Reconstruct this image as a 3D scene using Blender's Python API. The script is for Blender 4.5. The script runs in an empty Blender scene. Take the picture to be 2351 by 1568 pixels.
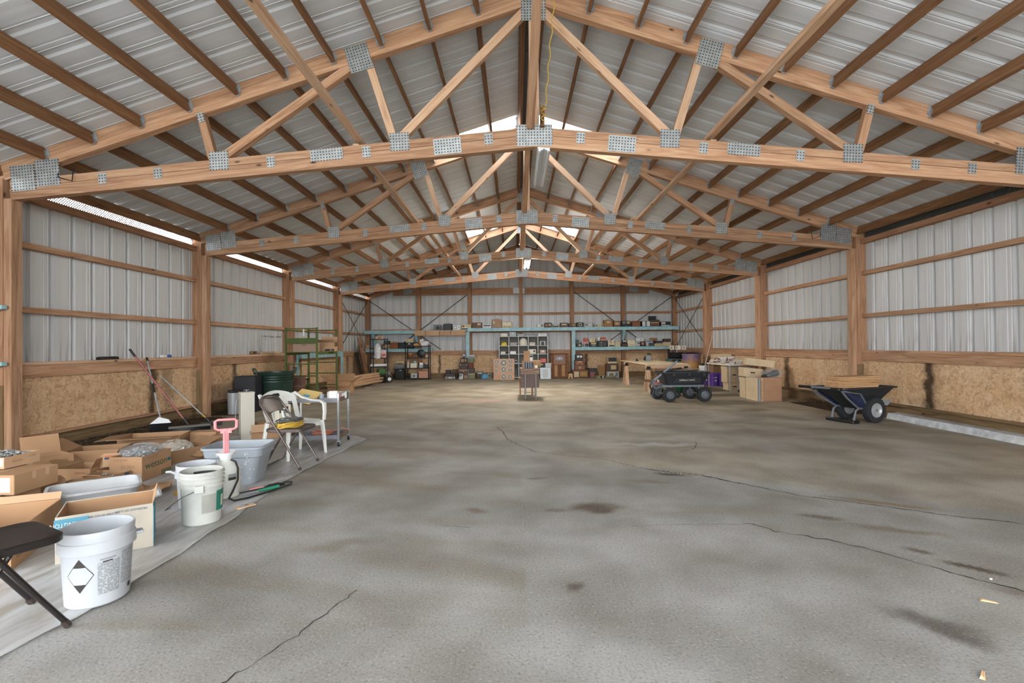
import bpy, math, random
from mathutils import Vector, Matrix
random.seed(7)
SC = bpy.context.scene
COL = SC.collection
PI = math.pi
# ------------------------------------------------------------ camera, light, exposure
cam_d = bpy.data.cameras.new('camera')
cam_d.sensor_fit = 'HORIZONTAL'; cam_d.sensor_width = 36.0
cam_d.lens = 1130.0 / 2351.0 * 36.0
cam_d.clip_start = 0.05; cam_d.clip_end = 300
cam = bpy.data.objects.new('camera', cam_d); COL.objects.link(cam)
def _cam_matrix(yaw, pitch, roll, loc):
    A = Matrix(((math.cos(yaw), math.sin(yaw), 0), (-math.sin(yaw), math.cos(yaw), 0), (0, 0, 1)))
    P = Matrix(((1, 0, 0), (0, math.cos(pitch), math.sin(pitch)), (0, -math.sin(pitch), math.cos(pitch))))
    Q = Matrix(((math.cos(roll), 0, math.sin(roll)), (0, 1, 0), (-math.sin(roll), 0, math.cos(roll))))
    R = Q @ P @ A
    m = Matrix((R[0], R[2], -R[1])).transposed().to_4x4()
    m.translation = loc
    return m
cam.matrix_world = _cam_matrix(0.006367, 0.008044, -0.009421, Vector((-0.2365, 0, 1.2511)))
SC.camera = cam
SC.view_settings.view_transform = 'Standard'
SC.view_settings.look = 'None'
SC.view_settings.exposure = 0.58
SC.view_settings.gamma = 1.0
SC.view_settings.use_curve_mapping = False
try:
    SC.cycles.use_denoising = True
    SC.cycles.max_bounces = 6; SC.cycles.diffuse_bounces = 3; SC.cycles.glossy_bounces = 2; SC.cycles.transmission_bounces = 4; SC.cycles.transparent_max_bounces = 6
    SC.cycles.use_adaptive_sampling = True; SC.cycles.adaptive_threshold = 0.1
    SC.cycles.sample_clamp_indirect = 6.0
    SC.cycles.caustics_reflective = False; SC.cycles.caustics_refractive = False
except Exception:
    pass
world = bpy.data.worlds.new('overcast'); SC.world = world
world.use_nodes = True
_bg = world.node_tree.nodes['Background']
_bg.inputs[0].default_value = (0.90, 0.95, 1.0, 1); _bg.inputs[1].default_value = 7.0
def portal(name, loc, rot, sx, sy):
    l = bpy.data.lights.new(name, 'AREA'); l.shape = 'RECTANGLE'; l.size = sx; l.size_y = sy
    try: l.cycles.is_portal = True
    except Exception: pass
    o = bpy.data.objects.new(name, l); COL.objects.link(o); o.location = loc; o.rotation_euler = rot
portal('doorway_daylight', (0, -4.95, 1.9), (PI/2, 0, 0), 12.0, 3.8)
portal('side_opening_daylight', (-6.15, .3, 1.55), (0, -PI/2, 0), 3.1, 3.4)

# ------------------------------------------------------------ helpers
def lin(c):
    return tuple(((x/255.0)/12.92 if x <= 10 else (((x/255.0)+0.055)/1.055)**2.4) for x in c) + (1.0,)
class MB:
    def __init__(s): s.v = []; s.f = []
    def add(s, vs, fs, M=None):
        o = len(s.v)
        s.v += [tuple(M @ Vector(p)) if M is not None else tuple(p) for p in vs]
        s.f += [tuple(i+o for i in f) for f in fs]
        return s
    def box(s, lo, hi, M=None):
        x0, y0, z0 = lo; x1, y1, z1 = hi
        return s.add([(x0,y0,z0),(x1,y0,z0),(x1,y1,z0),(x0,y1,z0),(x0,y0,z1),(x1,y0,z1),(x1,y1,z1),(x0,y1,z1)],
                     [(0,3,2,1),(4,5,6,7),(0,1,5,4),(1,2,6,5),(2,3,7,6),(3,0,4,7)], M)
    def cbox(s, c, d, M=None):
        return s.box([c[i]-d[i]/2 for i in range(3)], [c[i]+d[i]/2 for i in range(3)], M)
    def bbox(s, lo, hi, b, M=None):
        # box with chamfered vertical and top/bottom edges
        x0,y0,z0 = lo; x1,y1,z1 = hi
        def ring(z, k):
            return [(x0+k,y0+b,z),(x0+b,y0+k,z),(x1-b,y0+k,z),(x1-k,y0+b,z),(x1-k,y1-b,z),(x1-b,y1-k,z),(x0+b,y1-k,z),(x0+k,y1-b,z)]
        vs = ring(z0, b*.7) + ring(z0+b, 0) + ring(z1-b, 0) + ring(z1, b*.7)
        fs = [tuple(range(7,-1,-1)), tuple(range(24,32))]
        for r in range(3):
            for i in range(8):
                j = (i+1) % 8
                fs.append((r*8+i, r*8+j, r*8+8+j, r*8+8+i))
        return s.add(vs, fs, M)
    def beam(s, p, q, w, h, up=(0,0,1)):
        p = Vector(p); q = Vector(q); d = (q-p); L = d.length; d.normalize()
        u = Vector(up)
        if abs(d.dot(u)) > .98: u = Vector((0,1,0))
        r = d.cross(u).normalized(); u = r.cross(d)
        vs = []
        for e in (p, q):
            for a, b in ((-1,-1),(1,-1),(1,1),(-1,1)):
                vs.append(tuple(e + r*(a*w/2) + u*(b*h/2)))
        return s.add(vs, [(0,3,2,1)[::-1],(4,5,6,7)[::-1],(0,1,5,4)[::-1],(1,2,6,5)[::-1],(2,3,7,6)[::-1],(3,0,4,7)[::-1]])
    def tube(s, pts, r, n=8, closed=False, flat=1.0):
        pts = [Vector(p) for p in pts]; m = len(pts)
        rs = r if isinstance(r, (list, tuple)) else [r]*m
        o = len(s.v); up = Vector((0,0,1)); prev = None
        for i, p in enumerate(pts):
            a = pts[(i-1) % m] if (closed or i > 0) else p
            b = pts[(i+1) % m] if (closed or i < m-1) else p
            d = (b-a).normalized()
            if prev is None:
                u = up if abs(d.dot(up)) < .95 else Vector((1,0,0))
                x = d.cross(u).normalized()
            else:
                x = (prev - d*prev.dot(d))
                x = x.normalized() if x.length > 1e-6 else d.cross(up).normalized()
            prev = x; y = d.cross(x)
            for k in range(n):
                t = 2*PI*k/n
                s.v.append(tuple(p + x*(rs[i]*math.cos(t)) + y*(rs[i]*flat*math.sin(t))))
        last = m if closed else m-1
        for i in range(last):
            for k in range(n):
                j = (i+1) % m
                s.f.append((o+i*n+k, o+i*n+(k+1) % n, o+j*n+(k+1) % n, o+j*n+k))
        if not closed:
            s.f.append(tuple(o+k for k in range(n))[::-1]); s.f.append(tuple(o+(m-1)*n+k for k in range(n)))
        return s
    def lathe(s, prof, n=24, M=None, sx=1.0, sy=1.0, cap=True):
        vs = []; fs = []; m = len(prof)
        for (r, z) in prof:
            for k in range(n):
                t = 2*PI*k/n
                vs.append((r*sx*math.cos(t), r*sy*math.sin(t), z))
        for i in range(m-1):
            for k in range(n):
                fs.append((i*n+k, i*n+(k+1) % n, (i+1)*n+(k+1) % n, (i+1)*n+k))
        if cap:
            if prof[0][0] > 1e-6: fs.append(tuple(range(n))[::-1])
            if prof[-1][0] > 1e-6: fs.append(tuple((m-1)*n+k for k in range(n)))
        return s.add(vs, fs, M)
    def prism(s, poly, z0, z1, M=None):
        n = len(poly)
        vs = [(x,y,z0) for x,y in poly] + [(x,y,z1) for x,y in poly]
        fs = [tuple(range(n))[::-1], tuple(range(n,2*n))] + [(i,(i+1) % n, n+(i+1) % n, n+i) for i in range(n)]
        return s.add(vs, fs, M)
    def sphere(s, c, r, n=10, m=6, sc=(1,1,1)):
        prof = [(r*math.sin(PI*i/m)+1e-5, -r*math.cos(PI*i/m)) for i in range(m+1)]
        return s.lathe(prof, n, Matrix.Translation(c) @ Matrix.Diagonal((sc[0],sc[1],sc[2],1)), cap=False)
    def mesh(s, name, mat, smooth=False):
        me = bpy.data.meshes.new(name); me.from_pydata(s.v, [], s.f); me.update()
        if mat is not None: me.materials.append(mat)
        if smooth:
            me.polygons.foreach_set('use_smooth', [True]*len(me.polygons))
            try: me.set_sharp_from_angle(angle=math.radians(38))
            except Exception: pass
        return me
    def build(s, name, mat, parent=None, loc=(0,0,0), rot=(0,0,0), smooth=False):
        return ob(name, s.mesh(name, mat, smooth), parent, loc, rot)
def ob(name, me, parent=None, loc=(0,0,0), rot=(0,0,0)):
    o = bpy.data.objects.new(name, me); COL.objects.link(o)
    o.location = loc; o.rotation_euler = rot
    if parent is not None: o.parent = parent
    return o
def tag(o, label, cat, group=None):
    o['label'] = label; o['category'] = cat
    if group: o['group'] = group
    return o
def thing(name, label, cat, loc=(0,0,0), rz=0.0, group=None, rot=None):
    o = ob(name, None, None, loc, rot or (0,0,rz)); o.empty_display_size = .1
    return tag(o, label, cat, group)
def struct(o): o['kind'] = 'structure'; return o
def stuff(o): o['kind'] = 'stuff'; return o
_bc = {}
def bar(name, p, q, w, h, mat, parent=None, up=(0,0,1)):
    """a straight board: local X runs along its length, so that grain follows it"""
    p = Vector(p); q = Vector(q); d = q-p; L = d.length; d.normalize()
    key = (round(L,3), w, h, mat.name)
    if key not in _bc:
        _bc[key] = MB().cbox((0,0,0), (L,w,h)).mesh(name, mat)
    u = Vector(up)
    if abs(d.dot(u)) > .98: u = Vector((0,1,0))
    y = u.cross(d).normalized(); z = d.cross(y)
    o = ob(name, _bc[key], parent)
    M = Matrix((d, y, z)).transposed().to_4x4(); M.translation = (p+q)/2
    o.matrix_local = M
    return o
def RZ(a): return Matrix.Rotation(a, 4, 'Z')
def RX(a): return Matrix.Rotation(a, 4, 'X')
def RY(a): return Matrix.Rotation(a, 4, 'Y')
def TR(*p): return Matrix.Translation(p)

# ------------------------------------------------------------ materials
class NT:
    def __init__(s, name):
        s.m = bpy.data.materials.new(name); s.m.use_nodes = True
        s.t = s.m.node_tree; s.b = s.t.nodes['Principled BSDF']; s.out = s.t.nodes['Material Output']
    def n(s, kind, **kw):
        x = s.t.nodes.new(kind)
        for k, v in kw.items():
            if k.startswith('i_'):
                key = k[2:]; key = int(key) if key.isdigit() else key
                x.inputs[key].default_value = v
            else: setattr(x, k, v)
        return x
    def l(s, a, b): s.t.links.new(a, b)
    def coord(s, scale=(1,1,1), kind='Object', loc=(0,0,0), rot=(0,0,0)):
        c = s.n('ShaderNodeTexCoord'); m = s.n('ShaderNodeMapping')
        m.inputs['Scale'].default_value = scale; m.inputs['Location'].default_value = loc; m.inputs['Rotation'].default_value = rot
        s.l(c.outputs[kind], m.inputs['Vector']); return m.outputs[0]
    def noise(s, vec, scale, detail=3, dist=0.0, rough=.5):
        x = s.n('ShaderNodeTexNoise'); s.l(vec, x.inputs['Vector'])
        x.inputs['Scale'].default_value = scale; x.inputs['Detail'].default_value = detail
        x.inputs['Distortion'].default_value = dist; x.inputs['Roughness'].default_value = rough
        return x.outputs['Fac']
    def ramp(s, fac, stops):
        r = s.n('ShaderNodeValToRGB'); s.l(fac, r.inputs[0]); e = r.color_ramp.elements
        while len(e) < len(stops): e.new(.5)
        for i, (p, c) in enumerate(stops): e[i].position = p; e[i].color = c
        return r.outputs[0]
    def mix(s, fac, a, b, mode='MIX'):
        x = s.n('ShaderNodeMix'); x.data_type = 'RGBA'; x.blend_type = mode
        for sock, val in ((x.inputs[0], fac), (x.inputs[6], a), (x.inputs[7], b)):
            if hasattr(val, 'is_output') or hasattr(val, 'links'): s.l(val, sock)
            else: sock.default_value = val
        return x.outputs[2]
    def math(s, op, a, b=0.0):
        x = s.n('ShaderNodeMath'); x.operation = op
        for sock, val in ((x.inputs[0], a), (x.inputs[1], b)):
            if hasattr(val, 'links'): s.l(val, sock)
            else: sock.default_value = val
        return x.outputs[0]
    def rnd(s, lo, hi):
        i = s.n('ShaderNodeObjectInfo'); r = s.n('ShaderNodeMapRange')
        s.l(i.outputs['Random'], r.inputs[0]); r.inputs[3].default_value = lo; r.inputs[4].default_value = hi
        return r.outputs[0]
    def value(s, col, fac):
        h = s.n('ShaderNodeHueSaturation'); s.l(col, h.inputs['Color']); s.l(fac, h.inputs['Value']); return h.outputs[0]
    def bump(s, h, strength=.2, dist=.01):
        b = s.n('ShaderNodeBump'); s.l(h, b.inputs['Height']); b.inputs['Strength'].default_value = strength; b.inputs['Distance'].default_value = dist
        s.l(b.outputs[0], s.b.inputs['Normal'])
    def fin(s, col=None, rough=.6, metal=0.0, spec=.5):
        if col is not None:
            if hasattr(col, 'links'): s.l(col, s.b.inputs['Base Color'])
            else: s.b.inputs['Base Color'].default_value = col
        if hasattr(rough, 'links'): s.l(rough, s.b.inputs['Roughness'])
        else: s.b.inputs['Roughness'].default_value = rough
        s.b.inputs['Metallic'].default_value = metal
        s.b.inputs['Specular IOR Level'].default_value = spec
        return s.m
def woodmat(name, c_dark, c_mid, c_light, var=(.85,1.12), rough=.75):
    t = NT(name)
    i = t.n('ShaderNodeObjectInfo'); c = t.n('ShaderNodeTexCoord')
    off = t.n('ShaderNodeVectorMath', operation='MULTIPLY_ADD'); t.l(i.outputs['Random'], off.inputs[0])
    off.inputs[1].default_value = (37, 19, 53); t.l(c.outputs['Object'], off.inputs[2])
    m = t.n('ShaderNodeMapping'); m.inputs['Scale'].default_value = (.55, 9, 9); t.l(off.outputs[0], m.inputs['Vector'])
    g = t.noise(m.outputs[0], 2.2, 3, 1.4, .6)
    col = t.ramp(g, [(.28, lin(c_dark)), (.5, lin(c_mid)), (.72, lin(c_light))])
    m2 = t.n('ShaderNodeMapping'); m2.inputs['Scale'].default_value = (2.6, 7, 7); t.l(off.outputs[0], m2.inputs['Vector'])
    v = t.n('ShaderNodeTexVoronoi'); t.l(m2.outputs[0], v.inputs['Vector']); v.inputs['Scale'].default_value = .8
    k = t.ramp(v.outputs['Distance'], [(.03, (1,1,1,1)), (.1, (0,0,0,1))])
    col = t.mix(k, col, lin([x*.45 for x in c_dark]))
    col = t.value(col, t.rnd(*var))
    return t.fin(col, rough, 0, .3)
def plain(name, c, rough=.5, metal=0.0, var=None, mottle=.0, spec=.5, mscale=6.0):
    t = NT(name); col = lin(c)
    if mottle > 0:
        f = t.noise(t.coord(), mscale, 4)
        col = t.ramp(f, [(.3, lin([x*(1-mottle) for x in c])), (.7, lin([min(255, x*(1+mottle*.6)) for x in c]))])
    if var:
        if not hasattr(col, 'links'):
            r = t.n('ShaderNodeRGB'); r.outputs[0].default_value = col; col = r.outputs[0]
        col = t.value(col, t.rnd(*var))
    return t.fin(col, rough, metal, spec)
W_BEAM = woodmat('wood_beam', (152,112,84), (186,144,112), (206,168,136))
W_LIGHT = woodmat('wood_light', (182,142,112), (210,172,140), (224,192,162), (.92,1.08))
W_PURLIN = woodmat('wood_purlin', (112,78,52), (142,102,70), (162,122,86), (.85,1.15))
W_POST = woodmat('wood_post', (138,98,72), (168,126,96), (188,148,116))
W_TREAT = woodmat('wood_treated', (98,78,54), (126,102,72), (146,122,88), (.9,1.1))
W_SAWN = woodmat('wood_sawn', (190,150,108), (216,180,138), (232,204,166), (.9,1.08))
GALV = plain('galvanised_steel', (164,172,178), .45, .15, (.85,1.1), .12, mscale=20)
BLACKM = plain('black_steel', (20,20,22), .45, .2)
def gusset():
    t = NT('gusset_plate')
    c = t.coord((1/.0325, 1, 1/.0325), loc=(.5,0,.5))
    f = t.n('ShaderNodeVectorMath', operation='FRACTION'); t.l(c, f.inputs[0])
    s_ = t.n('ShaderNodeVectorMath', operation='SUBTRACT'); t.l(f.outputs[0], s_.inputs[0]); s_.inputs[1].default_value = (.5,.5,.5)
    m = t.n('ShaderNodeVectorMath', operation='MULTIPLY'); t.l(s_.outputs[0], m.inputs[0]); m.inputs[1].default_value = (1,0,1)
    L = t.n('ShaderNodeVectorMath', operation='LENGTH'); t.l(m.outputs[0], L.inputs[0])
    d = t.math('LESS_THAN', L.outputs['Value'], .24)
    n = t.noise(t.coord(), 14, 3)
    base = t.ramp(n, [(.3, lin((156,160,160))), (.7, lin((192,194,192)))])
    base = t.value(base, t.rnd(.85,1.08))
    return t.fin(t.mix(d, base, lin((72,74,76))), .45, .35)
GUSSET = gusset()
def sheetmat(name, c, dirt):
    t = NT(name)
    f = t.noise(t.coord((9, 9, .5)), 2.0, 4)
    col = t.ramp(f, [(.25, lin([x*.95 for x in c])), (.65, lin(c))])
    if dirt:
        z = t.n('ShaderNodeSeparateXYZ'); t.l(t.coord(), z.inputs[0])
        lo = t.n('ShaderNodeMapRange'); t.l(z.outputs[2], lo.inputs[0]); lo.inputs[1].default_value = .5; lo.inputs[2].default_value = 0.0
        st = t.noise(t.coord((16, 16, .9)), 1.6, 3)
        st2 = t.ramp(st, [(.52, (0,0,0,1)), (.7, (1,1,1,1))])
        fac = t.math('MULTIPLY', lo.outputs[0], st2)
        col = t.mix(t.math('MULTIPLY', fac, .75), col, lin((120,112,98)))
    col = t.value(col, t.rnd(.95, 1.04))
    return t.fin(col, .42, 0.0, .5)
SHEET_W = sheetmat('wall_sheet', (211,211,210), True)
SHEET_R = sheetmat('roof_sheet', (234,240,246), False)
def osbmat(name, stains, ax):
    t = NT(name)
    c = t.n('ShaderNodeTexCoord').outputs['Object']
    mp = t.n('ShaderNodeMapping'); mp.inputs['Scale'].default_value = (1,1,1); t.l(c, mp.inputs['Vector'])
    v = t.n('ShaderNodeTexVoronoi'); v.inputs['Scale'].default_value = 22
    dn = t.n('ShaderNodeTexNoise'); dn.inputs['Scale'].default_value = 9; t.l(mp.outputs[0], dn.inputs['Vector'])
    ad = t.n('ShaderNodeVectorMath', operation='MULTIPLY_ADD'); t.l(dn.outputs['Color'], ad.inputs[0]); ad.inputs[1].default_value = (.22,.22,.22); t.l(mp.outputs[0], ad.inputs[2])
    t.l(ad.outputs[0], v.inputs['Vector'])
    sp = t.n('ShaderNodeSeparateColor'); t.l(v.outputs['Color'], sp.inputs[0])
    col = t.ramp(sp.outputs[0], [(.0, lin((196,162,128))), (.35, lin((221,186,147))), (.7, lin((231,200,163))), (1.0, lin((210,176,140)))])
    f = t.noise(mp.outputs[0], 26, 4, 2.0)
    col = t.mix(t.ramp(f, [(.33, (.55,.55,.55,1)), (.45, (0,0,0,1))]), col, lin((160,116,76)))
    big = t.noise(mp.outputs[0], 1.3, 3)
    col = t.mix(t.ramp(big, [(.35, (.4,.4,.4,1)), (.6, (0,0,0,1))]), col, lin((222,196,164)), 'MULTIPLY')
    geo = t.n('ShaderNodeNewGeometry'); s3 = t.n('ShaderNodeSeparateXYZ'); t.l(geo.outputs['Position'], s3.inputs[0])
    wob = t.noise(geo.outputs['Position'], 4.5, 5, .3, .65)
    for (pos, wd, strength) in stains:
        d = t.math('SUBTRACT', s3.outputs[ax], pos)
        d = t.math('ADD', d, t.math('MULTIPLY', t.math('SUBTRACT', wob, .5), wd*2.6))
        d = t.math('DIVIDE', t.math('ABSOLUTE', d), wd)
        m = t.ramp(d, [(.25, (1,1,1,1)), (1.0, (0,0,0,1))])
        col = t.mix(t.math('MULTIPLY', m, strength), col, lin((52,38,24)))
    return t.fin(col, .8, 0, .2)
# ------------------------------------------------------------ building dimensions
Y1, BAY = 5.4887, 3.4615
YT = [Y1 + BAY*k for k in range(4)]          # the four trusses in view
YB = Y1 + BAY*4                              # back wall
YF = Y1 - 3*BAY                              # front end, behind the viewer
def roof_z(x): return 5.265 - .322*abs(x)
SL = math.atan(.322)

# ------------------------------------------------------------ floor
def floor_material():
    t = NT('concrete_floor')
    p = t.n('ShaderNodeNewGeometry').outputs['Position']
    at = t.n('ShaderNodeVertexColor'); at.layer_name = 'dirt'
    fine = t.noise(p, 75, 2, 0, .7)
    col = t.mix(t.ramp(fine, [(.30, (.55,.55,.55,1)), (.46, (0,0,0,1)), (.6, (0,0,0,1))]), at.outputs[0], (.10,.09,.08,1))
    col = t.mix(t.ramp(fine, [(.60, (0,0,0,1)), (.74, (.5,.5,.5,1))]), col, lin((206,202,194)))
    t.bump(fine, .4, .004)
    return t.fin(col, .74, 0, .3)
DK = (72,58,44)
STAINS = [(.065,2.56,.07,.06,0,.75,(84,70,62)), (.36,3.80,.26,.16,.1,.7,DK), (-.54,3.74,.13,.07,-.4,.6,(98,80,64)), (.05,3.74,.12,.07,0,.4,DK),
          (2.16,2.97,.12,.05,-.6,.75,DK), (2.28,2.74,.20,.045,-.75,.85,(60,46,32)), (1.62,2.16,.26,.12,-.9,.65,(74,64,58)), (-.05,4.64,.16,.06,0,.4,DK),
          (1.5,6.15,.95,.16,-.12,.75,(196,196,194)), (1.0,6.0,.5,.1,0,.4,(190,190,188)), (1.65,6.5,.35,.15,.2,.5,(186,186,182)), (-.95,11.2,.75,.5,.2,.55,(206,160,150)), (1.25,4.72,.22,.08,-.4,.7,(52,48,44)),
          (2.35,2.4,.3,.1,-.6,.5,DK), (1.95,3.55,.22,.05,-.4,.55,DK), (2.3,3.3,.4,.08,-.4,.45,(92,76,56)), (4.4,7.1,.8,.12,-.3,.5,(112,88,58)), (4.2,9.2,.5,.14,.2,.5,(86,74,60)),
          (1.0,4.5,.3,.1,-.2,.4,(104,86,66)), (2.6,3.85,.5,.06,-.55,.6,(120,92,58)), (-1.35,3.1,.35,.12,.3,.35,(110,96,78))]
from mathutils import noise as mnoise
def fb(x, y, f, o=3, sd=0.0):
    v = 0; a = .5
    for i in range(o): v += a*mnoise.noise((x*f+sd, y*f+sd*1.7, sd)); f *= 2.1; a *= .52
    return v
def sstep(a, b, x):
    t = max(0.0, min(1.0, (x-a)/(b-a))); return t*t*(3-2*t)
def lerp3(a, b, t): return [a[i]+(b[i]-a[i])*t for i in range(3)]
def floor_colour(x, y):
    med = fb(x, y, 1.6, 4, 3.1); big = fb(x, y, .42, 3, 9.3)
    m = max(0, min(1, .5+med*1.6))
    grey = lerp3((134,129,122), (164,161,156), m); tan = lerp3((150,137,115), (186,173,150), m)
    f = .03+.92*sstep(3.0, 11.0, y)
    sd = .62*x + y - 5.55 + .15*med
    f = max(f, .55*sstep(-.05, .3, sd)*sstep(.1, 1.0, x))
    f = max(0, min(1, f + big*.6))
    c = lerp3(grey, tan, f)
    st = fb(x*.3, y*1.3, 1.5, 4, 17.7)
    c = lerp3(c, (122,110,94), .26*sstep(.12, .4, st))
    c = lerp3(c, (190,187,182), .35*sstep(.12, .4, fb(x, y, .8, 3, 29.0)))
    if x < -.2 and 2.2 < y < 7:   # browner streaks in front of the plastic sheet
        c = lerp3(c, (124,110,90), .35*sstep(-.05, .3, fb(x*.5, y*1.5+x*.4, 1.3, 3, 5.0)))
    wx = fb(x, y, 5, 3, 41); wy = fb(x, y, 5, 3, 57)
    for (sx, sy, rx, ry, a, s_, k) in STAINS:
        if abs(x-sx) > 1.6*max(rx,ry) or abs(y-sy) > 1.6*max(rx,ry): continue
        w = min(rx, ry)*1.2
        u = x-sx+wx*w; v = y-sy+wy*w
        d = math.hypot((u*math.cos(a)+v*math.sin(a))/rx, (-u*math.sin(a)+v*math.cos(a))/ry)
        c = lerp3(c, k, s_*(1-sstep(.2, 1.0, d)))
    return lin(c)
def spaced(*segs):
    out = []
    for a, b, st in segs:
        n = max(1, round((b-a)/st)); out += [a+(b-a)*i/n for i in range(n)]
    return out + [segs[-1][1]]
gx = spaced((-6.2,-2.6,.12), (-2.6,3.6,.03), (3.6,6.2,.06))
gy = spaced((YF-.3,1.2,.8), (1.2,5.2,.028), (5.2,9,.045), (9,YB+.3,.1))
fm = MB(); nx = len(gx)
fm.v = [(x,y,0) for y in gy for x in gx]
fm.f = [(j*nx+i, j*nx+i+1, (j+1)*nx+i+1, (j+1)*nx+i) for j in range(len(gy)-1) for i in range(nx-1)]
floor = struct(fm.build('floor', floor_material()))
_ca = floor.data.color_attributes.new('dirt', 'FLOAT_COLOR', 'POINT')
_buf = []
for (x, y, z) in fm.v: _buf += floor_colour(x, y)
_ca.data.foreach_set('color', _buf)
DARK_GROUND = plain('outdoor_dark_ground', (88,92,70), .95, 0, None, .3, mscale=2, spec=.1); BOUNCE_GROUND = plain('outdoor_bounce_ground', (200,197,190), .95, 0, None, .1, mscale=3, spec=.1)
struct(MB().add([(6.2,-45,-.06),(45,-45,-.06),(45,60,-.06),(6.2,60,-.06)], [(0,1,2,3)]).build('floor_outside', DARK_GROUND))  # unseen dark ground, added to keep the right eave dim
struct(MB().add([(-45,-45,-.06),(6.2,-45,-.06),(6.2,60,-.06),(-45,60,-.06)], [(0,1,2,3)]).build('floor_outside', BOUNCE_GROUND))  # unseen pale ground, added to bounce daylight up to the roof
CRACK = plain('crack_gap', (34,31,28), .9, 0, mottle=.3, spec=.1)
RUBBLE = plain('crack_rubble', (120,112,102), .9, 0, mottle=.4, mscale=60, spec=.1)
def crack(pts, w, jag=.012):
    m = MB(); P = []
    for (a, b) in zip(pts[:-1], pts[1:]):
        n = max(2, int(math.dist(a, b)/.035))
        for i in range(n):
            t = i/n; P.append((a[0]+(b[0]-a[0])*t+random.uniform(-jag,jag), a[1]+(b[1]-a[1])*t+random.uniform(-jag,jag)))
    P.append(pts[-1])
    L = []; Rr = []
    for i, p in enumerate(P):
        q0 = P[max(0,i-1)]; q1 = P[min(len(P)-1,i+1)]
        dx, dy = q1[0]-q0[0], q1[1]-q0[1]; l = math.hypot(dx,dy) or 1
        ww = w*random.uniform(.25,1.0)/2
        L.append((p[0]-dy/l*ww, p[1]+dx/l*ww, .0022)); Rr.append((p[0]+dy/l*ww, p[1]-dx/l*ww, .0022))
    n = len(P); m.add(L+Rr, [(n+i, n+i+1, i+1, i) for i in range(n-1)])
    return m.build('crack', CRACK, floor)
crack([(-.54,7.6),(-.43,7.2),(-.35,6.53),(-.008,5.77),(.734,5.373),(1.014,4.985)], .010)
crack([(1.014,4.985),(1.265,4.807),(1.487,4.72),(1.762,4.416)], .024)
crack([(1.762,4.416),(2.115,4.027),(2.495,3.821),(2.807,3.599),(3.224,3.391),(3.9,3.1)], .012)
crack([(.554,3.41),(1.007,3.418),(1.401,3.426)], .005)
crack([(1.401,3.426),(1.479,3.289),(1.729,3.139),(1.897,2.99),(2.021,2.821),(2.124,2.66),(2.294,2.485),(2.6,2.25)], .010)
crack([(-1.40,1.75),(-1.319,1.886),(-1.198,2.139),(-1.126,2.349),(-1.061,2.536)], .006)
crack([(1.658,5.734),(1.86,5.85),(1.993,6.095),(2.05,6.3)], .012)
crack([(-.806,3.453),(-.556,3.39)], .005)
rub = MB()
for i in range(90):
    a = random.gauss(0,.10); x = 1.33+a+random.gauss(0,.02); y = 4.77-a*.45+random.gauss(0,.02); r = random.uniform(.003,.011)
    rub.sphere((x,y,r*.5), r, 5, 3, (1,random.uniform(.6,1.2),.7))
stuff(rub.build('rubble', RUBBLE, floor))
# raised white concrete curb beside the right wall
CURB = plain('painted_concrete', (206,206,206), .8, 0, mottle=.16, mscale=9, spec=.2)
m = MB(); n = 60; a0, a1 = YF, 8.1
for i in range(n+1):
    y = a0+(a1-a0)*i/n; j = random.uniform(-.008,.008)
    m.v += [(5.82+j,y,-.01),(5.85+j*.6,y,.094+j*.4),(6.02,y,.10),(6.02,y,-.01)]
for i in range(n):
    b = i*4
    m.f += [(b,b+1,b+5,b+4),(b+1,b+2,b+6,b+5),(b+2,b+3,b+7,b+6)]
m.f += [(0,3,2,1),(n*4,n*4+1,n*4+2,n*4+3)]
struct(m.build('trim_1', CURB))
# ------------------------------------------------------------ walls
def sheet_profile(width, dep=.036, wid=.034):
    P = [(0,0)]; k = 0
    while True:
        c = .1525 + .305*k
        if c > width-.03: break
        for d in (-.11,-.055): 
            x = c+d
            if k > 0 or d > -.09: P += [(x-.012,0),(x-.006,.005),(x+.006,.005),(x+.012,0)]
        P += [(c-wid,0),(c-.022,dep),(c+.022,dep),(c+wid,0)]
        for d in (.06,.11):
            pass
        k += 1
    P.append((width,0)); P = sorted(P, key=lambda q: q[0]); return P
def sheet_mesh(width, length_fn, mat, name, **kw):
    """corrugated sheet: local X across, Z along the ribs, ribs bulge to +Y (outward)"""
    P = sheet_profile(width, **kw); n = len(P); m = MB()
    for x, d in P:
        lo, hi = length_fn(x); m.v += [(x,d,lo),(x,d,hi)]
    m.f = [(2*i, 2*i+2, 2*i+3, 2*i+1) for i in range(n-1)]
    return m.mesh(name, mat)
SW = .915
side_sheet = sheet_mesh(SW, lambda x: (-.98,2.12), SHEET_W, 'wall_panel')
OSB_L = osbmat('osb_left', [(7.80,.13,.85),(10.1,.13,.8),(8.15,.2,.4),(13.2,.12,.8),(16.9,.2,.6)], 1)
OSB_R = osbmat('osb_right', [(7.49,.12,.9),(7.44,.25,.25),(11.38,.16,.75),(14.6,.1,.6)], 1)
OSB_B = osbmat('osb_back', [(-3.22,.075,.8),(2.55,.11,.8),(5.05,.12,.85),(-5.3,.2,.5)], 0)
MESHW = plain('vent_wire', (96,88,80), .5, .4)
ROD = plain('brace_cable', (58,56,55), .5, .5)
BLUE = plain('blue_paint', (160,200,207), .6, 0, (.94,1.05), .10, mscale=5)
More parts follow.
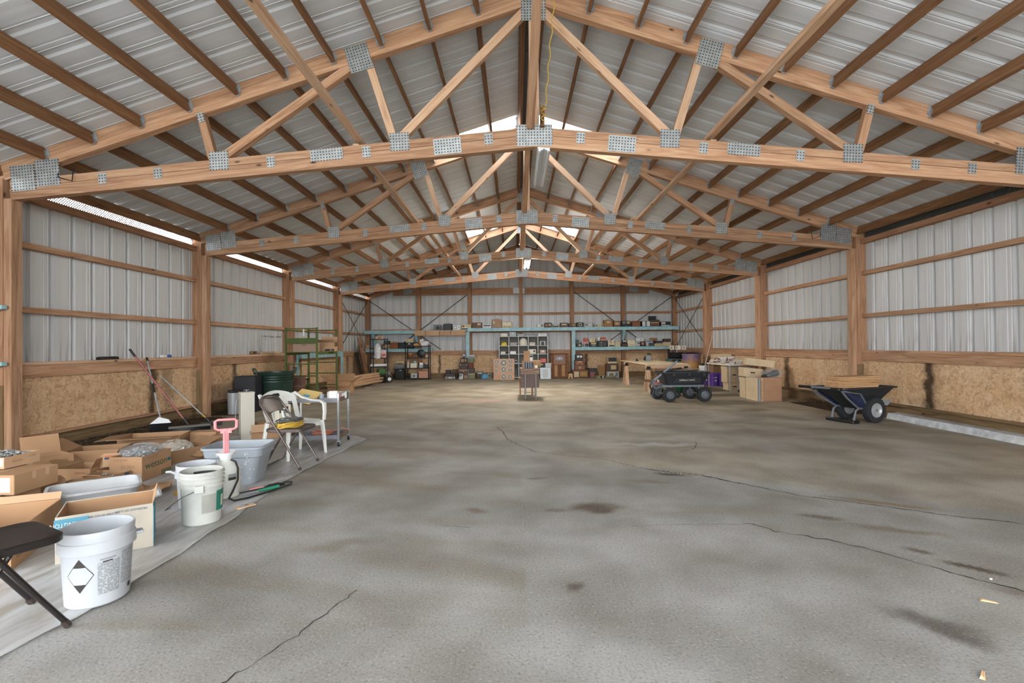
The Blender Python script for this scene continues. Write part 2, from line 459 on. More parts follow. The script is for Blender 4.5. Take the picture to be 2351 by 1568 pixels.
def side_wall(side):
    s = -1 if side == 'left' else 1
    w = struct(ob('wall_'+side, None)); w.empty_display_size = .1
    osb = OSB_L if s < 0 else OSB_R
    # posts
    ys = YT + [YB-.08]
    for k, y in enumerate(ys):
        last = k == 4
        z_top = roof_z(5.95)-.19 if not last else 3.1
        xo, xi = s*6.085, s*5.915
        p = bar('post', ((xo+xi)/2, y, .86), ((xo+xi)/2, y, z_top), .14, .17, W_POST, w, (1,0,0))
        bar('treated_foot', ((xo+xi)/2, y, -.05), ((xo+xi)/2, y, .86), .142, .172, W_TREAT, w, (1,0,0))
        if not last:
            bar('nailer', (s*5.872, y, .0), (s*5.872, y, z_top-.22), .12, .085, W_BEAM, w, (1,0,0))
    bays = [(YT[k], ys[k+1]) for k in range(4)]
    bays = [(YT[0]-BAY*3, YT[0]-BAY*2)] + ([(YT[0]-BAY*2, YT[0]-BAY)] if s > 0 else []) + [(YT[0]-BAY, YT[0])] + bays
    for k, (a, b) in enumerate(bays):
        a2, b2 = a+.07, b-.07
        X = s*6.06
        for z in (2.49, 1.725):
            bar('girt', (s*6.045, a2, z), (s*6.045, b2, z), .09, .04+.03, W_BEAM, w)
        bar('top_plate', (s*6.06, a2, 3.06), (s*6.06, b2, 3.06), .14, .085, W_POST, w)
        bar('ledger_cap', (s*6.03, a2, 1.085), (s*6.03, b2, 1.085), .13, .04, W_LIGHT if s < 0 else W_BEAM, w)
        bar('ledger_board', (s*6.0, a2, .995), (s*6.0, b2, .995), .04, .14, W_BEAM, w)
        mid = a2+2.44 if b2-a2 > 2.6 else b2
        if s < 0 and k == 2: mid = a2 + 1.22
        for (u, v) in ((a2, mid-.0025), (mid+.0025, b2)):
            if v-u > .05:
                MB().box((min(s*6.03,s*6.018), u, .235), (max(s*6.03,s*6.018), v, .925)).build('osb_sheet', osb, w)
        bar('sill_strip', (s*6.0, a2, .222), (s*6.0, b2, .222), .06, .035, W_TREAT if s > 0 else W_BEAM, w)
        bar('skirt_board', (s*6.04, a2, .10), (s*6.04, b2, .10), .04, .20, W_TREAT, w)
        if a > 1:
            # wire mesh over the open eave
            m = MB(); h = .125; z0 = 3.105; st = .034
            n = int((b2-a2+h)/st)
            for i in range(-int(h/st)-1, n):
                for dr in (1,-1):
                    y0 = a2+i*st; y1 = y0+h
                    zs, ze = (z0, z0+h) if dr > 0 else (z0+h, z0)
                    u0 = max(0,(a2-y0)/h); u1 = min(1,(b2-y0)/h)
                    if u1-u0 < .05: continue
                    m.beam((s*6.07, y0+u0*h, zs+(ze-zs)*u0), (s*6.07, y0+u1*h, zs+(ze-zs)*u1), .006, .006, (1,0,0))
            stuff(m.build('vent_mesh', MESHW, w))
    y = YT[0]-BAY*3 if s > 0 else YT[0]-.08-SW*12
    while y < YB:
        if s < 0 and YT[0]-BAY*2-.4 < y < YT[0]-BAY-.3: y += SW; continue
        o = ob('wall_panel', side_sheet, w, (s*6.085, y, 1.0) if s < 0 else (s*6.085, y+SW, 1.0), (0,0,PI/2 if s < 0 else -PI/2))
        y += SW
    # cable cross in the last bay
    a, b = YT[3]+.1, YB-.2
    m = MB().tube([(s*6.0,a,3.0),(s*6.0,b,1.12)], .011, 6); m.build('brace_cable', ROD, w)
    m = MB().tube([(s*5.985,b,3.0),(s*5.985,a,1.12)], .011, 6); m.build('brace_cable', ROD, w)
    return w
WALL_L = side_wall('left')
WALL_R = side_wall('right')
bar('added_eave_screen', (6.19,YT[0]-BAY,3.17), (6.19,YB,3.17), .02, .26, plain('eave_screen_blue', (118,138,148), .7), WALL_R)  # board added behind the right mesh so the eave opening reads dark
# ---- back wall
WALL_B = struct(ob('wall_back', None)); WALL_B.empty_display_size = .1
x = -6.09; i = 0
while x < 6.09:
    wd = min(SW, 6.09-x)
    me = sheet_mesh(wd, (lambda x0: (lambda u: (-.98, roof_z(x0+u)-1.0-.01)))(x), SHEET_W, 'wall_panel')
    ob('wall_panel', me, WALL_B, (x, YB+.10, 1.0)); x += SW
POSTX = [-6.0,-4.0,-2.0,0,2.0,4.0,6.0]
for px in POSTX[1:-1]:
    bar('post', (px, YB, 0), (px, YB, roof_z(px)-.15), .14, .16, W_POST, WALL_B, (0,1,0))
for k in range(6):
    a, b = POSTX[k]+.08, POSTX[k+1]-.08
    if k == 0: a = -5.9
    if k == 5: b = 5.9
    bar('girt', (a, YB+.06, 2.50), (b, YB+.06, 2.50), .07, .09, W_POST, WALL_B)
    bar('girt', (a, YB+.06, 1.80), (b, YB+.06, 1.80), .07, .09, W_POST, WALL_B)
    bar('header_beam', (max(a,-5.0), YB-.02, 3.385), (min(b,5.0), YB-.02, 3.385), .09, .26, W_POST, WALL_B)
    if k in (1,2,3,4): bar('girt', (a, YB+.06, 4.05), (b, YB+.06, 4.05), .07, .14, W_POST, WALL_B)
    bar('ledger_board', (a, YB+.03, .985), (b, YB+.03, .985), .06, .17, W_BEAM, WALL_B)
    MB().box((a, YB+.06, .06), (b, YB+.075, .90)).build('osb_sheet', OSB_B, WALL_B)
    bar('skirt_board', (a, YB+.03, .08), (b, YB+.03, .08), .05, .22, W_TREAT, WALL_B)
for s in (-1,1):
    bar('rafter', (s*6.1, YB-.02, roof_z(6.1)-.13), (s*.02, YB-.02, roof_z(.02)-.13), .09, .21, W_POST, WALL_B)
    bar('gusset_plate', (s*4.6, YB-.07, 3.42), (s*4.25, YB-.07, 3.42), .006, .24, GUSSET, WALL_B)
bar('gusset_plate', (-.3, YB-.07, 3.4), (.15, YB-.07, 3.4), .006, .22, GUSSET, WALL_B)
for p, q in (((-5.9,3.02),(-3.15,1.12)), ((-2.1,3.25),(-5.0,1.1)), ((2.1,3.32),(5.0,1.15)), ((5.9,3.1),(3.1,1.15))):
    MB().tube([(p[0],YB-.085,p[1]),(q[0],YB-.085,q[1])], .014, 6).build('brace_cable', ROD, WALL_B)

# ------------------------------------------------------------ roof
CEIL = struct(ob('ceiling', None)); CEIL.empty_display_size = .1
def skylight():
    t = NT('skylight_panel')
    tr = t.n('ShaderNodeBsdfTranslucent'); tr.inputs[0].default_value = (.92,.94,.96,1)
    tp = t.n('ShaderNodeBsdfTransparent'); tp.inputs[0].default_value = (.9,.93,.96,1)
    mx = t.n('ShaderNodeMixShader'); mx.inputs[0].default_value = .35
    t.l(tr.outputs[0], mx.inputs[1]); t.l(tp.outputs[0], mx.inputs[2]); t.l(mx.outputs[0], t.out.inputs[0])
    return t.m
SKYL = skylight()
def roof_len(x0, x1): return (x1-x0)/math.cos(SL)
def roof_sheet(x0, x1, mat, name):
    return sheet_mesh(SW, lambda x: (0, roof_len(x0,x1)), mat, name, dep=.013, wid=.045)
XO = {-1: 6.2, 1: 6.55}
full = {s: roof_sheet(.07, XO[s], SHEET_R, 'roof_panel') for s in (-1,1)}
cut = {s: roof_sheet(1.70, XO[s], SHEET_R, 'roof_panel') for s in (-1,1)}
sky = roof_sheet(.07, 1.70, SKYL, 'skylight_panel')
def put_roof(me, s, x0, y, name):
    # local X -> world Y, local Z -> down slope, local Y -> outward normal
    down = Vector((s*math.cos(SL), 0, -math.sin(SL))); nrm = Vector((s*math.sin(SL), 0, math.cos(SL)))
    ax = Vector((0,1,0)) if s < 0 else Vector((0,-1,0))
    o = ob(name, me, CEIL)
    M = Matrix((ax, nrm, down)).transposed().to_4x4()
    M.translation = (s*x0, y if s < 0 else y+SW, roof_z(x0)+.004)
    o.matrix_local = M
y = YF-.4; SKY_Y = (YT[1]-.5, YT[3]-.5)
while y < YB+.2:
    is_sky = any(y <= q < y+SW for q in SKY_Y)
    for s in (-1,1):
        if is_sky:
            put_roof(sky, s, .07, y, 'skylight_panel'); put_roof(cut[s], s, 1.70, y, 'roof_panel')
        else: put_roof(full[s], s, .07, y, 'roof_panel')
    y += SW
RIDGE = plain('added_ridge_cap_dark', (60,58,56), .6, .2)  # dark cap added over the ridge gap to keep sky light out
m = MB(); m.add([(-.22,YF-.4,roof_z(.2)+.03),(0,YF-.4,roof_z(0)+.06),(.22,YF-.4,roof_z(.2)+.03),(-.22,YB+.3,roof_z(.2)+.03),(0,YB+.3,roof_z(0)+.06),(.22,YB+.3,roof_z(.2)+.03)], [(0,1,4,3),(1,2,5,4)])
m.build('added_ridge_cap', RIDGE, CEIL)
hanger = MB()
hanger.box((-.03,-.024,-.066),(.0,-.021,.03)).box((-.03,.021,-.066),(.0,.024,.03)).box((-.003,-.048,-.03),(0,-.022,.06)).box((-.003,.022,-.03),(0,.048,.06)).box((-.03,-.024,-.072),(0,.024,-.069))
HANG = hanger.mesh('joist_hanger', GALV)
PX = [.63+.5365*i for i in range(10)]
for k in range(5):
    a = YT[0]-BAY + BAY*k; b = a+BAY
    for s in (-1,1):
        for xx in PX + [.115, 5.97]:
            zc = roof_z(xx)-.072/math.cos(SL)
            nrm = (s*math.sin(SL),0,math.cos(SL))
            h = .14
            o = bar('purlin', (s*xx, a+.048, zc), (s*xx, b-.048, zc), .038, h, W_PURLIN, CEIL, nrm)
            if k < 3 and .3 < xx < 5.8:
                L = b-a-.096
                hh = ob('joist_hanger', HANG, o, (L/2, 0, 0))
m = MB()
for i in range(int((YB-2)/.03)):
    y = 2+i*.03
    m.beam((-.07,y,roof_z(.1)-.02),(.07,y+.05,roof_z(.1)-.02),.003,.003); m.beam((.07,y,roof_z(.1)-.02),(-.07,y+.05,roof_z(.1)-.02),.003,.003)
stuff(m.build('ridge_vent_mesh', MESHW, CEIL))

# ------------------------------------------------------------ trusses
def seam(x): return 3.588 - .0901*abs(x)
_pl = {}
def plate(parent, x, z, w, h, ang=0.0):
    key = (w, h)
    if key not in _pl: _pl[key] = MB().cbox((0,0,0),(w,.004,h)).mesh('gusset_plate', GUSSET)
    return ob('gusset_plate', _pl[key], parent, (x,-.048,z), (0,ang,0))
def truss(k):
    nm = ['nearest roof truss, spanning the top of the picture above the unlit lamp', 'second roof truss from the viewer, between the nearest truss and the lit lamp',
          'third roof truss from the viewer, with the lit lamp hanging under its middle', 'farthest and smallest roof truss, just in front of the back wall'][k]
    T = thing('roof_truss', nm, 'truss', (0, YT[k], 0), 0, 'timber roof trusses')
    th = .088
    for s in (-1,1):
        c = .105
        bar('top_chord', (s*6.1,0,roof_z(6.1)-c), (s*.012,0,roof_z(.012)-c), th, .20, W_BEAM, T)
        bar('upper_bottom_chord', (s*5.86,0,seam(5.86)+.0425), (0,0,seam(0)+.0425), th, .084, W_BEAM, T)
        bar('lower_bottom_chord', (s*5.86,0,seam(5.86)-.0685), (0,0,seam(0)-.0685), th, .128, W_BEAM, T)
        bar('web', (s*.10,0,4.98), (s*1.47,0,3.60), .074, .09, W_LIGHT, T)
        bar('web', (s*1.565,0,3.55), (s*1.865,0,4.50), .07, .085, W_LIGHT, T)
        bar('web', (s*2.02,0,4.40), (s*3.46,0,3.40), .078, .09, W_BEAM, T)
        bar('web', (s*3.60,0,3.37), (s*3.74,0,3.90), .072, .085, W_BEAM, T)
        a = math.atan(.0901)*s; r = SL*s
        for x, z, w, h, an in ((.511,3.545,.092,.125,a), (.968,3.472,.305,.18,a), (1.87,3.419,.092,.125,a), (2.3125,3.394,.36,.132,a), (2.935,3.32,.09,.12,a),
                               (4.198,3.207,.09,.12,a), (4.819,3.156,.09,.12,a), (1.50,3.526,.213,.2,a*.5), (3.514,3.338,.213,.205,a*.5), (1.949,4.47,.26,.30,r*.9), (3.7155,3.825,.075,.105,s*.26),
                               (5.71,3.172,.27,.29,a), (5.435,3.228,.27,.30,a)):
            plate(T, s*x, z, w, h, an)
    bar('king_post', (0,0,3.60), (0,0,5.14), .074, .105, W_LIGHT, T, (1,0,0))
    plate(T, 0, 3.58, .394, .237); plate(T, 0, 5.04, .27, .36)
    # board leaning from the king plate towards the viewer's side ridge
    bar('ridge_brace', (-.045,-.06,3.66), (.02,-BAY+.3,5.10), .04, .085, W_BEAM, T, (1,0,0))
    if k == 0:
        MB().tube([(-5.31,-.055,3.22),(-5.31,-.055,3.17),(-5.13,-.08,3.12),(-5.13,-.06,3.3)], .006, 6).build('bent_rod', BLACKM, T)
    if k == 1:
        MB().tube([(5.29,-.055,3.22),(5.29,-.055,3.17),(5.13,-.08,3.12),(5.11,-.06,3.3)], .006, 6).build('bent_rod', BLACKM, T)
    return T
for k in range(4): truss(k)
# long boards lying across the bottom chords
for s in (-1,1):
    X = 1.985*s; side = 'left' if s < 0 else 'right'
    zz = seam(1.985)+.085
    for i, (a, b) in enumerate(((YT[0]-BAY-.4, YT[0]+.25), (YT[0]+.02, YT[1]+.25), (YT[1]+.05, YT[2]+.2), (YT[2]+.05, YT[3]+.25))):
        lift = .046 if i % 2 == 0 else 0.0
        dx = .045*s*(1 if i % 2 else -1)*.5
        o = bar('lateral_brace', (X+dx, a, zz+.022+lift), (X+dx, b, zz+.022+lift), .07, .044, W_LIGHT)
        where = ['over the viewer up to the nearest truss', 'between the nearest and the second truss', 'between the second and the third truss', 'between the third and the farthest truss'][i]
        tag(o, '%s-hand pale board across the truss chords, %s' % (side, where), 'board', 'lateral bracing boards')
# ------------------------------------------------------------ lamps
LAMPW = plain('lamp_white', (226,228,228), .4)
TUBE_OFF = plain('tube_off', (236,238,240), .25)
def emit(name, c, s):
    t = NT(name); t.b.inputs['Emission Color'].default_value = c; t.b.inputs['Emission Strength'].default_value = s
    return t.fin((.9,.9,.9,1), .4)
TUBE_ON = emit('tube_on', (1.0, .94, .85, 1), 340.0)
def strip_lamp(label, x, y, z, lit):
    T = thing('strip_lamp', label, 'lamp', (x, y, z))
    L = 1.24
    m = MB(); m.prism([(-.06,0),(.06,0),(.075,-.02),(.02,-.045),(0,-.025),(-.02,-.045),(-.075,-.02)], 0, L, RX(-PI/2) @ RZ(PI)) 
    m.build('housing', LAMPW, T)
    for sx in (-.048,.048):
        MB().tube([(sx,.03,-.042 if True else 0),(sx,L-.03,-.042)], .017, 12).build('tube', TUBE_ON if lit else TUBE_OFF, T, smooth=True)
        for yy in (.012, L-.012):
            MB().cbox((sx,yy,-.03),(.03,.022,.05)).build('tube_holder', LAMPW, T)
    return T
strip_lamp('unlit white twin tube strip lamp under the nearest truss', .105, YT[0]-.04, 3.46, False)
strip_lamp('lit glowing twin tube strip lamp under the third truss', .10, YT[2]+.06, 3.44, True)
# ------------------------------------------------------------ shared small-object helpers
def txt(s, size, mat, parent, M, name='lettering', align='CENTER', sx=1.0):
    cu = bpy.data.curves.new(name, 'FONT'); cu.body = s; cu.size = size; cu.align_x = align; cu.align_y = 'CENTER'
    tmp = bpy.data.objects.new('tmp_text', cu); COL.objects.link(tmp)
    bpy.context.view_layer.update()
    me = bpy.data.meshes.new_from_object(tmp.evaluated_get(bpy.context.evaluated_depsgraph_get()))
    bpy.data.objects.remove(tmp); bpy.data.curves.remove(cu)
    me.materials.clear(); me.materials.append(mat); me.name = name
    o = ob(name, me, parent); o.matrix_local = M @ Matrix.Diagonal((sx,1,1,1)); return o
# text plane helpers: facing -Y of the local frame, at (x, y, z)
def FRONT(x, y, z, a=0): return TR(x,y,z) @ RX(PI/2) @ RZ(a)
CARD = plain('cardboard', (178,140,106), .85, 0, (.86,1.1), .06, spec=.15, mscale=3)
CARD_P = plain('cardboard_pale', (198,162,128), .85, 0, (.92,1.06), .05, spec=.15, mscale=3)
CARD_W = plain('cardboard_white_print', (206,196,180), .7, 0, None, .08, spec=.2, mscale=4)
INK_DK = plain('ink_dark', (58,52,48), .8); INK_GN = plain('ink_green', (40,82,52), .8); INK_RD = plain('ink_red', (190,84,74), .8)
INK_BL = plain('ink_blue', (92,156,178), .8); INK_NV = plain('ink_navy', (70,80,116), .8); INK_BR = plain('ink_brown', (140,104,78), .8)
INK_GY = plain('ink_grey', (150,152,152), .8); WHITE = plain('white_plastic', (236,236,236), .35); PAPER = plain('paper_white', (232,228,220), .7)
CREAM = plain('cream_plastic', (224,216,196), .4); TEALINK = plain('ink_teal', (48,112,120), .8); BLACKP = plain('black_plastic', (24,24,26), .45)
def textblock():
    t = NT('fine_print')
    z = t.n('ShaderNodeSeparateXYZ'); t.l(t.coord(), z.inputs[0])
    f = t.math('FRACT', t.math('MULTIPLY', z.outputs[2], 160.0))
    n = t.noise(t.coord((120,120,160)), 1.0, 1)
    d = t.math('MULTIPLY', t.math('LESS_THAN', f, .55), t.math('GREATER_THAN', n, .42))
    return t.fin(t.mix(d, lin((182,184,186)), lin((118,120,122))), .6)
FINE = textblock()
def box_body(m, L, W, H, t=.006, taper=0.0):
    """open topped carton, base at z=0, outer size L x W x H"""
    l, w = L/2, W/2; k = 1+taper
    o = [(-l,-w),(l,-w),(l,w),(-l,w)]; i = [(-l+t,-w+t),(l-t,-w+t),(l-t,w-t),(-l+t,w-t)]
    vs = [(x,y,0) for x,y in o] + [(x*k,y*k,H) for x,y in o] + [(x*k,y*k,H) for x,y in i] + [(x,y,t) for x,y in i]
    fs = [(3,2,1,0)]
    for a in range(4):
        b = (a+1) % 4
        fs += [(a,b,4+b,4+a), (4+a,4+b,8+b,8+a), (8+a,8+b,12+b,12+a)]
    fs.append((12,13,14,15))
    return m.add(vs, fs)
def flap(parent, side, L, W, H, length, ang, mat, skew=0.0):
    """a lid flap hinged on one rim; ang 0 = flat outward, 90 = up"""
    t = .005; l, w = L/2, W/2
    wd = (L if side in 'FB' else W)-.012
    m = MB(); k = wd/2
    m.add([(-k,0,0),(k,0,0),(k-skew,length,0),(-k+skew,length,0),(-k,0,t),(k,0,t),(k-skew,length,t),(-k+skew,length,t)],
          [(0,3,2,1),(4,5,6,7),(0,1,5,4),(1,2,6,5),(2,3,7,6),(3,0,4,7)])
    r = {'F': PI, 'B': 0, 'R': -PI/2, 'L': PI/2}[side]
    p = {'F': (0,-w,H), 'B': (0,w,H), 'R': (l,0,H), 'L': (-l,0,H)}[side]
    o = m.build('flap', mat, parent); o.matrix_local = TR(*p) @ RZ(r) @ RX(math.radians(ang)); return o
def carton(label, x, y, z, rz, L, W, H, mat=None, flaps=(), group='open cardboard boxes on the plastic sheet', tilt=None, taper=0.0, fmat=None):
    T = thing('cardboard_box', label, 'box', (x,y,z), rz, group)
    if tilt: T.rotation_euler = (tilt[0], tilt[1], rz)
    box_body(MB(), L, W, H, taper=taper).build('carton', mat or CARD, T)
    for (sd, ln, an) in flaps: flap(T, sd, L, W, H, ln, an, fmat or mat or CARD_P)
    return T
def closed_carton(label, x, y, z, rz, L, W, H, mat=None, group=None, tilt=None, tape=True, name='cardboard_box', cat='box'):
    T = thing(name, label, cat, (x,y,z), rz, group)
    if tilt: T.rotation_euler = (tilt[0], tilt[1], rz)
    m = MB().bbox((-L/2,-W/2,0), (L/2,W/2,H), .004); m.build('carton', mat or CARD, T)
    if tape: MB().box((-L/2-.0008,-.022,H-.03),(L/2+.0008,.022,H+.0012)).build('tape', CARD_P, T)
    return T
# ------------------------------------------------------------ plastic sheet on the floor
def sheet_plastic():
    t = NT('plastic_sheet')
    n = t.noise(t.coord((6,1.2,1)), 2.0, 4, .8)
    col = t.ramp(n, [(.35, lin((186,179,168))), (.62, lin((222,222,222)))])
    t.b.inputs['Alpha'].default_value = .74
    return t.fin(col, .32, 0, .5)
m = MB(); edge = [(1.3,-2.44),(2.0,-2.336),(2.23,-2.29),(2.6,-2.28),(3.61,-2.306),(4.5,-2.40),(5.5,-2.34),(6.67,-2.244),(6.9,-2.5)]
def edge_x(y):
    for (a, xa), (b, xb) in zip(edge[:-1], edge[1:]):
        if a <= y <= b: return xa+(xb-xa)*(y-a)/(b-a)
    return edge[-1][1]
ny, nx = 90, 34; y0, y1 = 1.3, 6.9
for j in range(ny+1):
    y = y0+(y1-y0)*j/ny; xr = edge_x(y)+.012*math.sin(y*11)
    for i in range(nx+1):
        u = i/nx; x = xr+(-4.75-xr)*u
        yy = y+.05*fb(x, y, 2, 2, 3) + (u*.12 if j > ny-3 else 0)
        m.v.append((x, yy, .0055+.004*max(-1, fb(x*3, y*.8, 2.2, 3, 8))+(.006*abs(math.sin(y*37)) if i == 0 else 0)))
for j in range(ny):
    for i in range(nx):
        a = j*(nx+1)+i; m.f.append((a,a+nx+1,a+nx+2,a+1))
tag(m.build('plastic_sheet', sheet_plastic(), smooth=True), 'dusty translucent plastic sheeting spread on the concrete under the boxes', 'sheet')

# ------------------------------------------------------------ buckets
BUCK = plain('bucket_white', (188,190,193), .42, 0, None, .05, mscale=3)
BUCK2 = plain('bucket_dusty', (204,204,196), .5, 0, None, .10, mscale=4)
def wrap(name, parent, r0, r1, h, a0, a1, z0, z1, mat, off=.0012, n=14, poly=None):
    """print lying on a tapered bucket; angles in degrees"""
    m = MB()
    def P(a, z):
        r = r0+(r1-r0)*z/h+off; return (r*math.cos(math.radians(a)), r*math.sin(math.radians(a)), z)
    if poly:
        m.v = [P(a, z) for a, z in poly]; m.f = [tuple(range(len(poly)))]
    else:
        for i in range(n+1):
            a = a0+(a1-a0)*i/n; m.v += [P(a,z0), P(a,z1)]
        m.f = [(2*i,2*i+2,2*i+3,2*i+1) for i in range(n)]
    return m.build(name, mat, parent)
def bucket(label, x, y, r0, r1, h, collar, mat, inside=None):
    T = thing('bucket', label, 'bucket', (x,y,.005), 0, 'white plastic buckets')
    def R(z): return r0+(r1-r0)*z/h
    pf = [(.0001,0),(r0-.008,0),(r0,.008)]
    if collar == 'skirt':
        zz = h*.74
        pf += [(R(zz),zz),(R(zz)+.014,zz-.006),(R(h*.86)+.010,h*.86),(R(h*.86)+.004,h*.87),(R(h)+.004,h*.985),(R(h)+.002,h)]
    else:
        for k in (.70,.78,.86,.93):
            zz = h*k; pf += [(R(zz)-.001,zz),(R(zz)+.009,zz+.002),(R(zz)+.009,zz+.007),(R(zz)+.001,zz+.010)]
        pf += [(R(h)+.003,h*.985),(R(h)+.002,h)]
    pf += [(R(h)-.006,h),(r0-.006,.012),(.0001,.012)]
    MB().lathe(pf, 40).build('body', mat, T, smooth=True)
    return T
b1 = bucket('white bucket with a blank hazard diamond and fine print, nearest to the viewer', -2.345, 2.47, .128, .147, .365, 'skirt', BUCK)
dc = -79; dz = .165; dd = 24; dh = .082
def diamond(name, parent, k, z0, z1, mat, off):
    m = MB(); n = 20
    def P(a, z):
        r = .128+(.147-.128)*z/.365+off; return (r*math.cos(math.radians(a)), r*math.sin(math.radians(a)), z)
    zs = [z0+(z1-z0)*i/n for i in range(n+1)]; c = 12
    for z in zs:
        hw = dd*k*(1-abs(z-dz)/(dh*k))
        for i in range(c+1): m.v.append(P(dc-hw+2*hw*i/c, z))
    for j in range(n):
        for i in range(c):
            a = j*(c+1)+i; m.f.append((a,a+1,a+c+2,a+c+1))
    m.build(name, mat, parent)
diamond('hazard_diamond', b1, 1.0, dz-dh, dz+dh, INK_DK, .0010)
diamond('diamond_field', b1, .94, dz-dh*.50, dz+dh*.50, BUCK, .0013)
wrap('fine_print', b1, .128,.147,.365, -50, -13, .06, .215, FINE)
wrap('fine_print', b1, .128,.147,.365, -9, 22, .08, .245, FINE)
wrap('print_heading', b1, .128,.147,.365, -46, -20, .226, .234, INK_GY); wrap('print_heading', b1, .128,.147,.365, -42, -26, .215, .221, INK_DK)
wrap('recycling_mark', b1, .128,.147,.365, 10, 19, .045, .068, INK_DK, .0018)
MB().bbox((.135,-.03,.285),(.185,.03,.297),.004).build('lid_tab', BUCK, b1, rot=(0,0,.75))
b2 = bucket('ribbed white bucket with wire handle and a grey and green label', -2.508, 3.55, .122, .137, .37, 'ribs', BUCK2)
ca = -57
wrap('label', b2, .122,.137,.37, ca-2, ca+41, .085, .215, plain('label_grey', (170,168,158), .6, 0, None, .05))
wrap('green_label', b2, .122,.137,.37, ca+41, ca+92, .085, .228, plain('label_green', (38,124,104), .55))
wrap('label_mark', b2, .122,.137,.37, ca+60, ca+74, .11, .19, CREAM, .002)
hp = [(.140*math.cos(math.radians(ca-8)), .140*math.sin(math.radians(ca-8)), .262)]
MB().tube([hp[0], (-.02,-.185,.225), (-.10,-.20,.165), (-.155,-.16,.13), (-.165,-.09,.125)], .003, 6).build('wire_handle', plain('wire_grey', (96,98,100), .4, .6), b2)
MB().bbox((-.03,-.012,.235),(.03,.006,.285),.004).build('handle_ear', BUCK2, b2, loc=(.137*math.cos(math.radians(ca-8)), .137*math.sin(math.radians(ca-8)),0), rot=(0,0,math.radians(ca-8+90)))
wrap('stain_inside', b2, .113,.127,.37, ca+120, ca+205, .318, .335, plain('dark_smear', (60,60,54), .8), -.0015)
b3 = bucket('white bucket with looped side handle, behind the labelled bucket', -2.775, 3.90, .122, .136, .335, 'skirt', BUCK)
MB().tube([(-.125,-.05,.26),(-.16,-.065,.285),(-.20,-.055,.28),(-.21,-.01,.265),(-.185,.03,.255),(-.13,.04,.27)], .009, 8).build('loop_handle', BUCK, b3, smooth=True)
wrap('fine_print', b3, .122,.136,.335, -80, -50, .10, .2, FINE)
# ------------------------------------------------------------ pump sprayer
SPRAY = plain('sprayer_bottle', (222,222,212), .4); PINK = plain('sprayer_pink', (226,146,148), .45)
T = thing('pump_sprayer', 'white pump sprayer bottle with pink handle and black hose', 'sprayer', (-2.675, 4.13, .005), 0); T.scale = (1.1,1.1,1.0)
MB().lathe([(.0001,.0),(.080,.0),(.088,.012),(.084,.03),(.098,.06),(.100,.20),(.094,.245),(.066,.282),(.042,.296),(.042,.322),(.0001,.322)], 32).build('bottle', SPRAY, T, smooth=True)
MB().lathe([(.042,.318),(.046,.34),(.070,.368),(.072,.376),(.064,.374),(.042,.346),(.0001,.34)], 28).build('funnel', WHITE, T, smooth=True)
m = MB().tube([(0,0,.33),(0,0,.57)], .016, 10).cbox((0,0,.45),(.044,.006,.2)).cbox((0,0,.45),(.006,.044,.2)); m.build('pump_shaft', PINK, T)
m = MB().tube([(-.070,0,.575),(-.072,0,.632),(-.055,0,.645),(.055,0,.645),(.072,0,.632),(.070,0,.575),(.05,0,.562),(-.05,0,.562)], .011, 8, closed=True); m.cbox((0,0,.548),(.075,.03,.03)); m.build('pump_handle', PINK, T, rot=(0,0,.5), smooth=True)
MB().tube([(.05,-.02,.315),(.085,-.025,.30),(.118,-.05,.25),(.128,-.07,.16),(.105,-.10,.07),(.09,-.12,.025),(.13,-.125,.008),(.20,-.06,.008),(.29,.12,.008),(.36,.30,.01),(.34,.36,.012),(.29,.33,.02)], .007, 8).build('hose', BLACKP, T, smooth=True)
wrap('label', T, .1,.1,.3, -52, -20, .155, .18, INK_DK, .001); wrap('label', T, .1,.1,.3, -52, -20, .183, .205, INK_GY, .001)
T = thing('spray_wand', 'black spray wand with pink and green grips lying on the plastic', 'wand', (-2.46, 4.30, .012), .80)
MB().tube([(-.25,0,.008),(.02,0,.010)], .005, 8).build('tube', BLACKP, T)
MB().tube([(.02,0,.012),(.06,0,.018),(.13,0,.018),(.19,0,.012)], [.009,.016,.017,.009], 10).build('grip', BLACKP, T, smooth=True)
MB().tube([(-.10,.01,.018),(.01,.01,.02)], .008, 8).build('pink_sleeve', PINK, T)
MB().tube([(-.05,-.06,.012),(.12,-.055,.014)], [.012,.016], 10).build('green_grip', plain('grip_green', (46,136,104), .5), T, smooth=True)
m = MB().tube([(-.05,-.06,.010),(-.17,-.07,.008)], [.008,.004], 8); m.build('jaw', GALV, T)
# ------------------------------------------------------------ mouse trap
T = thing('mouse_trap', 'small wooden snap trap lying beside the labelled bucket', 'trap', (-2.365, 3.86, .006), .95)
MB().bbox((-.07,-.03,0),(.07,.03,.008),.002).build('wooden_base', W_SAWN, T)
MB().tube([(-.03,-.022,.012),(.05,-.022,.014),(.05,.022,.014),(-.03,.022,.012)], .0018, 6, True).build('snap_bar', GALV, T)
MB().tube([(-.03,-.024,.013),(-.03,.024,.013)], .006, 8).build('spring', GALV, T)
MB().cbox((.012,0,.012),(.02,.02,.004)).build('bait_pedal', plain('copper', (170,110,70), .4, .6), T)
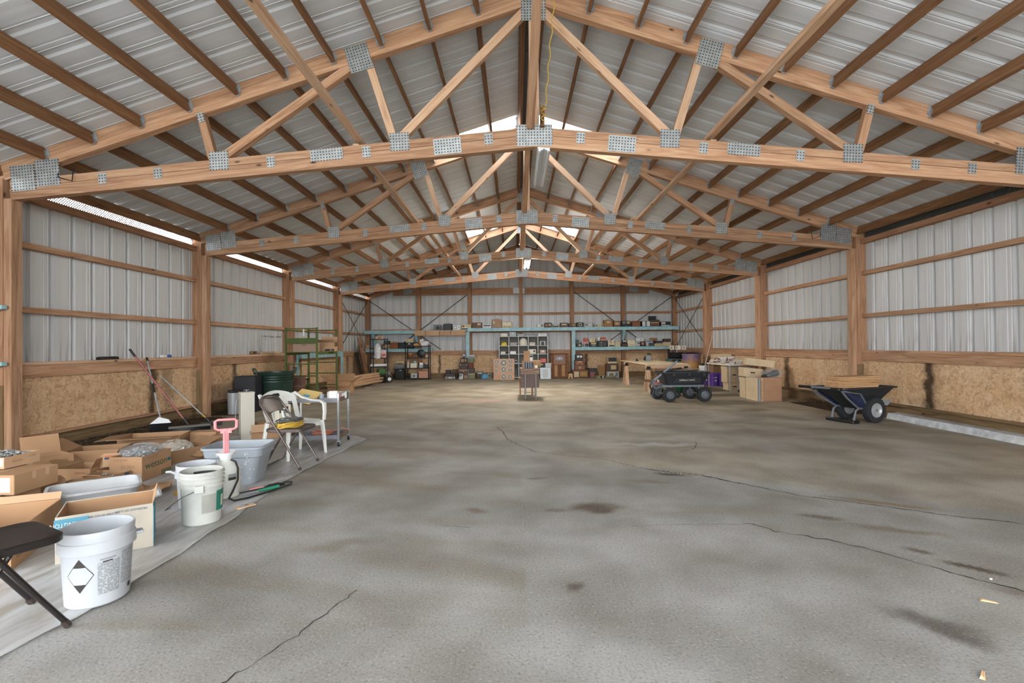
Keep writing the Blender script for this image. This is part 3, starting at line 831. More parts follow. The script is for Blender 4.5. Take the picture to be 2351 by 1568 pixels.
# ------------------------------------------------------------ big grey plastic bin
def rrect(L, W, r, n=5):
    P = []
    for cx, cy, a0 in ((L/2-r,W/2-r,0),(-L/2+r,W/2-r,90),(-L/2+r,-W/2+r,180),(L/2-r,-W/2+r,270)):
        for i in range(n+1):
            a = math.radians(a0+90*i/n); P.append((cx+r*math.cos(a), cy+r*math.sin(a)))
    return P
def loft(m, rings):
    n = len(rings[0][0]); o = len(m.v)
    for P, z in rings: m.v += [(x,y,z) for x, y in P]
    for k in range(len(rings)-1):
        for i in range(n):
            j = (i+1) % n; m.f.append((o+k*n+i, o+k*n+j, o+(k+1)*n+j, o+(k+1)*n+i))
    return m
def tub(m, L0, W0, L1, W1, H, r, t=.006, lip=.02, step=None):
    R = [(rrect(L0,W0,r), 0)]
    if step: R += [(rrect(L0+(L1-L0)*step*.5,W0+(W1-W0)*step*.5,r), H*step), (rrect(L1-.02,W1-.02,r), H*step+.02)]
    R += [(rrect(L1,W1,r), H-.02), (rrect(L1+lip*2,W1+lip*2,r+lip), H-.018), (rrect(L1+lip*2,W1+lip*2,r+lip), H), (rrect(L1-t*2,W1-t*2,r), H), (rrect(L0-t*2,W0-t*2,max(.005,r-t)), t)]
    loft(m, R); n = len(R[0][0]); m.f.append(tuple(range(n))[::-1]); m.f.append(tuple(range(len(m.v)-n, len(m.v)))); return m
GREYP = plain('grey_plastic', (160,166,172), .45, 0, None, .05, mscale=3)
T = thing('plastic_bin', 'grey tapered plastic bin with white paint drips, behind the sprayer', 'bin', (-2.83, 4.62, .006), .10)
tub(MB(), .36,.30,.52,.40,.345,.06,.006,.016,.68).build('tub', GREYP, T, smooth=True)
m = MB()
for i in range(26):
    z = random.uniform(.05,.30); x = random.uniform(-.12,.20); yy = -(.15+.05*z/.345)-.003-(.022 if z > .245 else 0)
    a = random.uniform(.002,.005); h = random.uniform(.006,.03)
    m.add([(x,yy,z),(x+a,yy,z+h*.3),(x+a*.4,yy-.0005,z+h),(x-a,yy,z+h*.4)], [(0,1,2,3)])
stuff(m.build('paint_drip', PAPER, T))
# ------------------------------------------------------------ folding chairs
CHAIRM = plain('brown_steel', (96,84,78), .38, .35); CHAIRD = plain('dark_brown_steel', (40,34,32), .42, .2)
FOOT = plain('rubber_foot', (60,48,42), .7)
def folding_chair(label, x, y, rz, mat):
    T = thing('folding_chair', label, 'chair', (x,y,.006), rz, 'brown metal folding chairs')
    hw = .205; r = .0115
    P = []
    for s in (-1,1):
        side = [(s*hw,.21,.012),(s*hw,.10,.19),(s*hw,-.02,.39),(s*hw,-.13,.56),(s*hw,-.20,.66)]
        P.append(side)
    top = [(-hw+.03,-.222,.705),(-hw+.09,-.232,.728),(0,-.236,.735),(hw-.09,-.232,.728),(hw-.03,-.222,.705)]
    MB().tube(P[0]+top+P[1][::-1], r, 8).build('main_frame', mat, T, smooth=True)
    hr = .18
    MB().tube([(-hr,.03,.385),(-hr,-.08,.20),(-hr,-.17,.04),(-hr+.02,-.21,.014),(hr-.02,-.21,.014),(hr,-.17,.04),(hr,-.08,.20),(hr,.03,.385)], r, 8).build('rear_leg_frame', mat, T, smooth=True)
    m = MB(); R = [(rrect(.37,.38,.06), .378), (rrect(.385,.395,.07), .382), (rrect(.385,.395,.07), .408), (rrect(.36,.37,.06), .415), (rrect(.30,.31,.06), .409)]
    loft(m, R); n = len(R[0][0]); m.f.append(tuple(range(n))[::-1]); m.f.append(tuple(range(len(m.v)-n, len(m.v))))
    m.build('seat', mat, T, loc=(0,.02,0), smooth=True)
    m = MB(); nx, nz = 10, 6
    for j in range(nz+1):
        v = j/nz; z = .545+.17*v; yb = -.125-.105*v
        hwj = hw*(1 if v < .6 else math.sqrt(max(.05, 1-((v-.6)/.42)**2*.75)))-.004
        for i in range(nx+1):
            u = -1+2*i/nx; zz = z-(.03*(1-u*u)*-1 if j == 0 else 0)
            m.v.append((u*hwj, yb-.022*(1-u*u), zz))
    for j in range(nz):
        for i in range(nx):
            a = j*(nx+1)+i; m.f.append((a,a+1,a+nx+2,a+nx+1))
    m.build('backrest', mat, T, smooth=True)
    for s in (-1,1):
        MB().tube([(s*hw,.213,.0),(s*hw,.198,.026)], .015, 8).build('rubber_foot', FOOT, T)
        MB().beam((s*(hr+.012),.03,.385),(s*(hr+.012),-.10,.47),.004,.02).build('brace', mat, T)
    return T
folding_chair('dark folding chair cut off by the picture edge, nearest to the viewer', -2.545, 2.13, math.radians(-29), CHAIRD)
folding_chair('brown folding chair with coiled cords lying on its seat', -2.63, 5.20, math.radians(-92), CHAIRM)
# cords on the chair seat
YELLOW = plain('yellow_cord', (206,168,64), .5); GREYC = plain('grey_cord', (84,86,86), .5)
def coil(m, r, turns, rad, z0, zs, sq=.6, jit=.012, n=26):
    P = []
    for i in range(turns*n):
        a = 2*PI*i/n; rr = r*(1+.10*math.sin(i*.37)); P.append((rr*math.cos(a)+random.uniform(-jit,jit)*.3, rr*sq*math.sin(a), z0+zs*i/(turns*n)+.006*math.sin(i*.9)))
    return m.tube(P, rad, 6)
m = coil(MB(), .145, 9, .0065, 0, .045)
tag(m.build('extension_cord', YELLOW, None, (-2.60, 5.15, .428), (0,0,1.2), True), 'coiled yellow extension cord lying on the folding chair seat', 'cord')
m = coil(MB(), .13, 4, .0055, .052, .028); m.tube([(.10,.02,.07),(.03,.07,.13),(-.04,.05,.15),(-.06,-.02,.11),(.0,-.04,.085)], .0055, 6)
tag(m.build('power_cord', GREYC, None, (-2.60, 5.15, .428), (0,0,.9), True), 'grey cable looped on top of the yellow cord', 'cord')
# ------------------------------------------------------------ white plastic armchair
MONO = plain('monobloc_plastic', (224,222,214), .42, 0, None, .05, mscale=4)
T = thing('plastic_armchair', 'white moulded plastic armchair behind the folding chair', 'chair', (-2.80, 5.70, .006), math.radians(-118)); T.scale = (1.08,1.0,1.0)
m = MB(); nx, ny = 12, 10
for j in range(ny+1):
    v = j/ny
    for i in range(nx+1):
        u = -1+2*i/nx; m.v.append((u*(.205+.015*v), -.19+.40*v, .395-.02*(1-u*u)*math.sin(PI*min(1,v*1.1))-(.03*max(0,v-.85)/.15)))
o = len(m.v); m.v += [(x,y,z-.012) for x,y,z in m.v]
for j in range(ny):
    for i in range(nx):
        a = j*(nx+1)+i; m.f += [(a,a+1,a+nx+2,a+nx+1),(o+a,o+a+nx+1,o+a+nx+2,o+a+1)]
for i in range(nx):
    a = ny*(nx+1)+i; m.f.append((a,a+1,o+a+1,o+a))
m.box((-.215,.19,.335),(.215,.212,.372)); m.build('seat', MONO, T, smooth=True)
def back_pt(u, v):   # u -1..1 , v 0..1
    wv = .205+.02*v; cr = 1-.35*max(0,(v-.72)/.28)**2
    return (u*wv*cr, -.185-.13*v-.035*(1-u*u), .39+.345*v-.03*u*u*v)
m = MB(); nu, nv = 16, 12
def solid_back(u0, u1, v0, v1, skip=None):
    o = len(m.v); n1, n2 = 8, 8
    for sgn in (0,1):
        for j in range(n2+1):
            for i in range(n1+1):
                x,y,z = back_pt(u0+(u1-u0)*i/n1, v0+(v1-v0)*j/n2); m.v.append((x,y-(.010 if sgn else 0),z))
    K = (n1+1)*(n2+1)
    for j in range(n2):
        for i in range(n1):
            a = o+j*(n1+1)+i; m.f += [(a,a+1,a+n1+2,a+n1+1),(a+K,a+K+n1+1,a+K+n1+2,a+K+1)]
    for j in range(n2):
        for c in (0,n1):
            a = o+j*(n1+1)+c; m.f.append((a,a+n1+1,a+n1+1+K,a+K))
    for i in range(n1):
        for r_ in (0,n2):
            a = o+r_*(n1+1)+i; m.f.append((a,a+1,a+1+K,a+K))
solid_back(-1,1,.90,1.0); solid_back(-1,-.22,.80,.90); solid_back(.22,1,.80,.90); solid_back(-1,1,.62,.80)
solid_back(-1,-.78,0,.62); solid_back(.78,1,0,.62); solid_back(-.52,.52,0,.62)
m.build('backrest', MONO, T, smooth=True)
for s in (-1,1):
    a = MB(); pts = [(s*.215,-.30,.70),(s*.245,-.20,.635),(s*.265,-.05,.605),(s*.268,.10,.60),(s*.258,.165,.575),(s*.248,.185,.48),(s*.235,.19,.385)]
    a.tube(pts, [.022,.026,.03,.03,.028,.024,.022], 8, flat=.55); a.build('armrest', MONO, T, smooth=True)
    for yy, ty in ((.19,.215),(-.18,-.23)):
        l = MB(); l.tube([(s*.205,yy,.385),(s*.225,(yy+ty)/2,.2),(s*.235,ty,0)], [.034,.028,.02], 8, flat=.6); l.build('leg', MONO, T, smooth=True)
# ------------------------------------------------------------ steel utility cart
CHROME = plain('chrome', (190,192,194), .22, .8); CARTB = plain('cart_brown', (118,100,86), .55, 0, None, .08); CARTT = plain('cart_top_grey', (122,122,130), .4, .2)
T = thing('utility_cart', 'two shelf steel utility cart on casters beside the white armchair', 'cart', (-2.78, 6.36, .006), .06)
L2, W2 = .31, .225
for sx in (-1,1):
    for sy in (-1,1):
        l = MB().bbox((sx*L2-.014,sy*W2-.014,.07),(sx*L2+.014,sy*W2+.014,.665 if sx > 0 else .64),.004).build('leg', CHROME, T)
        c = MB(); c.tube([(sx*L2-.011,sy*W2,.031),(sx*L2+.011,sy*W2,.031)], .030, 14); w_ = c.build('caster', BLACKP, T, smooth=True)
        MB().beam((sx*L2,sy*W2,.075),(sx*L2,sy*W2,.035),.034,.012).build('caster_fork', GALV, w_)
for z, nm in ((.575,'top_shelf'),(.115,'bottom_shelf')):
    m = MB(); m.box((-L2,-W2,z),(L2,W2,z+.006)); m.build(nm, CARTT, T)
    for a, b in (((-L2,-W2-.004,z-.02),(L2,-W2+.004,z+.03)),((-L2,W2-.004,z-.02),(L2,W2+.004,z+.03))):
        MB().box(a, b).build('shelf_rim', CARTT, T)
    for sx in (-1,1): MB().box((sx*L2-.004,-W2,z-.02),(sx*L2+.004,W2,z+.035)).build('shelf_rim', CARTB, T)
MB().beam((L2,-W2,.66),(L2,W2,.66),.014,.02).build('push_bar', CHROME, T)
ORANGE = plain('orange_cord', (206,128,100), .5)
m = coil(MB(), .12, 4, .006, 0, .05, .9); m.tube([(.10,.03,.03),(.24,.05,.06),(.33,.10,.02)], .006, 6)
tag(m.build('extension_cord', ORANGE, None, (-2.72, 6.32, .134), (0,0,.3), True), 'tangled orange cord on the bottom shelf of the utility cart', 'cord')
def onto(name, label, cat, x, y, z, rz, d, mat, **kw):
    return tag(MB().bbox((-d[0]/2,-d[1]/2,0),(d[0]/2,d[1]/2,d[2]),min(d)*.15).build(name, mat, None, (x,y,z), (0,0,rz)), label, cat, kw.get('group'))
ENV = plain('manila_yellow', (222,188,120), .7)
T = thing('envelope', 'large yellow padded envelope propped among the clutter on the cart', 'envelope', (-2.92, 6.28, .62), -.3, rot=(.5,.12,-.35))
MB().bbox((-.17,-.13,0),(.17,.13,.012),.004).build('envelope_body', ENV, T); MB().box((-.03,-.05,.0122),(.06,.03,.0126)).build('blue_print', INK_BL, T)
T = thing('white_carton', 'small white carton at the push bar end of the cart', 'box', (-2.54, 6.22, .583), .2)
MB().bbox((-.05,-.04,0),(.05,.04,.115),.004).build('carton', PAPER, T); MB().box((-.0505,-.025,.03),(-.0500,.02,.08)).build('print', INK_RD, T)
T = thing('glove_box', 'flat white and pink tissue box on the far corner of the cart', 'box', (-2.58, 6.45, .583), .3)
MB().bbox((-.12,-.06,0),(.12,.06,.085),.004).build('carton', PAPER, T); MB().box((-.08,-.0605,.02),(.06,-.0600,.06)).build('print', PINK, T)
T = thing('plastic_jar', 'white round jar standing on the cart beside the yellow envelope', 'jar', (-3.03, 6.19, .583), 0)
MB().lathe([(.0001,0),(.042,0),(.045,.06),(.03,.085),(.0001,.085)], 18).build('jar', WHITE, T, smooth=True); MB().lathe([(.032,.085),(.032,.105),(.0001,.105)], 16).build('cap', WHITE, T)
T = thing('tin_cup', 'small grey metal cup standing in the middle of the cart', 'cup', (-2.70, 6.24, .583), 0)
MB().lathe([(.0001,0),(.026,0),(.030,.075),(.027,.075),(.0001,.01)], 16).build('cup', GALV, T, smooth=True)
for i, (x, y, a, d, mt, lb) in enumerate(((-2.85,6.44,.4,(.20,.14,.012),CARD_P,'piece of scrap cardboard lying flat on the cart top'),(-2.66,6.37,-.3,(.16,.11,.015),PAPER,'folded white paper on the cart top near the tin cup'))):
    onto('scrap_piece', lb, 'scrap', x, y, .583, a, d, mt)
T = thing('soap_box', 'white and yellow detergent carton with a dark label on the white armchair seat', 'box', (-2.95, 5.72, .40), .8)
MB().bbox((-.07,-.06,0),(.07,.06,.19),.004).build('carton', CREAM, T); MB().box((-.06,-.0606,.10),(.04,-.0600,.17)).build('dark_label', INK_DK, T); MB().box((-.04,-.0610,.12),(.02,-.0607,.155)).build('label_badge', INK_RD, T)
# ------------------------------------------------------------ tall beige metal cabinet (wall heater)
BEIGE = plain('beige_enamel', (206,200,184), .4)
T = thing('wall_heater', 'tall narrow beige metal heater cabinet with louvre slots', 'heater', (-3.93, 6.74, .003), math.radians(38))
MB().bbox((-.085,-.085,0),(.085,.085,.64),.004).build('casing', BEIGE, T)
for i in range(3): MB().box((.02,-.0862,.07+.02*i),(.07,-.0848,.076+.02*i)).build('louvre_slot', INK_DK, T)
MB().box((-.088,-.088,.628),(.088,.088,.645)).build('top_plate', BEIGE, T)
MB().tube([(-.085,-.03,.55),(-.13,-.04,.54),(-.14,-.04,.45),(-.14,-.04,.12),(-.12,-.04,.08),(-.085,-.03,.07)], .004, 6).build('wire_loop', GALV, T)
MB().tube([(0,0,.645),(0,0,.67)], .006, 8).cbox((0,0,.672),(.07,.015,.006)).build('top_valve', GALV, T)
c = carton('open cardboard box standing behind the beige heater cabinet', -3.72, 6.86, 0, .35, .34, .26, .20, flaps=(('R',.13,35),('F',.12,-50)), group=None)
# ------------------------------------------------------------ cardboard boxes by the left wall
G = 'open cardboard boxes on the plastic sheet'
def rzdeg(d): return math.radians(d)
# white printed box behind the nearest bucket; its long face looks towards the viewer
T = carton('white printed carton with blue end and upside-down lettering, nearest bucket in front', -2.83, 3.125, .006, rzdeg(35), .46, .37, .27, CARD_W, (), G)
MB().box((-.2345,-.187,.13),(-.08,-.1858,.255)).build('blue_panel', INK_BL, T)
MB().box((.2305,-.185,.0),(.2335,.185,.25)).build('blue_end', INK_BL, T)
txt('WASHINGTON', .036, PAPER, T, FRONT(-.155,-.1890,.222,PI), sx=.8); txt('JUNIOR', .055, INK_DK, T, FRONT(-.15,-.1890,.165,PI), sx=.8)
txt('SOLDIER BOXES 300', .016, INK_NV, T, FRONT(-.01,-.1880,.245,PI)); txt('PRODUCE OF U.S.A.', .018, INK_NV, T, FRONT(.12,-.1890,.25,PI))
m = MB(); m.lathe([(.03,0),(.055,.0)], 20, TR(.02,-.1885,.15) @ RX(PI/2), cap=False); m.box((.0,-.189,.05),(.06,-.1884,.075)); m.build('teal_mark', TEALINK, T)
flap(T,'R',.46,.37,.27,.06,70,CARD_P,.05)
box_body(MB(), .448,.358,.262,.002).build('inner_liner', CARD, T, loc=(0,0,.004))
# large tan box behind the nearest chair
T = carton('large tan open box behind the dark folding chair', -3.47, 2.98, .006, rzdeg(26), .50, .73, .21, CARD, (), G)
MB().box((.2502,-.30,.05),(.2512,-.12,.12)).build('printed_panel', INK_BR, T)
flap(T,'B',.50,.73,.21,.05,60,CARD_P)
# grey plastic tray
T = thing('storage_tray', 'shallow grey plastic tote with rounded corners between tan box and white carton', 'tote', (-3.46, 3.75, .006), rzdeg(40))
tub(MB(), .46,.32,.54,.40,.21,.07,.006,.014,.7).build('tub', plain('pale_grey_plastic', (188,188,188), .5, 0, None, .04), T, smooth=True)
# stack at the left edge
T = carton('low open carton under the battered box, full of grey parts', -4.25, 3.80, .006, rzdeg(90), .28, .38, .15, CARD, (), G)
PARTS = plain('small_silver_parts', (170,170,168), .35, .4, None, .3, mscale=40)
def pile(parent, L, W, z, n, mat, r=(.008,.02)):
    m = MB()
    for i in range(n):
        x = random.uniform(-L/2,L/2); y = random.uniform(-W/2,W/2); rr = random.uniform(*r)
        m.sphere((x,y,z+.04*(1-(x/L*2)**2)*(1-(y/W*2)**2)+random.uniform(-.005,.01)), rr, 6, 4, (1,random.uniform(.5,1.1),.6))
    m.add([(-L/2,-W/2,z-.01),(L/2,-W/2,z-.01),(L/2,W/2,z-.01),(-L/2,W/2,z-.01)], [(0,1,2,3)])
    return m.build('loose_parts', mat, parent)
stuff(pile(T, .26, .36, .07, 60, PARTS))
T2 = closed_carton('tan carton with a red oval mark under the battered box', -4.20, 4.165, .006, rzdeg(52), .17, .20, .15, CARD, G, tape=False)
m = MB(); m.lathe([(.0001,0),(.042,0)], 24, TR(.02,-.1012,.065) @ RX(PI/2), 1.0, .55); m.build('red_oval', INK_RD, T2); txt('Petri', .030, CARD_P, T2, FRONT(.02,-.1022,.065)); txt('TOYS', .018, INK_RD, T2, FRONT(.02,-.1022,.115))
T = closed_carton('long battered tan carton with white label, laid on other boxes', -4.235, 3.865, .160, rzdeg(90), .36, .44, .15, CARD, G, tape=False)
MB().box((-.1812,-.19,.02),(-.1802,-.08,.13)).build('white_label', PAPER, T); MB().box((-.18,-.03,.148),(.18,.03,.1512)).build('worn_tape', CARD_P, T)
for sx in (-.04,.07): MB().box((sx,-.2208,.09),(sx+.03,-.2198,.145)).build('torn_patch', CARD_P, T)
T = carton('shallow carton of small silver parts on top of the battered box', -4.43, 3.99, .318, rzdeg(88), .28, .36, .09, CARD_P, (), G)
MB().box((-.1412,-.17,.02),(-.1402,-.10,.08)).build('white_label', PAPER, T); txt('FRAGILE', .022, INK_BR, T, FRONT(-.04,-.1812,.045)); txt('CORY', .024, INK_BR, T, FRONT(.08,-.1812,.062))
stuff(pile(T, .26, .33, .065, 190, PARTS))
c = carton('open carton with green lettering and a folded grey lid behind the battered box', -4.76, 4.73, .006, rzdeg(60), .30, .30, .23, CARD, (('B',.18,70),('L',.2,10)), G)
txt('Line-pac', .05, INK_GN, c, FRONT(-.02,-.1512,.10)); txt('SERVICE', .030, INK_GN, c, FRONT(.05,-.1512,.18))
c = carton('low open carton with faint red print in front of the green lettered one', -4.37, 4.72, .006, 0, .31, .28, .13, CARD, (('R',.10,60),('L',.12,35)), G)
txt('KEEP DRY', .022, INK_RD, c, FRONT(.06,-.1412,.09))
c = carton('small open carton with a pale inner corner beside the red oval box', -4.06, 4.305, .006, rzdeg(4), .20, .07, .10, CARD_P, (('F',.05,-80),), G)
# small boxes in front of the oil carton
c = carton('small open carton with navy stamps, left of the green lettered oil carton', -3.96, 4.465, .006, rzdeg(88), .20, .27, .12, CARD, (('L',.12,15),), G)
txt('PARTS', .022, INK_NV, c, FRONT(.055,-.1362,.075)); txt('KORKS', .030, INK_NV, c, FRONT(-.02,-.1362,.03)); MB().box((.03,-.1366,.088),(.085,-.1358,.112)).build('navy_stamp', INK_NV, c)
stuff(pile(c, .16, .22, .07, 12, PARTS, (.015,.03)))
c = closed_carton('little tilted carton with orange and blue bands, beside the oil carton', -4.12, 4.69, .118, rzdeg(52), .13, .12, .13, CARD_P, G, tilt=(-.3,.1), tape=False)
MB().box((-.06,-.0612,.09),(.05,-.0602,.108)).build('orange_band', plain('ink_orange', (206,122,84), .7), c); MB().box((-.06,-.0614,.072),(.05,-.0604,.089)).build('navy_band', INK_NV, c)
onto('plain_box', 'low plain carton under the little tilted box', 'box', -4.125, 4.70, .006, 0, (.13,.20,.105), CARD)
c = carton('oil carton with green lettering, heaped with bagged silver parts', -3.895, 4.79, .006, rzdeg(92), .41, .30, .235, CARD, (), G)
txt('wesson', .092, INK_GN, c, FRONT(-.01,-.1512,.135), sx=1.1); txt('24/38 OZ. SIZE', .022, INK_BR, c, FRONT(-.06,-.1512,.205)); MB().box((.15,-.1518,.12),(.195,-.1506,.15)).build('teal_patch', TEALINK, c)
MB().box((.06,-.1518,.0),(.2045,-.1506,.05)).build('olive_panel', plain('ink_olive', (122,112,76), .8), c)
txt('WESSON', .032, INK_BR, c, TR(-.2062,.05,.205) @ RZ(-PI/2) @ RX(PI/2)); txt('01284', .05, INK_BR, c, TR(-.2062,-.02,.14) @ RZ(-PI/2) @ RX(PI/2))
def bagmat(name, c, a):
    t = NT(name); t.b.inputs['Alpha'].default_value = a
    return t.fin(lin(c), .12, 0, .7)
BAG = bagmat('clear_bag', (196,198,200), .28); BAGW = bagmat('milky_bag', (200,190,174), .7)
def bag(label, x, y, z, rx, ry, rz_, mat, seed, fill=None):
    T = thing('plastic_bag', label, 'bag', (x,y,z))
    if fill:
        m = MB(); random.seed(seed)
        for i in range(70):
            a = random.uniform(0,6.28); q = math.sqrt(random.random())*.8; h = random.uniform(.05,.8)
            m.sphere((rx*q*math.cos(a), ry*q*math.sin(a), rz_*h*(1-q*q*.8)), random.uniform(.012,.024), 6, 4, (1,.7,.6))
        stuff(m.build('bag_contents', fill, T))
    m = MB(); n, k = 30, 12
    for j in range(k+1):
        v = j/k
        for i in range(n):
            t = 2*PI*i/n; cr = 1+.22*fb(math.cos(t)*2.2+seed, math.sin(t)*2.2+v*3, 3.4, 4, seed)
            rr = math.sin(PI*(.12+.88*v)/1.0) if v < .5 else math.cos(PI/2*(v-.45)/.55)
            rr = max(.02, min(1, .75+.5*v) if v < .5 else math.sqrt(max(0,1-((v-.5)/.5)**2)))
            m.v.append((rx*rr*cr*math.cos(t), ry*rr*cr*math.sin(t), rz_*v*(1+.15*fb(math.cos(t)+v*3, math.sin(t), 3, 2, seed+3))))
    for j in range(k):
        for i in range(n): m.f.append((j*n+i, j*n+(i+1) % n, (j+1)*n+(i+1) % n, (j+1)*n+i))
    m.f.append(tuple(range(k*n,k*n+n))); m.build('bag_film', mat, T); return T
bag('clear bag of silver parts heaped on the oil carton', -3.90, 4.80, .20, .16, .20, .13, BAG, 3, PARTS)
c = carton('shallow carton holding a milky plastic bag, behind the oil carton', -4.02, 5.52, .006, rzdeg(70), .46, .34, .14, CARD, (('R',.16,20),), G)
bag('milky white bag slumped in a shallow carton behind the oil carton', -4.06, 5.52, .03, .18, .14, .20, BAGW, 9, PARTS)
c = carton('large open carton with long flaps spread flat, farthest along the left wall', -4.54, 5.86, .006, rzdeg(18), .62, .40, .22, CARD, (('F',.28,6),('L',.22,-5)), G)
txt('GLASS JARS', .05, INK_DK, c, TR(.3112,-.02,.15) @ RZ(PI/2) @ RX(PI/2)); txt('50 MARKET', .04, INK_DK, c, TR(.3112,-.02,.09) @ RZ(PI/2) @ RX(PI/2))
c = carton('open tan carton lying against the dirt beside the left wall', -4.66, 5.22, .006, rzdeg(20), .46, .36, .20, CARD, (('F',.18,-30),('L',.2,30)), G)
closed_carton('small tan carton beside the far end of the large flapped carton', -4.16, 6.22, .006, rzdeg(10), .30, .2, .2, CARD, G)
closed_carton('tiny carton next to the grey bin at the sheet edge', -3.92, 6.12, .006, rzdeg(16), .16, .2, .17, CARD, G)
# torn cardboard scraps
def scrap(label, x, y, z, rz_, L, W, seed, mat=CARD):
    m = MB(); random.seed(seed); n = 14; k = 6
    for j in range(k+1):
        for i in range(n+1):
            u = i/n-.5; v = j/k-.5
            m.v.append((u*L*(1+.1*random.uniform(-1,1)*(j in (0,k))), v*W*(1+.12*random.uniform(-1,1)*(i in (0,n))), .03+.05*fb(u*3+seed, v*3, 1.5, 2, seed)+.03*abs(u)))
    for j in range(k):
        for i in range(n):
            a = j*(n+1)+i; m.f.append((a,a+1,a+n+2,a+n+1))
    o = len(m.v); m.v += [(x_,y_,z_-.005) for x_,y_,z_ in m.v]; m.f += [tuple(q+o for q in f[::-1]) for f in list(m.f)]
    return tag(m.build('cardboard_scrap', mat, None, (x,y,z), (0,0,rz_)), label, 'cardboard', 'torn cardboard scraps')
scrap('torn brown cardboard folded beside the grey bin', -3.42, 5.18, .03, .8, .42, .28, 5)
scrap('crumpled cardboard flap leaning behind the white buckets', -3.55, 5.5, .05, .3, .5, .25, 6)
scrap('flat brown paper scrap between the grey tote and small cartons', -3.45, 4.28, .01, .5, .34, .24, 11)
random.seed(21)
T = thing('plastic_cup', 'white plastic cup on its side behind the white carton', 'cup', (-3.22, 3.95, .06), .4, rot=(0,1.2,.5))
MB().lathe([(.0001,0),(.03,0),(.042,.10),(.039,.10),(.028,.006),(.0001,.006)], 20).build('cup', WHITE, T, smooth=True)
m = coil(MB(), .07, 2, .005, .0, .01, .8)
tag(m.build('rope_loop', YELLOW, None, (-3.10, 4.22, .012), (0,0,0), True), 'loop of yellow rope on the sheet beside the looped bucket', 'rope')
# ------------------------------------------------------------ dark mulch along the walls
MULCH = plain('dark_mulch', (78,66,52), .95, 0, None, .45, mscale=30, spec=.1)
def mulch(nm, x0, x1, ya, yb, n, h, s):
    m = MB(); random.seed(s)
    nxx, nyy = 12, int((yb-ya)/.06)
    for j in range(nyy+1):
        y = ya+(yb-ya)*j/nyy
        for i in range(nxx+1):
            u = i/nxx; x = x0+(x1-x0)*u; e = min(1, 4*min(j,nyy-j)/nyy)
            m.v.append((x, y, e*h*(1-u)**1.3*(1+.9*fb(x, y, 6, 3, s))+.002+.03*max(0,fb(x,y,18,2,s+1))*(1-u)))
    for j in range(nyy):
        for i in range(nxx):
            a = j*(nxx+1)+i; f = (a,a+1,a+nxx+2,a+nxx+1); m.f.append(f if x1 > x0 else f[::-1])
    for i in range(n):
        u = random.random()**1.6; x = x0+(x1-x0)*u; y = random.uniform(ya,yb)
        p = Vector((x,y,h*(1-u)**1.3+.008)); a = random.uniform(0,6.28); l = random.uniform(.01,.04)
        m.beam(p, p+Vector((l*math.cos(a), l*math.sin(a), random.uniform(-.004,.012))), .006, .004)
    o = stuff(m.build('mulch', MULCH)); o['label'] = nm; o['category'] = 'mulch'; return o
mulch('dark crumbly mulch heaped along the foot of the left wall', -5.93, -5.48, 5.6, 8.9, 1300, .06, 2)
mulch('dark mulch heaped at the foot of the left wall past the second post', -5.93, -5.4, 9.1, 12.2, 500, .06, 4)
mulch('dark mulch at the foot of the right wall behind the wheelbarrow', 5.93, 5.5, 8.6, 10.4, 500, .07, 3)
# ------------------------------------------------------------ brooms and mop leaning on the left wall
RED = plain('dusty_red_metal', (156,92,92), .4, .3)
T = thing('push_broom', 'push broom with a long red handle and black grip leaning on the left wall', 'broom')
MB().tube([(-5.90,7.20,1.24),(-5.24,7.45,.13)], .0125, 10).build('handle', RED, T, smooth=True)
MB().tube([(-5.905,7.198,1.25),(-5.84,7.222,1.14)], .016, 10).build('grip', BLACKP, T, smooth=True)
MB().tube([(-5.275,7.44,.19),(-5.215,7.46,.09)], .018, 10).build('socket', BLACKP, T)
Mx = TR(-5.20,7.47,.055) @ RZ(.62)
MB().bbox((-.27,-.035,.0),(.27,.035,.03),.006,Mx).build('broom_head', plain('broom_block', (120,116,104), .7), T)
m = MB()
for i in range(90):
    for j in range(5): 
        x = -.26+.52*i/89; y = -.028+.056*j/4
        m.beam(Mx @ Vector((x,y,.0)), Mx @ Vector((x*1.03,y*1.5,-.055)), .004, .004)
stuff(m.build('bristles', BLACKP, T))
T = thing('house_broom', 'grey handled broom with a white angled cap leaning on the left wall', 'broom')
MB().tube([(-5.95,7.60,1.10),(-5.55,7.33,.22)], .011, 10).build('handle', GALV, T, smooth=True)
MB().tube([(-5.955,7.603,1.115),(-5.93,7.585,1.065)], .014, 10).build('grip', BLACKP, T); MB().tube([(-5.775,7.48,.72),(-5.715,7.44,.585)], .014, 10).build('sleeve', BLACKP, T)
Mx = TR(-5.545,7.33,.0) @ RZ(.5)
MB().add([(-.13,-.03,.14),(.13,-.03,.14),(.13,.03,.14),(-.13,.03,.14),(-.02,-.02,.235),(.10,-.02,.19),(.10,.02,.19),(-.02,.02,.235)], [(0,3,2,1),(4,5,6,7),(0,1,5,4),(1,2,6,5),(2,3,7,6),(3,0,4,7)], Mx).build('cap', WHITE, T)
m = MB()
for i in range(40):
    for j in range(5):
        x = -.12+.24*i/39; y = -.025+.05*j/4; m.beam(Mx @ Vector((x,y,.145)), Mx @ Vector((x*1.15-.01,y*1.4,.012)), .005, .005)
stuff(m.build('bristles', BLACKP, T))
T = thing('floor_squeegee', 'thin grey pole with a yellow end leaning across the red broom', 'tool')
MB().tube([(-5.93,7.84,.83),(-5.26,7.93,.14)], .009, 8).build('pole', GALV, T, smooth=True)
MB().tube([(-5.31,7.925,.19),(-5.23,7.935,.11)], .011, 8).build('yellow_end', YELLOW, T); MB().tube([(-5.25,7.93,.13),(-5.19,7.94,.06)], .018, 8).build('clamp', BLACKP, T)
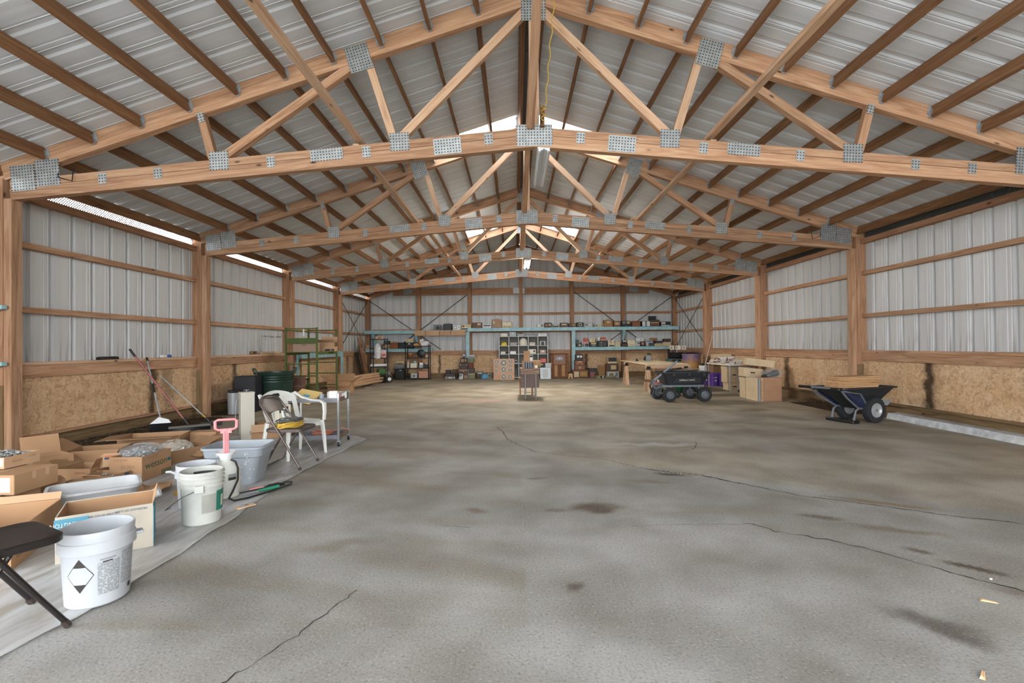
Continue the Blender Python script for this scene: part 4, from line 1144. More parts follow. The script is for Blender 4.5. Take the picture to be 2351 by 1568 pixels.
MB().cbox((0,0,.03),(.30,.05,.06), TR(-5.17,7.95,0) @ RZ(.5)).build('blade', BLACKP, T)
# little things on the left ledge
def ledge(name, label, cat, y, d, mat, extra=None):
    T = thing(name, label, cat, (-6.02, y, 1.106), PI/2)
    MB().bbox((-d[0]/2,-d[1]/2,0),(d[0]/2,d[1]/2,d[2]),min(d)*.2).build('case', mat, T)
    if extra: extra(T)
ledge('black_tray', 'flat black plastic tray lying on the left wall ledge', 'tray', 6.95, (.30,.09,.035), BLACKP, lambda T: MB().box((-.13,-.03,.036),(.13,.03,.042)).build('rim', INK_DK, T))
ledge('match_box', 'small white and blue carton on the left wall ledge', 'box', 8.10, (.20,.06,.045), PAPER, lambda T: MB().box((.0,-.0306,.002),(.10,.0306,.0455)).build('blue_wrapper', plain('bright_blue', (56,104,180), .6), T))
ledge('wood_box', 'small brown wooden box on the ledge beyond the second post', 'box', 10.85, (.22,.06,.075), W_TREAT, lambda T: MB().box((-.08,-.0312,.02),(.02,-.0302,.06)).build('dark_print', INK_DK, T))
ledge('block_row', 'row of little pale wooden blocks on the ledge by the scaffold', 'blocks', 11.6, (.9,.04,.05), W_SAWN)
# ------------------------------------------------------------ items along the far left wall
GREENP = plain('can_green', (34,58,48), .4); GREENF = plain('scaffold_green', (84,98,44), .55, 0, None, .08)
T = thing('trash_can', 'large dark green plastic trash can with ribbed rim', 'trash can', (-5.28, 10.3, 0), 0)
pf = [(.0001,.0),(.29,.0),(.30,.02),(.345,.52),(.352,.54),(.372,.545),(.372,.575),(.352,.585),(.37,.60),(.37,.62),(.353,.63),(.371,.645),(.371,.665),(.356,.675),(.374,.70),(.380,.735),(.37,.745),(.36,.74),(.30,.04),(.0001,.04)]
MB().lathe(pf, 40).build('can', GREENP, T, smooth=True)
for k in range(10):
    a = 2*PI*k/10; MB().beam((.306*math.cos(a),.306*math.sin(a),.06),(.342*math.cos(a),.342*math.sin(a),.50),.02,.012).build('rib', GREENP, T)
for a in (-2.4, .75):
    c, s_ = math.cos(a), math.sin(a)
    MB().tube([(.37*c+.10*s_,.37*s_-.10*c,.70),(.40*c+.09*s_,.40*s_-.09*c,.82),(.40*c-.09*s_,.40*s_+.09*c,.82),(.37*c-.10*s_,.37*s_+.10*c,.70)], .016, 8).build('handle', GREENP, T, smooth=True)
T = thing('steel_cabinet', 'low black steel cabinet beside the green trash can', 'cabinet', (-5.52, 9.72, 0), .1)
MB().bbox((-.20,-.18,0),(.20,.18,.70),.008).build('case', plain('cabinet_black', (34,34,40), .5, .1), T); MB().box((-.18,-.184,.03),(.18,-.179,.67)).build('door', plain('cabinet_black2', (38,38,44), .45, .1), T); MB().cbox((.14,-.19,.36),(.02,.016,.06)).build('handle', GALV, T)
T = thing('waste_bin', 'pale grey bin topped with a bunched black bag', 'bin', (-5.57, 9.28, 0), 0)
MB().lathe([(.0001,0),(.095,0),(.105,.41),(.098,.41),(.09,.02),(.0001,.02)], 24).build('bin', plain('bin_grey', (172,174,176), .4, .2), T, smooth=True)
m = MB()
for i in range(24):
    a = random.uniform(0,6.28); m.sphere((.06*math.cos(a), .06*math.sin(a), .415+random.uniform(0,.03)), random.uniform(.02,.04), 7, 5, (1,1,.8))
m.build('black_bag', BLACKP, T)
T = thing('brown_trunk', 'small worn brown trunk between the trash can and scaffold', 'trunk', (-5.20, 10.98, 0), .1)
MB().bbox((-.22,-.16,0),(.22,.16,.58),.01).build('trunk_body', plain('trunk_brown', (110,74,62), .7, 0, None, .15), T); MB().box((-.225,-.165,.38),(.225,.165,.41)).build('strap', CARTB, T); MB().tube([(.12,-.165,.16),(.12,-.19,.13),(.12,-.19,.08),(.12,-.165,.05)], .008, 6).build('handle', GALV, T)
# green rolling scaffold
SX0, SX1, SY0, SY1 = -5.61, -4.88, 11.5, 12.77
T = thing('scaffold', 'green steel scaffold frame with a deck and rungs beside the left wall', 'scaffold', (0,0,0))
for x in (SX0,SX1):
    for y in (SY0,SY1):
        MB().bbox((x-.022,y-.022,0),(x+.022,y+.022,1.72),.006).build('leg', GREENF, T)
for y in (SY0,SY1):
    for z in (.28,.58,.86,1.69): MB().beam((SX0,y,z),(SX1,y,z),.025,.028).build('rung', GREENF, T)
MB().box((SX0,SY0-.02,1.34),(SX1,SY0-.005,1.47)).build('end_board', GREENF, T)
for x in (SX0,SX1):
    MB().beam((x,SY0,1.10),(x,SY1,1.10),.03,.05).build('side_rail', GREENF, T)
MB().box((SX0,SY0,1.125),(SX1,SY1,1.145)).build('deck', GREENF, T)
for x in (SX0,): MB().beam((x,SY0,1.66),(x,SY1,1.66),.025,.028).build('side_rail', GREENF, T)
MB().box((-5.2,SY0-.028,1.52),(-5.16,SY0-.024,1.68)).build('hanging_tag', PAPER, T)
c = closed_carton('large flat brown carton lying on the scaffold deck behind the end board', -5.22, 11.72, 1.146, 0, .52, .30, .215, plain('carton_mauve', (176,146,126), .8), None, tape=False); MB().box((-.05,-.1508,.155),(.07,-.1498,.165)).build('hand_slot', INK_DK, c)
c = carton('open beige carton with raised flaps on the far end of the scaffold deck', -4.96, 12.38, 1.146, .15, .40, .36, .22, CARD_P, (('R',.16,-8),('B',.15,80),('F',.14,30)), None)
MB().box((-.03,-.1812,.01),(.10,-.1802,.06)).build('dark_print', INK_DK, c); MB().box((.12,-.1812,.01),(.19,-.1802,.06)).build('dark_print', INK_DK, c)
T = thing('step_stool', 'little green A-frame stool under the scaffold', 'stool', (-5.46, 12.1, 0), .2)
MB().box((-.14,-.07,.46),(.14,.07,.48)).build('top', BLACKM, T)
for sx in (-1,1):
    for sy in (-1,1): MB().beam((sx*.09,sy*.03,.46),(sx*.13,sy*.16,0),.022,.022).build('leg', GREENF, T)
MB().beam((-.115,-.10,.22),(.115,-.10,.22),.02,.10).build('step', GREENF, T)
c = carton('wide open brown carton with four spread flaps in front of the lumber', -5.05, 13.55, 0, .12, .62, .44, .30, CARD, (('L',.26,42),('R',.26,30),('B',.24,55),('F',.24,-25)), None)
# blue bench fixed between two posts of the left wall
T = thing('wall_bench', 'pale blue wooden bench shelf fixed along the left wall behind the scaffold', 'shelf', (0,0,0))
bar('front_board', (-5.82,12.55,1.03), (-5.82,15.75,1.03), .03, .15, BLUE, T); bar('bench_top', (-5.92,12.55,1.115), (-5.92,15.75,1.115), .22, .025, BLUE, T)
bar('end_post', (-5.81,15.80,0), (-5.81,15.80,1.10), .11, .05, BLUE, T, (1,0,0)); bar('end_post', (-5.81,12.58,0), (-5.81,12.58,1.0), .06, .04, BLUE, T, (1,0,0))
# blue bracket stubs on the nearest left post
for z, nm in ((1.725,'upper'),(1.10,'lower')):
    T = thing('shelf_bracket', 'blue painted bracket stub on the nearest left post, %s one' % nm, 'bracket', (-5.87, Y1-.115, z), 0, 'blue bracket stubs')
    MB().box((-.16,-.03,-.02),(.02,.03,.02)).build('arm', BLUE, T); MB().add([(-.16,-.02,-.02),(-.02,-.02,-.02),(-.16,-.02,-.09),(-.16,.02,-.02),(-.02,.02,-.02),(-.16,.02,-.09)], [(0,2,1),(3,4,5),(0,1,4,3),(1,2,5,4),(2,0,3,5)]).build('gusset_block', BLUE, T)
# lumber pile
random.seed(5)
BRDL = ['bottom board of the lumber pile, nearest the floor block', 'second board up in the lumber pile, pushed towards the aisle', 'grey weathered board in the middle of the lumber pile', 'pale new board in the middle of the lumber pile',
        'warped board near the top of the lumber pile', 'narrow board third from the top of the lumber pile', 'board second from the top of the lumber pile', 'top board of the lumber pile, aimed at the black rack', 'grey plank on the wall side of the lumber pile', 'low plank on the wall side of the lumber pile']
def plank(label, p, q, w, h, mat): 
    return tag(bar('lumber_board', p, q, w, h, mat), label, 'board', 'lumber pile boards')
for i, (p, q) in enumerate((((-5.16,14.15),(-4.88,16.75)), ((-5.10,14.28),(-4.80,16.62)), ((-5.24,14.10),(-4.93,16.70)), ((-5.18,14.35),(-4.84,16.85)), ((-5.26,14.2),(-4.98,16.8)), ((-5.2,14.4),(-4.92,16.72)), ((-5.3,14.3),(-5.0,16.86)), ((-5.28,14.45),(-4.97,16.9)))):
    z = .07+.040*i
    plank(BRDL[i], (p[0],p[1],z), (q[0],q[1],z), .17 if i % 2 else .20, .036, W_SAWN if i % 3 else W_LIGHT)
plank(BRDL[8], (-5.52,14.5,.275), (-5.28,16.9,.275), .18, .036, W_SAWN); plank(BRDL[9], (-5.55,14.4,.235), (-5.30,16.8,.235), .2, .036, W_LIGHT)
for y in (14.7, 16.2):
    tag(bar('floor_block', (-5.6,y,.025), (-4.75,y,.025), .09, .05, W_TREAT), 'wooden bearer under the lumber pile, %s end' % ('near' if y < 15 else 'far'), 'block', 'lumber bearers')
tag(bar('lumber_board', (-5.55,15.6,.135), (-5.28,15.55,.135), .3, .16, W_TREAT), 'stubby packing block under the wall side planks', 'block')
# planks leaning in the left corner
for lb, p, q, w, mt in (('wide brown plank leaning in the far left corner', (-5.86,17.75,1.58), (-5.47,17.45,.02), .17, W_POST), ('dark plank behind the leaning brown plank', (-5.90,18.0,1.30), (-5.62,17.75,.02), .22, W_TREAT), ('narrow dark board leaning low in the far left corner', (-5.9,17.5,1.05), (-5.60,17.25,.02), .14, plain('dark_board', (58,48,40), .8))):
    tag(bar('leaning_plank', p, q, w, .035, mt, None, (.9,-.4,.2)), lb, 'plank', 'planks leaning in the corner')
# black wire racks
RACK = plain('rack_black', (26,26,28), .45, .2)
def rack(label, x, y, rz, w, d, tiers, h):
    T = thing('shelving_rack', label, 'rack', (x,y,0), rz, 'black shelving racks')
    for sx in (-1,1):
        for sy in (-1,1): MB().tube([(sx*w/2,sy*d/2,0),(sx*w/2,sy*d/2,h)], .019, 8).build('upright', RACK, T)
    for z in tiers: MB().box((-w/2,-d/2,z-.03),(w/2,d/2,z)).build('shelf', RACK, T)
    return T
R1 = rack('narrow black five tier rack beyond the lumber pile', -5.02, 17.25, .55, .50, .36, (.05,.28,.55,.86,1.20,1.52), 1.55)
R2 = rack('wide black four tier rack against the back wall', -3.92, 18.62, 0, .86, .36, (.06,.44,.83,1.27), 1.30)
def inrack(R, name, label, cat, x, y, z, parts):
    T = thing(name, label, cat, tuple(R.matrix_basis @ Vector((x,y,z+.0015))), R.rotation_euler.z)
    for nm, mb, mt in parts: mb.build(nm, mt, T, smooth=nm in ('bottle','roll','wheel','bag'))
    return T
def bottle(h, r): return MB().lathe([(.0001,0),(r,0),(r,h*.6),(r*.35,h*.85),(r*.35,h),(.0001,h)], 16)
bpy.context.view_layer.update()
inrack(R1,'small_carton','pale carton on the very top of the narrow black rack','box',0,0,1.52,[('carton',MB().bbox((-.14,-.08,0),(.14,.08,.09),.004),CARD_P),('print',MB().box((-.06,-.0808,.02),(.06,-.0798,.07)),INK_BR)])
bag('white plastic bag hanging down the front of the narrow black rack', -4.99, 16.98, .84, .12, .09, .52, bagmat('white_bag', (222,222,222), .92), 31)
inrack(R1,'spray_bottle','white and blue bottle on the middle tier of the narrow rack','bottle',-.17,-.10,.86,[('bottle',bottle(.24,.05),WHITE),('blue_band',MB().lathe([(.051,.10),(.051,.18)],16,cap=False),plain('band_blue',(70,120,180),.5))])
inrack(R1,'red_print_bag','white bag with red print on the middle tier of the narrow rack','bag',.12,-.10,.86,[('bag',MB().bbox((-.10,-.06,0),(.10,.06,.27),.03),plain('bag_red_print',(220,190,190),.6,0,None,.25,mscale=14)),('red_print',MB().box((-.06,-.0612,.05),(.05,-.0602,.14)),INK_RD)])
inrack(R1,'paper_roll','long white roll lying on the third tier of the narrow rack','roll',0,-.05,.551,[('roll',MB().tube([(-.32,0,.05),(.26,0,.05)],.05,14),WHITE)])
inrack(R1,'paper_roll','short white roll behind the long roll on the narrow rack','roll',.05,.09,.551,[('roll',MB().tube([(-.16,0,.045),(.22,0,.045)],.045,14),PAPER)])
inrack(R1,'green_bag','green fabric bag on the second tier of the narrow rack','bag',.08,0,.281,[('bag',MB().bbox((-.14,-.12,0),(.14,.12,.20),.04),plain('bag_green',(70,110,60),.7))])
inrack(R1,'amber_jar','small amber jar on the fourth tier of the narrow rack','jar',.14,-.06,1.201,[('bottle',bottle(.14,.05),plain('amber',(120,70,44),.3))])
T = thing('hand_truck_wheel', 'spare black wheel with a pale hub leaning on the narrow rack foot', 'wheel', (-4.60,17.0,.0), .5)
MB().lathe([(.05,-.03),(.115,-.03),(.13,0),(.115,.03),(.05,.03)], 24, TR(0,0,.13) @ RX(PI/2)).build('tyre', BLACKP, T, smooth=True); MB().lathe([(.0001,-.032),(.06,-.032),(.06,.032),(.0001,.032)], 20, TR(0,0,.13) @ RX(PI/2)).build('hub', PAPER, T)
inrack(R2,'plastic_basin','white plastic basin tipped on top of the wide black rack','basin',.26,0,1.271,[('tub',tub(MB(),.26,.22,.34,.28,.16,.05),WHITE),('rim_tag',MB().box((-.15,-.16,.10),(-.02,-.15,.24)),PAPER)])
inrack(R2,'yellow_tool','yellow and black power tool on top of the wide black rack','tool',-.05,-.04,1.271,[('case',MB().bbox((-.10,-.06,0),(.10,.06,.08),.02),plain('tool_yellow',(206,150,70),.5)),('handle',MB().tube([(-.08,0,.07),(-.04,0,.13),(.06,0,.12),(.09,0,.06)],.016,8),BLACKP)])
inrack(R2,'wheel_reel','black wheel with olive spokes on the third tier of the wide rack','wheel',.12,-.02,.831,[('wheel',MB().lathe([(.10,-.05),(.15,-.03),(.15,.03),(.10,.05)],24,TR(0,0,.152)@RX(PI/2)),BLACKP),('spoke',MB().box((-.12,-.02,.13),(.12,.02,.17)),W_TREAT)])
inrack(R2,'tan_bowl','rust coloured bowl on the third tier of the wide rack','bowl',-.28,-.05,.831,[('bottle',MB().lathe([(.0001,0),(.07,0),(.11,.10),(.10,.10),(.0001,.02)],18),plain('bowl_rust',(160,96,60),.5)),('lid',MB().bbox((-.06,-.05,.10),(.06,.05,.17),.01),CARD)])
inrack(R2,'small_white_box','little white box at the right of the third tier','box',.37,-.10,.831,[('carton',MB().bbox((-.05,-.05,0),(.05,.05,.10),.004),CREAM),('label',MB().box((-.03,-.0508,.03),(.03,-.0502,.07)),INK_RD)])
inrack(R2,'cream_box','cream square box on the second tier of the wide rack','box',-.14,-.06,.441,[('carton',MB().bbox((-.12,-.10,0),(.12,.10,.18),.004),CREAM),('blue_lid',MB().bbox((.0,-.05,.181),(.08,.05,.26),.004),plain('lid_blue',(130,190,210),.5))])
inrack(R2,'glass_jug','clear jug at the left end of the second tier of the wide rack','jug',-.36,-.08,.441,[('bottle',bottle(.30,.055),plain('jug_clear',(190,180,166),.2))])
inrack(R2,'tape_deck','grey and black device on the second tier of the wide rack','device',.14,-.08,.441,[('case',MB().bbox((-.08,-.08,0),(.08,.08,.10),.006),GREYP),('top',MB().bbox((-.06,-.06,.101),(.06,.06,.20),.01),WHITE),('knob',MB().sphere((0,0,.215),.03,8,6),BLACKP)])
inrack(R2,'black_device','black device with a white knob at the right of the second tier','device',.32,-.06,.441,[('case',MB().bbox((-.09,-.09,0),(.09,.09,.13),.006),BLACKP),('knob',MB().sphere((.03,-.05,.15),.03,8,6),WHITE)])
inrack(R2,'pink_carton','large pinkish carton on the bottom tier of the wide rack','box',.24,-.03,.061,[('carton',MB().bbox((-.19,-.14,0),(.19,.14,.26),.004),plain('carton_pink',(196,146,120),.8)),('lid_edge',MB().box((-.192,-.142,.225),(.192,.142,.232)),CARD_P)])
inrack(R2,'grey_meter','pale grey meter box with a brown dial on the bottom tier','meter',-.13,-.06,.061,[('case',MB().bbox((-.12,-.08,0),(.12,.08,.18),.006),plain('meter_grey',(176,178,170),.5)),('dial',MB().lathe([(.03,0),(.03,.012),(.0001,.012)],14,TR(0,-.08,.08)@RX(PI/2)),BLACKP)])
# ------------------------------------------------------------ blue shelves on the back wall
T = thing('long_wall_shelf', 'long pale blue shelf across the back wall, carrying the radios', 'shelf', (0,0,0))
for a, b, z in ((-6.02,-4.09,1.86),(-4.09,-2.05,1.86),(-2.05,1.95,1.93),(1.95,6.02,1.93)):
    bar('shelf_board', (a,19.05,z-.0125), (b,19.05,z-.0125), .40, .025, BLUE, T)
for a, b, z in ((-6.02,-4.09,1.80),(-2.05,1.95,1.865),(1.95,6.02,1.865)): bar('front_fascia', (a,18.84,z), (b,18.84,z), .03, .125, BLUE, T)
for x in (-2.05,2.0): bar('support_post', (x,18.87,0), (x,18.87,1.80), .13, .05, BLUE, T, (0,1,0))
for x in (-5.7,-4.05,3.95): MB().add([(x-.05,18.86,1.80),(x+.05,18.86,1.80),(x+.04,19.24,1.80),(x-.04,19.24,1.80),(x-.03,19.2,1.25),(x+.03,19.2,1.25)], [(0,1,2,3),(0,4,5,1),(0,3,4),(1,5,2),(2,5,4,3)]).build('bracket', BLUE, T)
CLB = ['first flattened carton panel hanging over the left shelf edge', 'second flattened carton panel hanging over the shelf edge', 'third flattened carton panel hanging over the shelf edge', 'fourth flattened carton panel, next to the blue post']
for i, (a, b) in enumerate(((-4.085,-3.68),(-3.66,-3.13),(-3.11,-2.71),(-2.69,-2.13))):
    tag(MB().box((a,18.80,1.655),(b,18.825,1.852)).build('flattened_carton', CARD_P), CLB[i], 'cardboard', 'carton panels along the shelf edge')
T = thing('lower_wall_shelf', 'short pale blue lower shelf on the right of the back wall', 'shelf', (0,0,0), 0, 'lower blue shelves')
bar('shelf_board', (2.06,19.05,1.152), (5.98,19.05,1.152), .40, .025, BLUE, T); bar('front_fascia', (2.06,18.84,1.10), (4.1,18.84,1.10), .03, .11, BLUE, T); bar('front_fascia', (4.1,18.84,1.11), (5.98,18.84,1.11), .03, .11, BLUE, T)
T = thing('lower_wall_shelf', 'short pale blue lower shelf on the left of the back wall', 'shelf', (0,0,0), 0, 'lower blue shelves')
bar('shelf_board', (-5.98,19.05,1.152), (-3.42,19.05,1.152), .40, .025, BLUE, T); bar('front_fascia', (-5.98,18.84,1.10), (-3.42,18.84,1.10), .03, .11, BLUE, T)
tag(bar('long_batten', (-5.75,19.1,1.89), (-4.0,19.1,1.89), .09, .055, W_BEAM), 'brown timber batten lying on the left end of the top shelf', 'batten')
# ------------------------------------------------------------ white pigeon-hole unit
CUB = plain('cubby_grey', (196,198,196), .5); CUBB = plain('cubby_back', (112,108,102), .7)
T = thing('cubby_unit', 'pale grey pigeon-hole shelving unit in the middle of the back wall', 'shelving', (0,0,0))
CX0, CX1, CY = -.84, .99, 18.55; cw = (CX1-CX0)/5; CZ = [0.05,.575,.93,1.245,1.60]
for i in range(6): MB().box((CX0+cw*i-.014,CY,0),(CX0+cw*i+.014,CY+.34,1.60)).build('upright', CUB, T)
for i in range(5):
    for z in CZ: MB().box((CX0+cw*i+.0145,CY,z-.022),(CX0+cw*(i+1)-.0145,CY+.34,z)).build('shelf', CUB, T)
MB().box((CX0,CY+.345,.02),(CX1,CY+.352,1.59)).build('back_panel', CUBB, T)
def cub(i, k, name, label, cat, dx, parts, dy=.12):
    T = thing(name, label, cat, (CX0+cw*(i+.5)+dx, CY+dy, CZ[k]+.0015))
    for nm, mb, mt in parts: mb.build(nm, mt, T, smooth=nm in ('dome','shade'))
def bx(w,d,h,b=.008): return MB().bbox((-w/2,-d/2,0),(w/2,d/2,h),b)
YH = plain('hard_hat_yellow', (226,200,60), .35); CORAL = plain('coral_plastic', (214,110,96), .45)
cub(0,3,'hard_hat','yellow hard hat in the top left pigeon-hole','hat',0,[('dome',MB().lathe([(.14,0),(.145,.012),(.115,.02),(.11,.07),(.08,.115),(.03,.135),(.0001,.137)],24),YH),('peak',MB().box((-.08,-.16,.004),(.08,-.10,.014)),YH)],.17)
cub(1,3,'grey_radio','mottled grey radio in the second top pigeon-hole','radio',0,[('case',bx(.28,.14,.12),plain('radio_grey',(166,162,158),.6,0,None,.12,mscale=20)),('knob',MB().tube([(.10,-.07,.05),(.10,-.085,.05)],.022,10),BLACKP)])
cub(2,3,'lamp_globe','big cream dome filling the third top pigeon-hole','lampshade',0,[('shade',MB().lathe([(.155,0),(.155,.12),(.13,.22),(.07,.28),(.0001,.295)],28),CREAM),('base_ring',MB().lathe([(.158,0),(.158,.02),(.15,.02)],28,cap=False),CUB)],.17)
cub(3,3,'white_meter','white box with three dark sockets in the fourth top pigeon-hole','box',-.03,[('case',bx(.21,.12,.11),CREAM)]+[('socket',MB().lathe([(.018,0),(.018,.006),(.0001,.006)],10,TR(-.06+.06*j,-.06,.06)@RX(PI/2)),BLACKP) for j in range(3)])
cub(4,3,'dark_lamp','dark boxy lamp before a pale box in the top right pigeon-hole','lamp',.0,[('case',MB().add([(-.06,-.05,0),(.06,-.05,0),(.06,.05,0),(-.06,.05,0),(-.045,-.04,.14),(.045,-.04,.14),(.045,.04,.14),(-.045,.04,.14)],[(0,3,2,1),(4,5,6,7),(0,1,5,4),(1,2,6,5),(2,3,7,6),(3,0,4,7)]),BLACKP),('pale_back',MB().box((-.11,.06,0),(.11,.12,.16)),CUB)])
cub(0,2,'white_box','white box with a black cable in the left second row pigeon-hole','box',-.04,[('case',bx(.17,.14,.09),PAPER),('cable',MB().tube([(.10,-.05,.006),(.15,-.05,.08),(.17,-.04,.05),(.12,-.05,.02)],.006,6),BLACKP)])
cub(1,2,'flat_white_box','flat white box in the second row, second pigeon-hole','box',-.03,[('case',bx(.22,.16,.10),WHITE),('lid_line',MB().box((-.111,-.081,.07),(.111,.081,.073)),GREYP)])
cub(3,2,'cream_radio','cream plastic radio with round dial in the second row','radio',-.03,[('case',bx(.28,.14,.17,.02),CREAM),('round_dial',MB().lathe([(.04,0),(.04,.008),(.0001,.008)],16,TR(.07,-.07,.095)@RX(PI/2)),W_TREAT)])
cub(4,2,'pinkish_radio','pinkish grey radio with a pale dial at the right of the second row','radio',.0,[('case',bx(.25,.14,.15,.02),plain('radio_mauve',(176,150,136),.5)),('dial',MB().box((-.05,-.076,.06),(.05,-.069,.11)),CREAM)])
cub(1,1,'grey_adapter','small grey device in the third row behind the speaker board','device',.08,[('case',bx(.13,.12,.12),GREYP),('dark_face',MB().box((-.05,-.064,.03),(.05,-.0598,.09)),BLACKP)])
cub(3,1,'white_round_radio','small white rounded radio in the third row','radio',-.08,[('case',bx(.16,.12,.32,.04),WHITE),('dial',MB().box((-.05,-.064,.22),(.05,-.0598,.28)),BLACKP)])
cub(4,1,'coral_radio','bright coral radio at the right of the third row','radio',.02,[('case',bx(.24,.14,.17,.03),CORAL),('knob',MB().tube([(-.07,-.07,.10),(-.07,-.082,.10)],.02,10),INK_RD)])
def topc(name, label, cat, x, parts, dy=.15):
    T = thing(name, label, cat, (x, CY+dy, 1.6015))
    for nm, mb, mt in parts: mb.build(nm, mt, T)
topc('cream_radio','cream radio with a wire handle on the left of the pigeon-hole unit','radio',-.66,[('case',bx(.28,.16,.10,.02),CREAM),('handle',MB().tube([(-.10,0,.10),(-.06,0,.14),(.06,0,.14),(.10,0,.10)],.006,6),GALV)])
topc('grey_intercom','square grey box with a white button on the pigeon-hole unit','box',-.33,[('case',bx(.26,.16,.16),GREYP),('button',MB().lathe([(.022,0),(.022,.006),(.0001,.006)],12,TR(0,-.08,.10)@RX(PI/2)),WHITE)])
topc('grey_radio','low mottled grey radio in the middle of the pigeon-hole top','radio',-.02,[('case',bx(.28,.16,.085,.02),plain('radio_speckle',(170,170,164),.6,0,None,.15,mscale=30)),('grille',MB().box((-.10,-.084,.02),(.10,-.0798,.06)),GREYP)])
topc('white_radio','low white radio on the right of the pigeon-hole unit','radio',.80,[('case',bx(.32,.16,.09,.02),WHITE),('dial',MB().box((-.10,-.084,.04),(.10,-.0798,.075)),GREYP)])
# ------------------------------------------------------------ board of loudspeakers
T = thing('speaker_board', 'tan plywood board mounted with many round loudspeakers', 'speaker board', (-.655, 17.98, 0), 0, rot=(-.06,0,0))
MB().box((-.382,0,0),(.382,.02,.77)).build('board', plain('board_tan', (206,160,126), .7, 0, None, .05), T)
CONE = plain('speaker_cone', (146,140,130), .8); CAPM = plain('speaker_cap', (206,200,186), .5); RIM = plain('speaker_rim', (214,212,204), .5)
for (x, z, rx, rz_) in ((-.26,.665,.098,.066),(-.01,.615,.135,.135),(.245,.67,.098,.066),(-.27,.505,.068,.072),(.245,.52,.078,.066),(-.01,.375,.108,.115),(-.28,.32,.068,.075),(.235,.345,.104,.072),(-.14,.43,.03,.03),(.11,.45,.034,.034),(.12,.22,.034,.03),(-.32,.17,.046,.044),(-.01,.115,.10,.11),(.22,.105,.086,.086)):
    M = TR(x,-.002,z) @ RX(PI/2)
    s_ = MB().lathe([(1.0,0),(1.0,.012),(.90,.014),(.86,.010)], 24, M @ Matrix.Diagonal((rx,rz_,1,1)), cap=False).build('loudspeaker', RIM, T, smooth=True)
    MB().lathe([(.88,.011),(.42,.004),(.40,.006)], 24, M @ Matrix.Diagonal((rx,rz_,1,1)), cap=True).build('cone', CONE, s_, smooth=True)
    MB().lathe([(.40,.004),(.30,.016),(.0001,.02)], 18, M @ Matrix.Diagonal((rx,rz_,1,1)), cap=False).build('dust_cap', CAPM, s_, smooth=True)
# ------------------------------------------------------------ console radio, silver panels
WALN = woodmat('walnut', (96,62,42), (126,84,60), (146,102,76), (1,1)); GRILLC = plain('grille_cloth', (176,138,92), .85, 0, None, .08, mscale=30)
T = thing('console_radio', 'tall walnut floor console radio with arched dial and cloth grille', 'console radio', (1.42, 18.42, 0), 0)
MB().box((-.30,0,.03),(.30,.28,.90)).build('cabinet', WALN, T); MB().box((-.325,-.02,.90),(.325,.29,.935)).build('top', WALN, T)
for sx in (-1,1): MB().bbox((sx*.29-.04,-.015,.0),(sx*.29+.04,.26,.90),.012).build('side_column', WALN, T)
m = MB(); P = [(-.20,.56),(.20,.56),(.20,.84),(-.20,.84)]
MB().box((-.215,-.03,.52),(.215,0,.885)).build('dial_panel', plain('walnut_panel', (140,100,76), .5), T)
arc = [(-.13,0)]+[(-.13+.26*i/12, .09+.05*math.sin(PI*i/12)) for i in range(13)]+[(.13,0)]
MB().prism(arc, 0, .006, TR(0,-.03,.69) @ RX(PI/2)).build('dial_glass', plain('dial_glass', (92,98,104), .2), T); MB().lathe([(.03,0),(.03,.008),(.0001,.008)], 16, TR(0,-.036,.75) @ RX(PI/2)).build('dial_lens', plain('dial_pale', (190,192,190), .3), T)
for x in (-.13,.0,.13): MB().lathe([(.014,0),(.014,.016),(.0001,.016)], 12, TR(x,-.03,.60) @ RX(PI/2)).build('knob', W_TREAT, T)
for sx in (-1,1): MB().box((sx*.135-.055,-.006,.08),(sx*.135+.055,0,.50)).build('cloth_grille', GRILLC, T)
for i in range(5): MB().box((-.055+.022*i,-.018,.08),(-.043+.022*i,0,.50)).build('fluted_bar', WALN, T)
MB().bbox((-.26,-.03,.02),(.26,0,.08),.01).build('plinth', WALN, T)
SILV = plain('brushed_silver', (166,170,172), .4, .3)
T = thing('oven_panel', 'square silver panel with an inner rectangle leaning beside the console radio', 'panel', (.875, 18.18, 0), 0, rot=(-.08,0,0))
MB().bbox((-.20,0,0),(.20,.04,.425),.008).build('panel', SILV, T); MB().box((-.085,-.004,.07),(.075,0,.35)).build('inner_panel', CUB, T); MB().box((-.095,-.002,.06),(.085,0,.36)).build('inner_rim', GREYP, T)
T = thing('white_board', 'tall pale board standing behind the silver panel', 'board', (1.02, 18.30, 0), 0)
MB().box((-.14,0,0),(.07,.02,.57)).build('board', CUB, T); MB().box((-.15,-.002,.56),(.08,.022,.58)).build('edge', PAPER, T)
T = thing('dark_device', 'dark device with a gold knob in front of the pigeon-holes', 'device', (.80, 18.42, 0), 0)
MB().bbox((-.13,0,0),(.13,.1,.60),.01).build('case', BLACKP, T); MB().lathe([(.035,0),(.035,.01),(.0001,.01)], 14, TR(-.05,0,.53) @ RX(PI/2)).build('knob', YELLOW, T)
T = thing('stepped_block', 'small pale wooden block with a notch at the foot of the console radio', 'block', (1.80, 18.3, 0), 0)
MB().prism([(-.07,0),(-.03,0),(-.03,.08),(.03,.08),(.03,0),(.07,0),(.07,.17),(.02,.20),(-.07,.18)], 0, .10, RX(PI/2)).build('block', W_SAWN, T)
T = thing('blue_bag', 'crumpled bright blue plastic bag on the floor by the back wall', 'bag', (-1.40, 18.62, 0))
m = MB(); n = 16
for j in range(7):
    for i in range(n):
        t = 2*PI*i/n; cr = 1+.25*fb(math.cos(t)*2, math.sin(t)*2+j*.5, 2, 2, 5); v = j/6; rr = .14*math.sqrt(max(.01,1-v*v*.96))*cr; m.v.append((rr*math.cos(t), rr*.7*math.sin(t), .20*v))
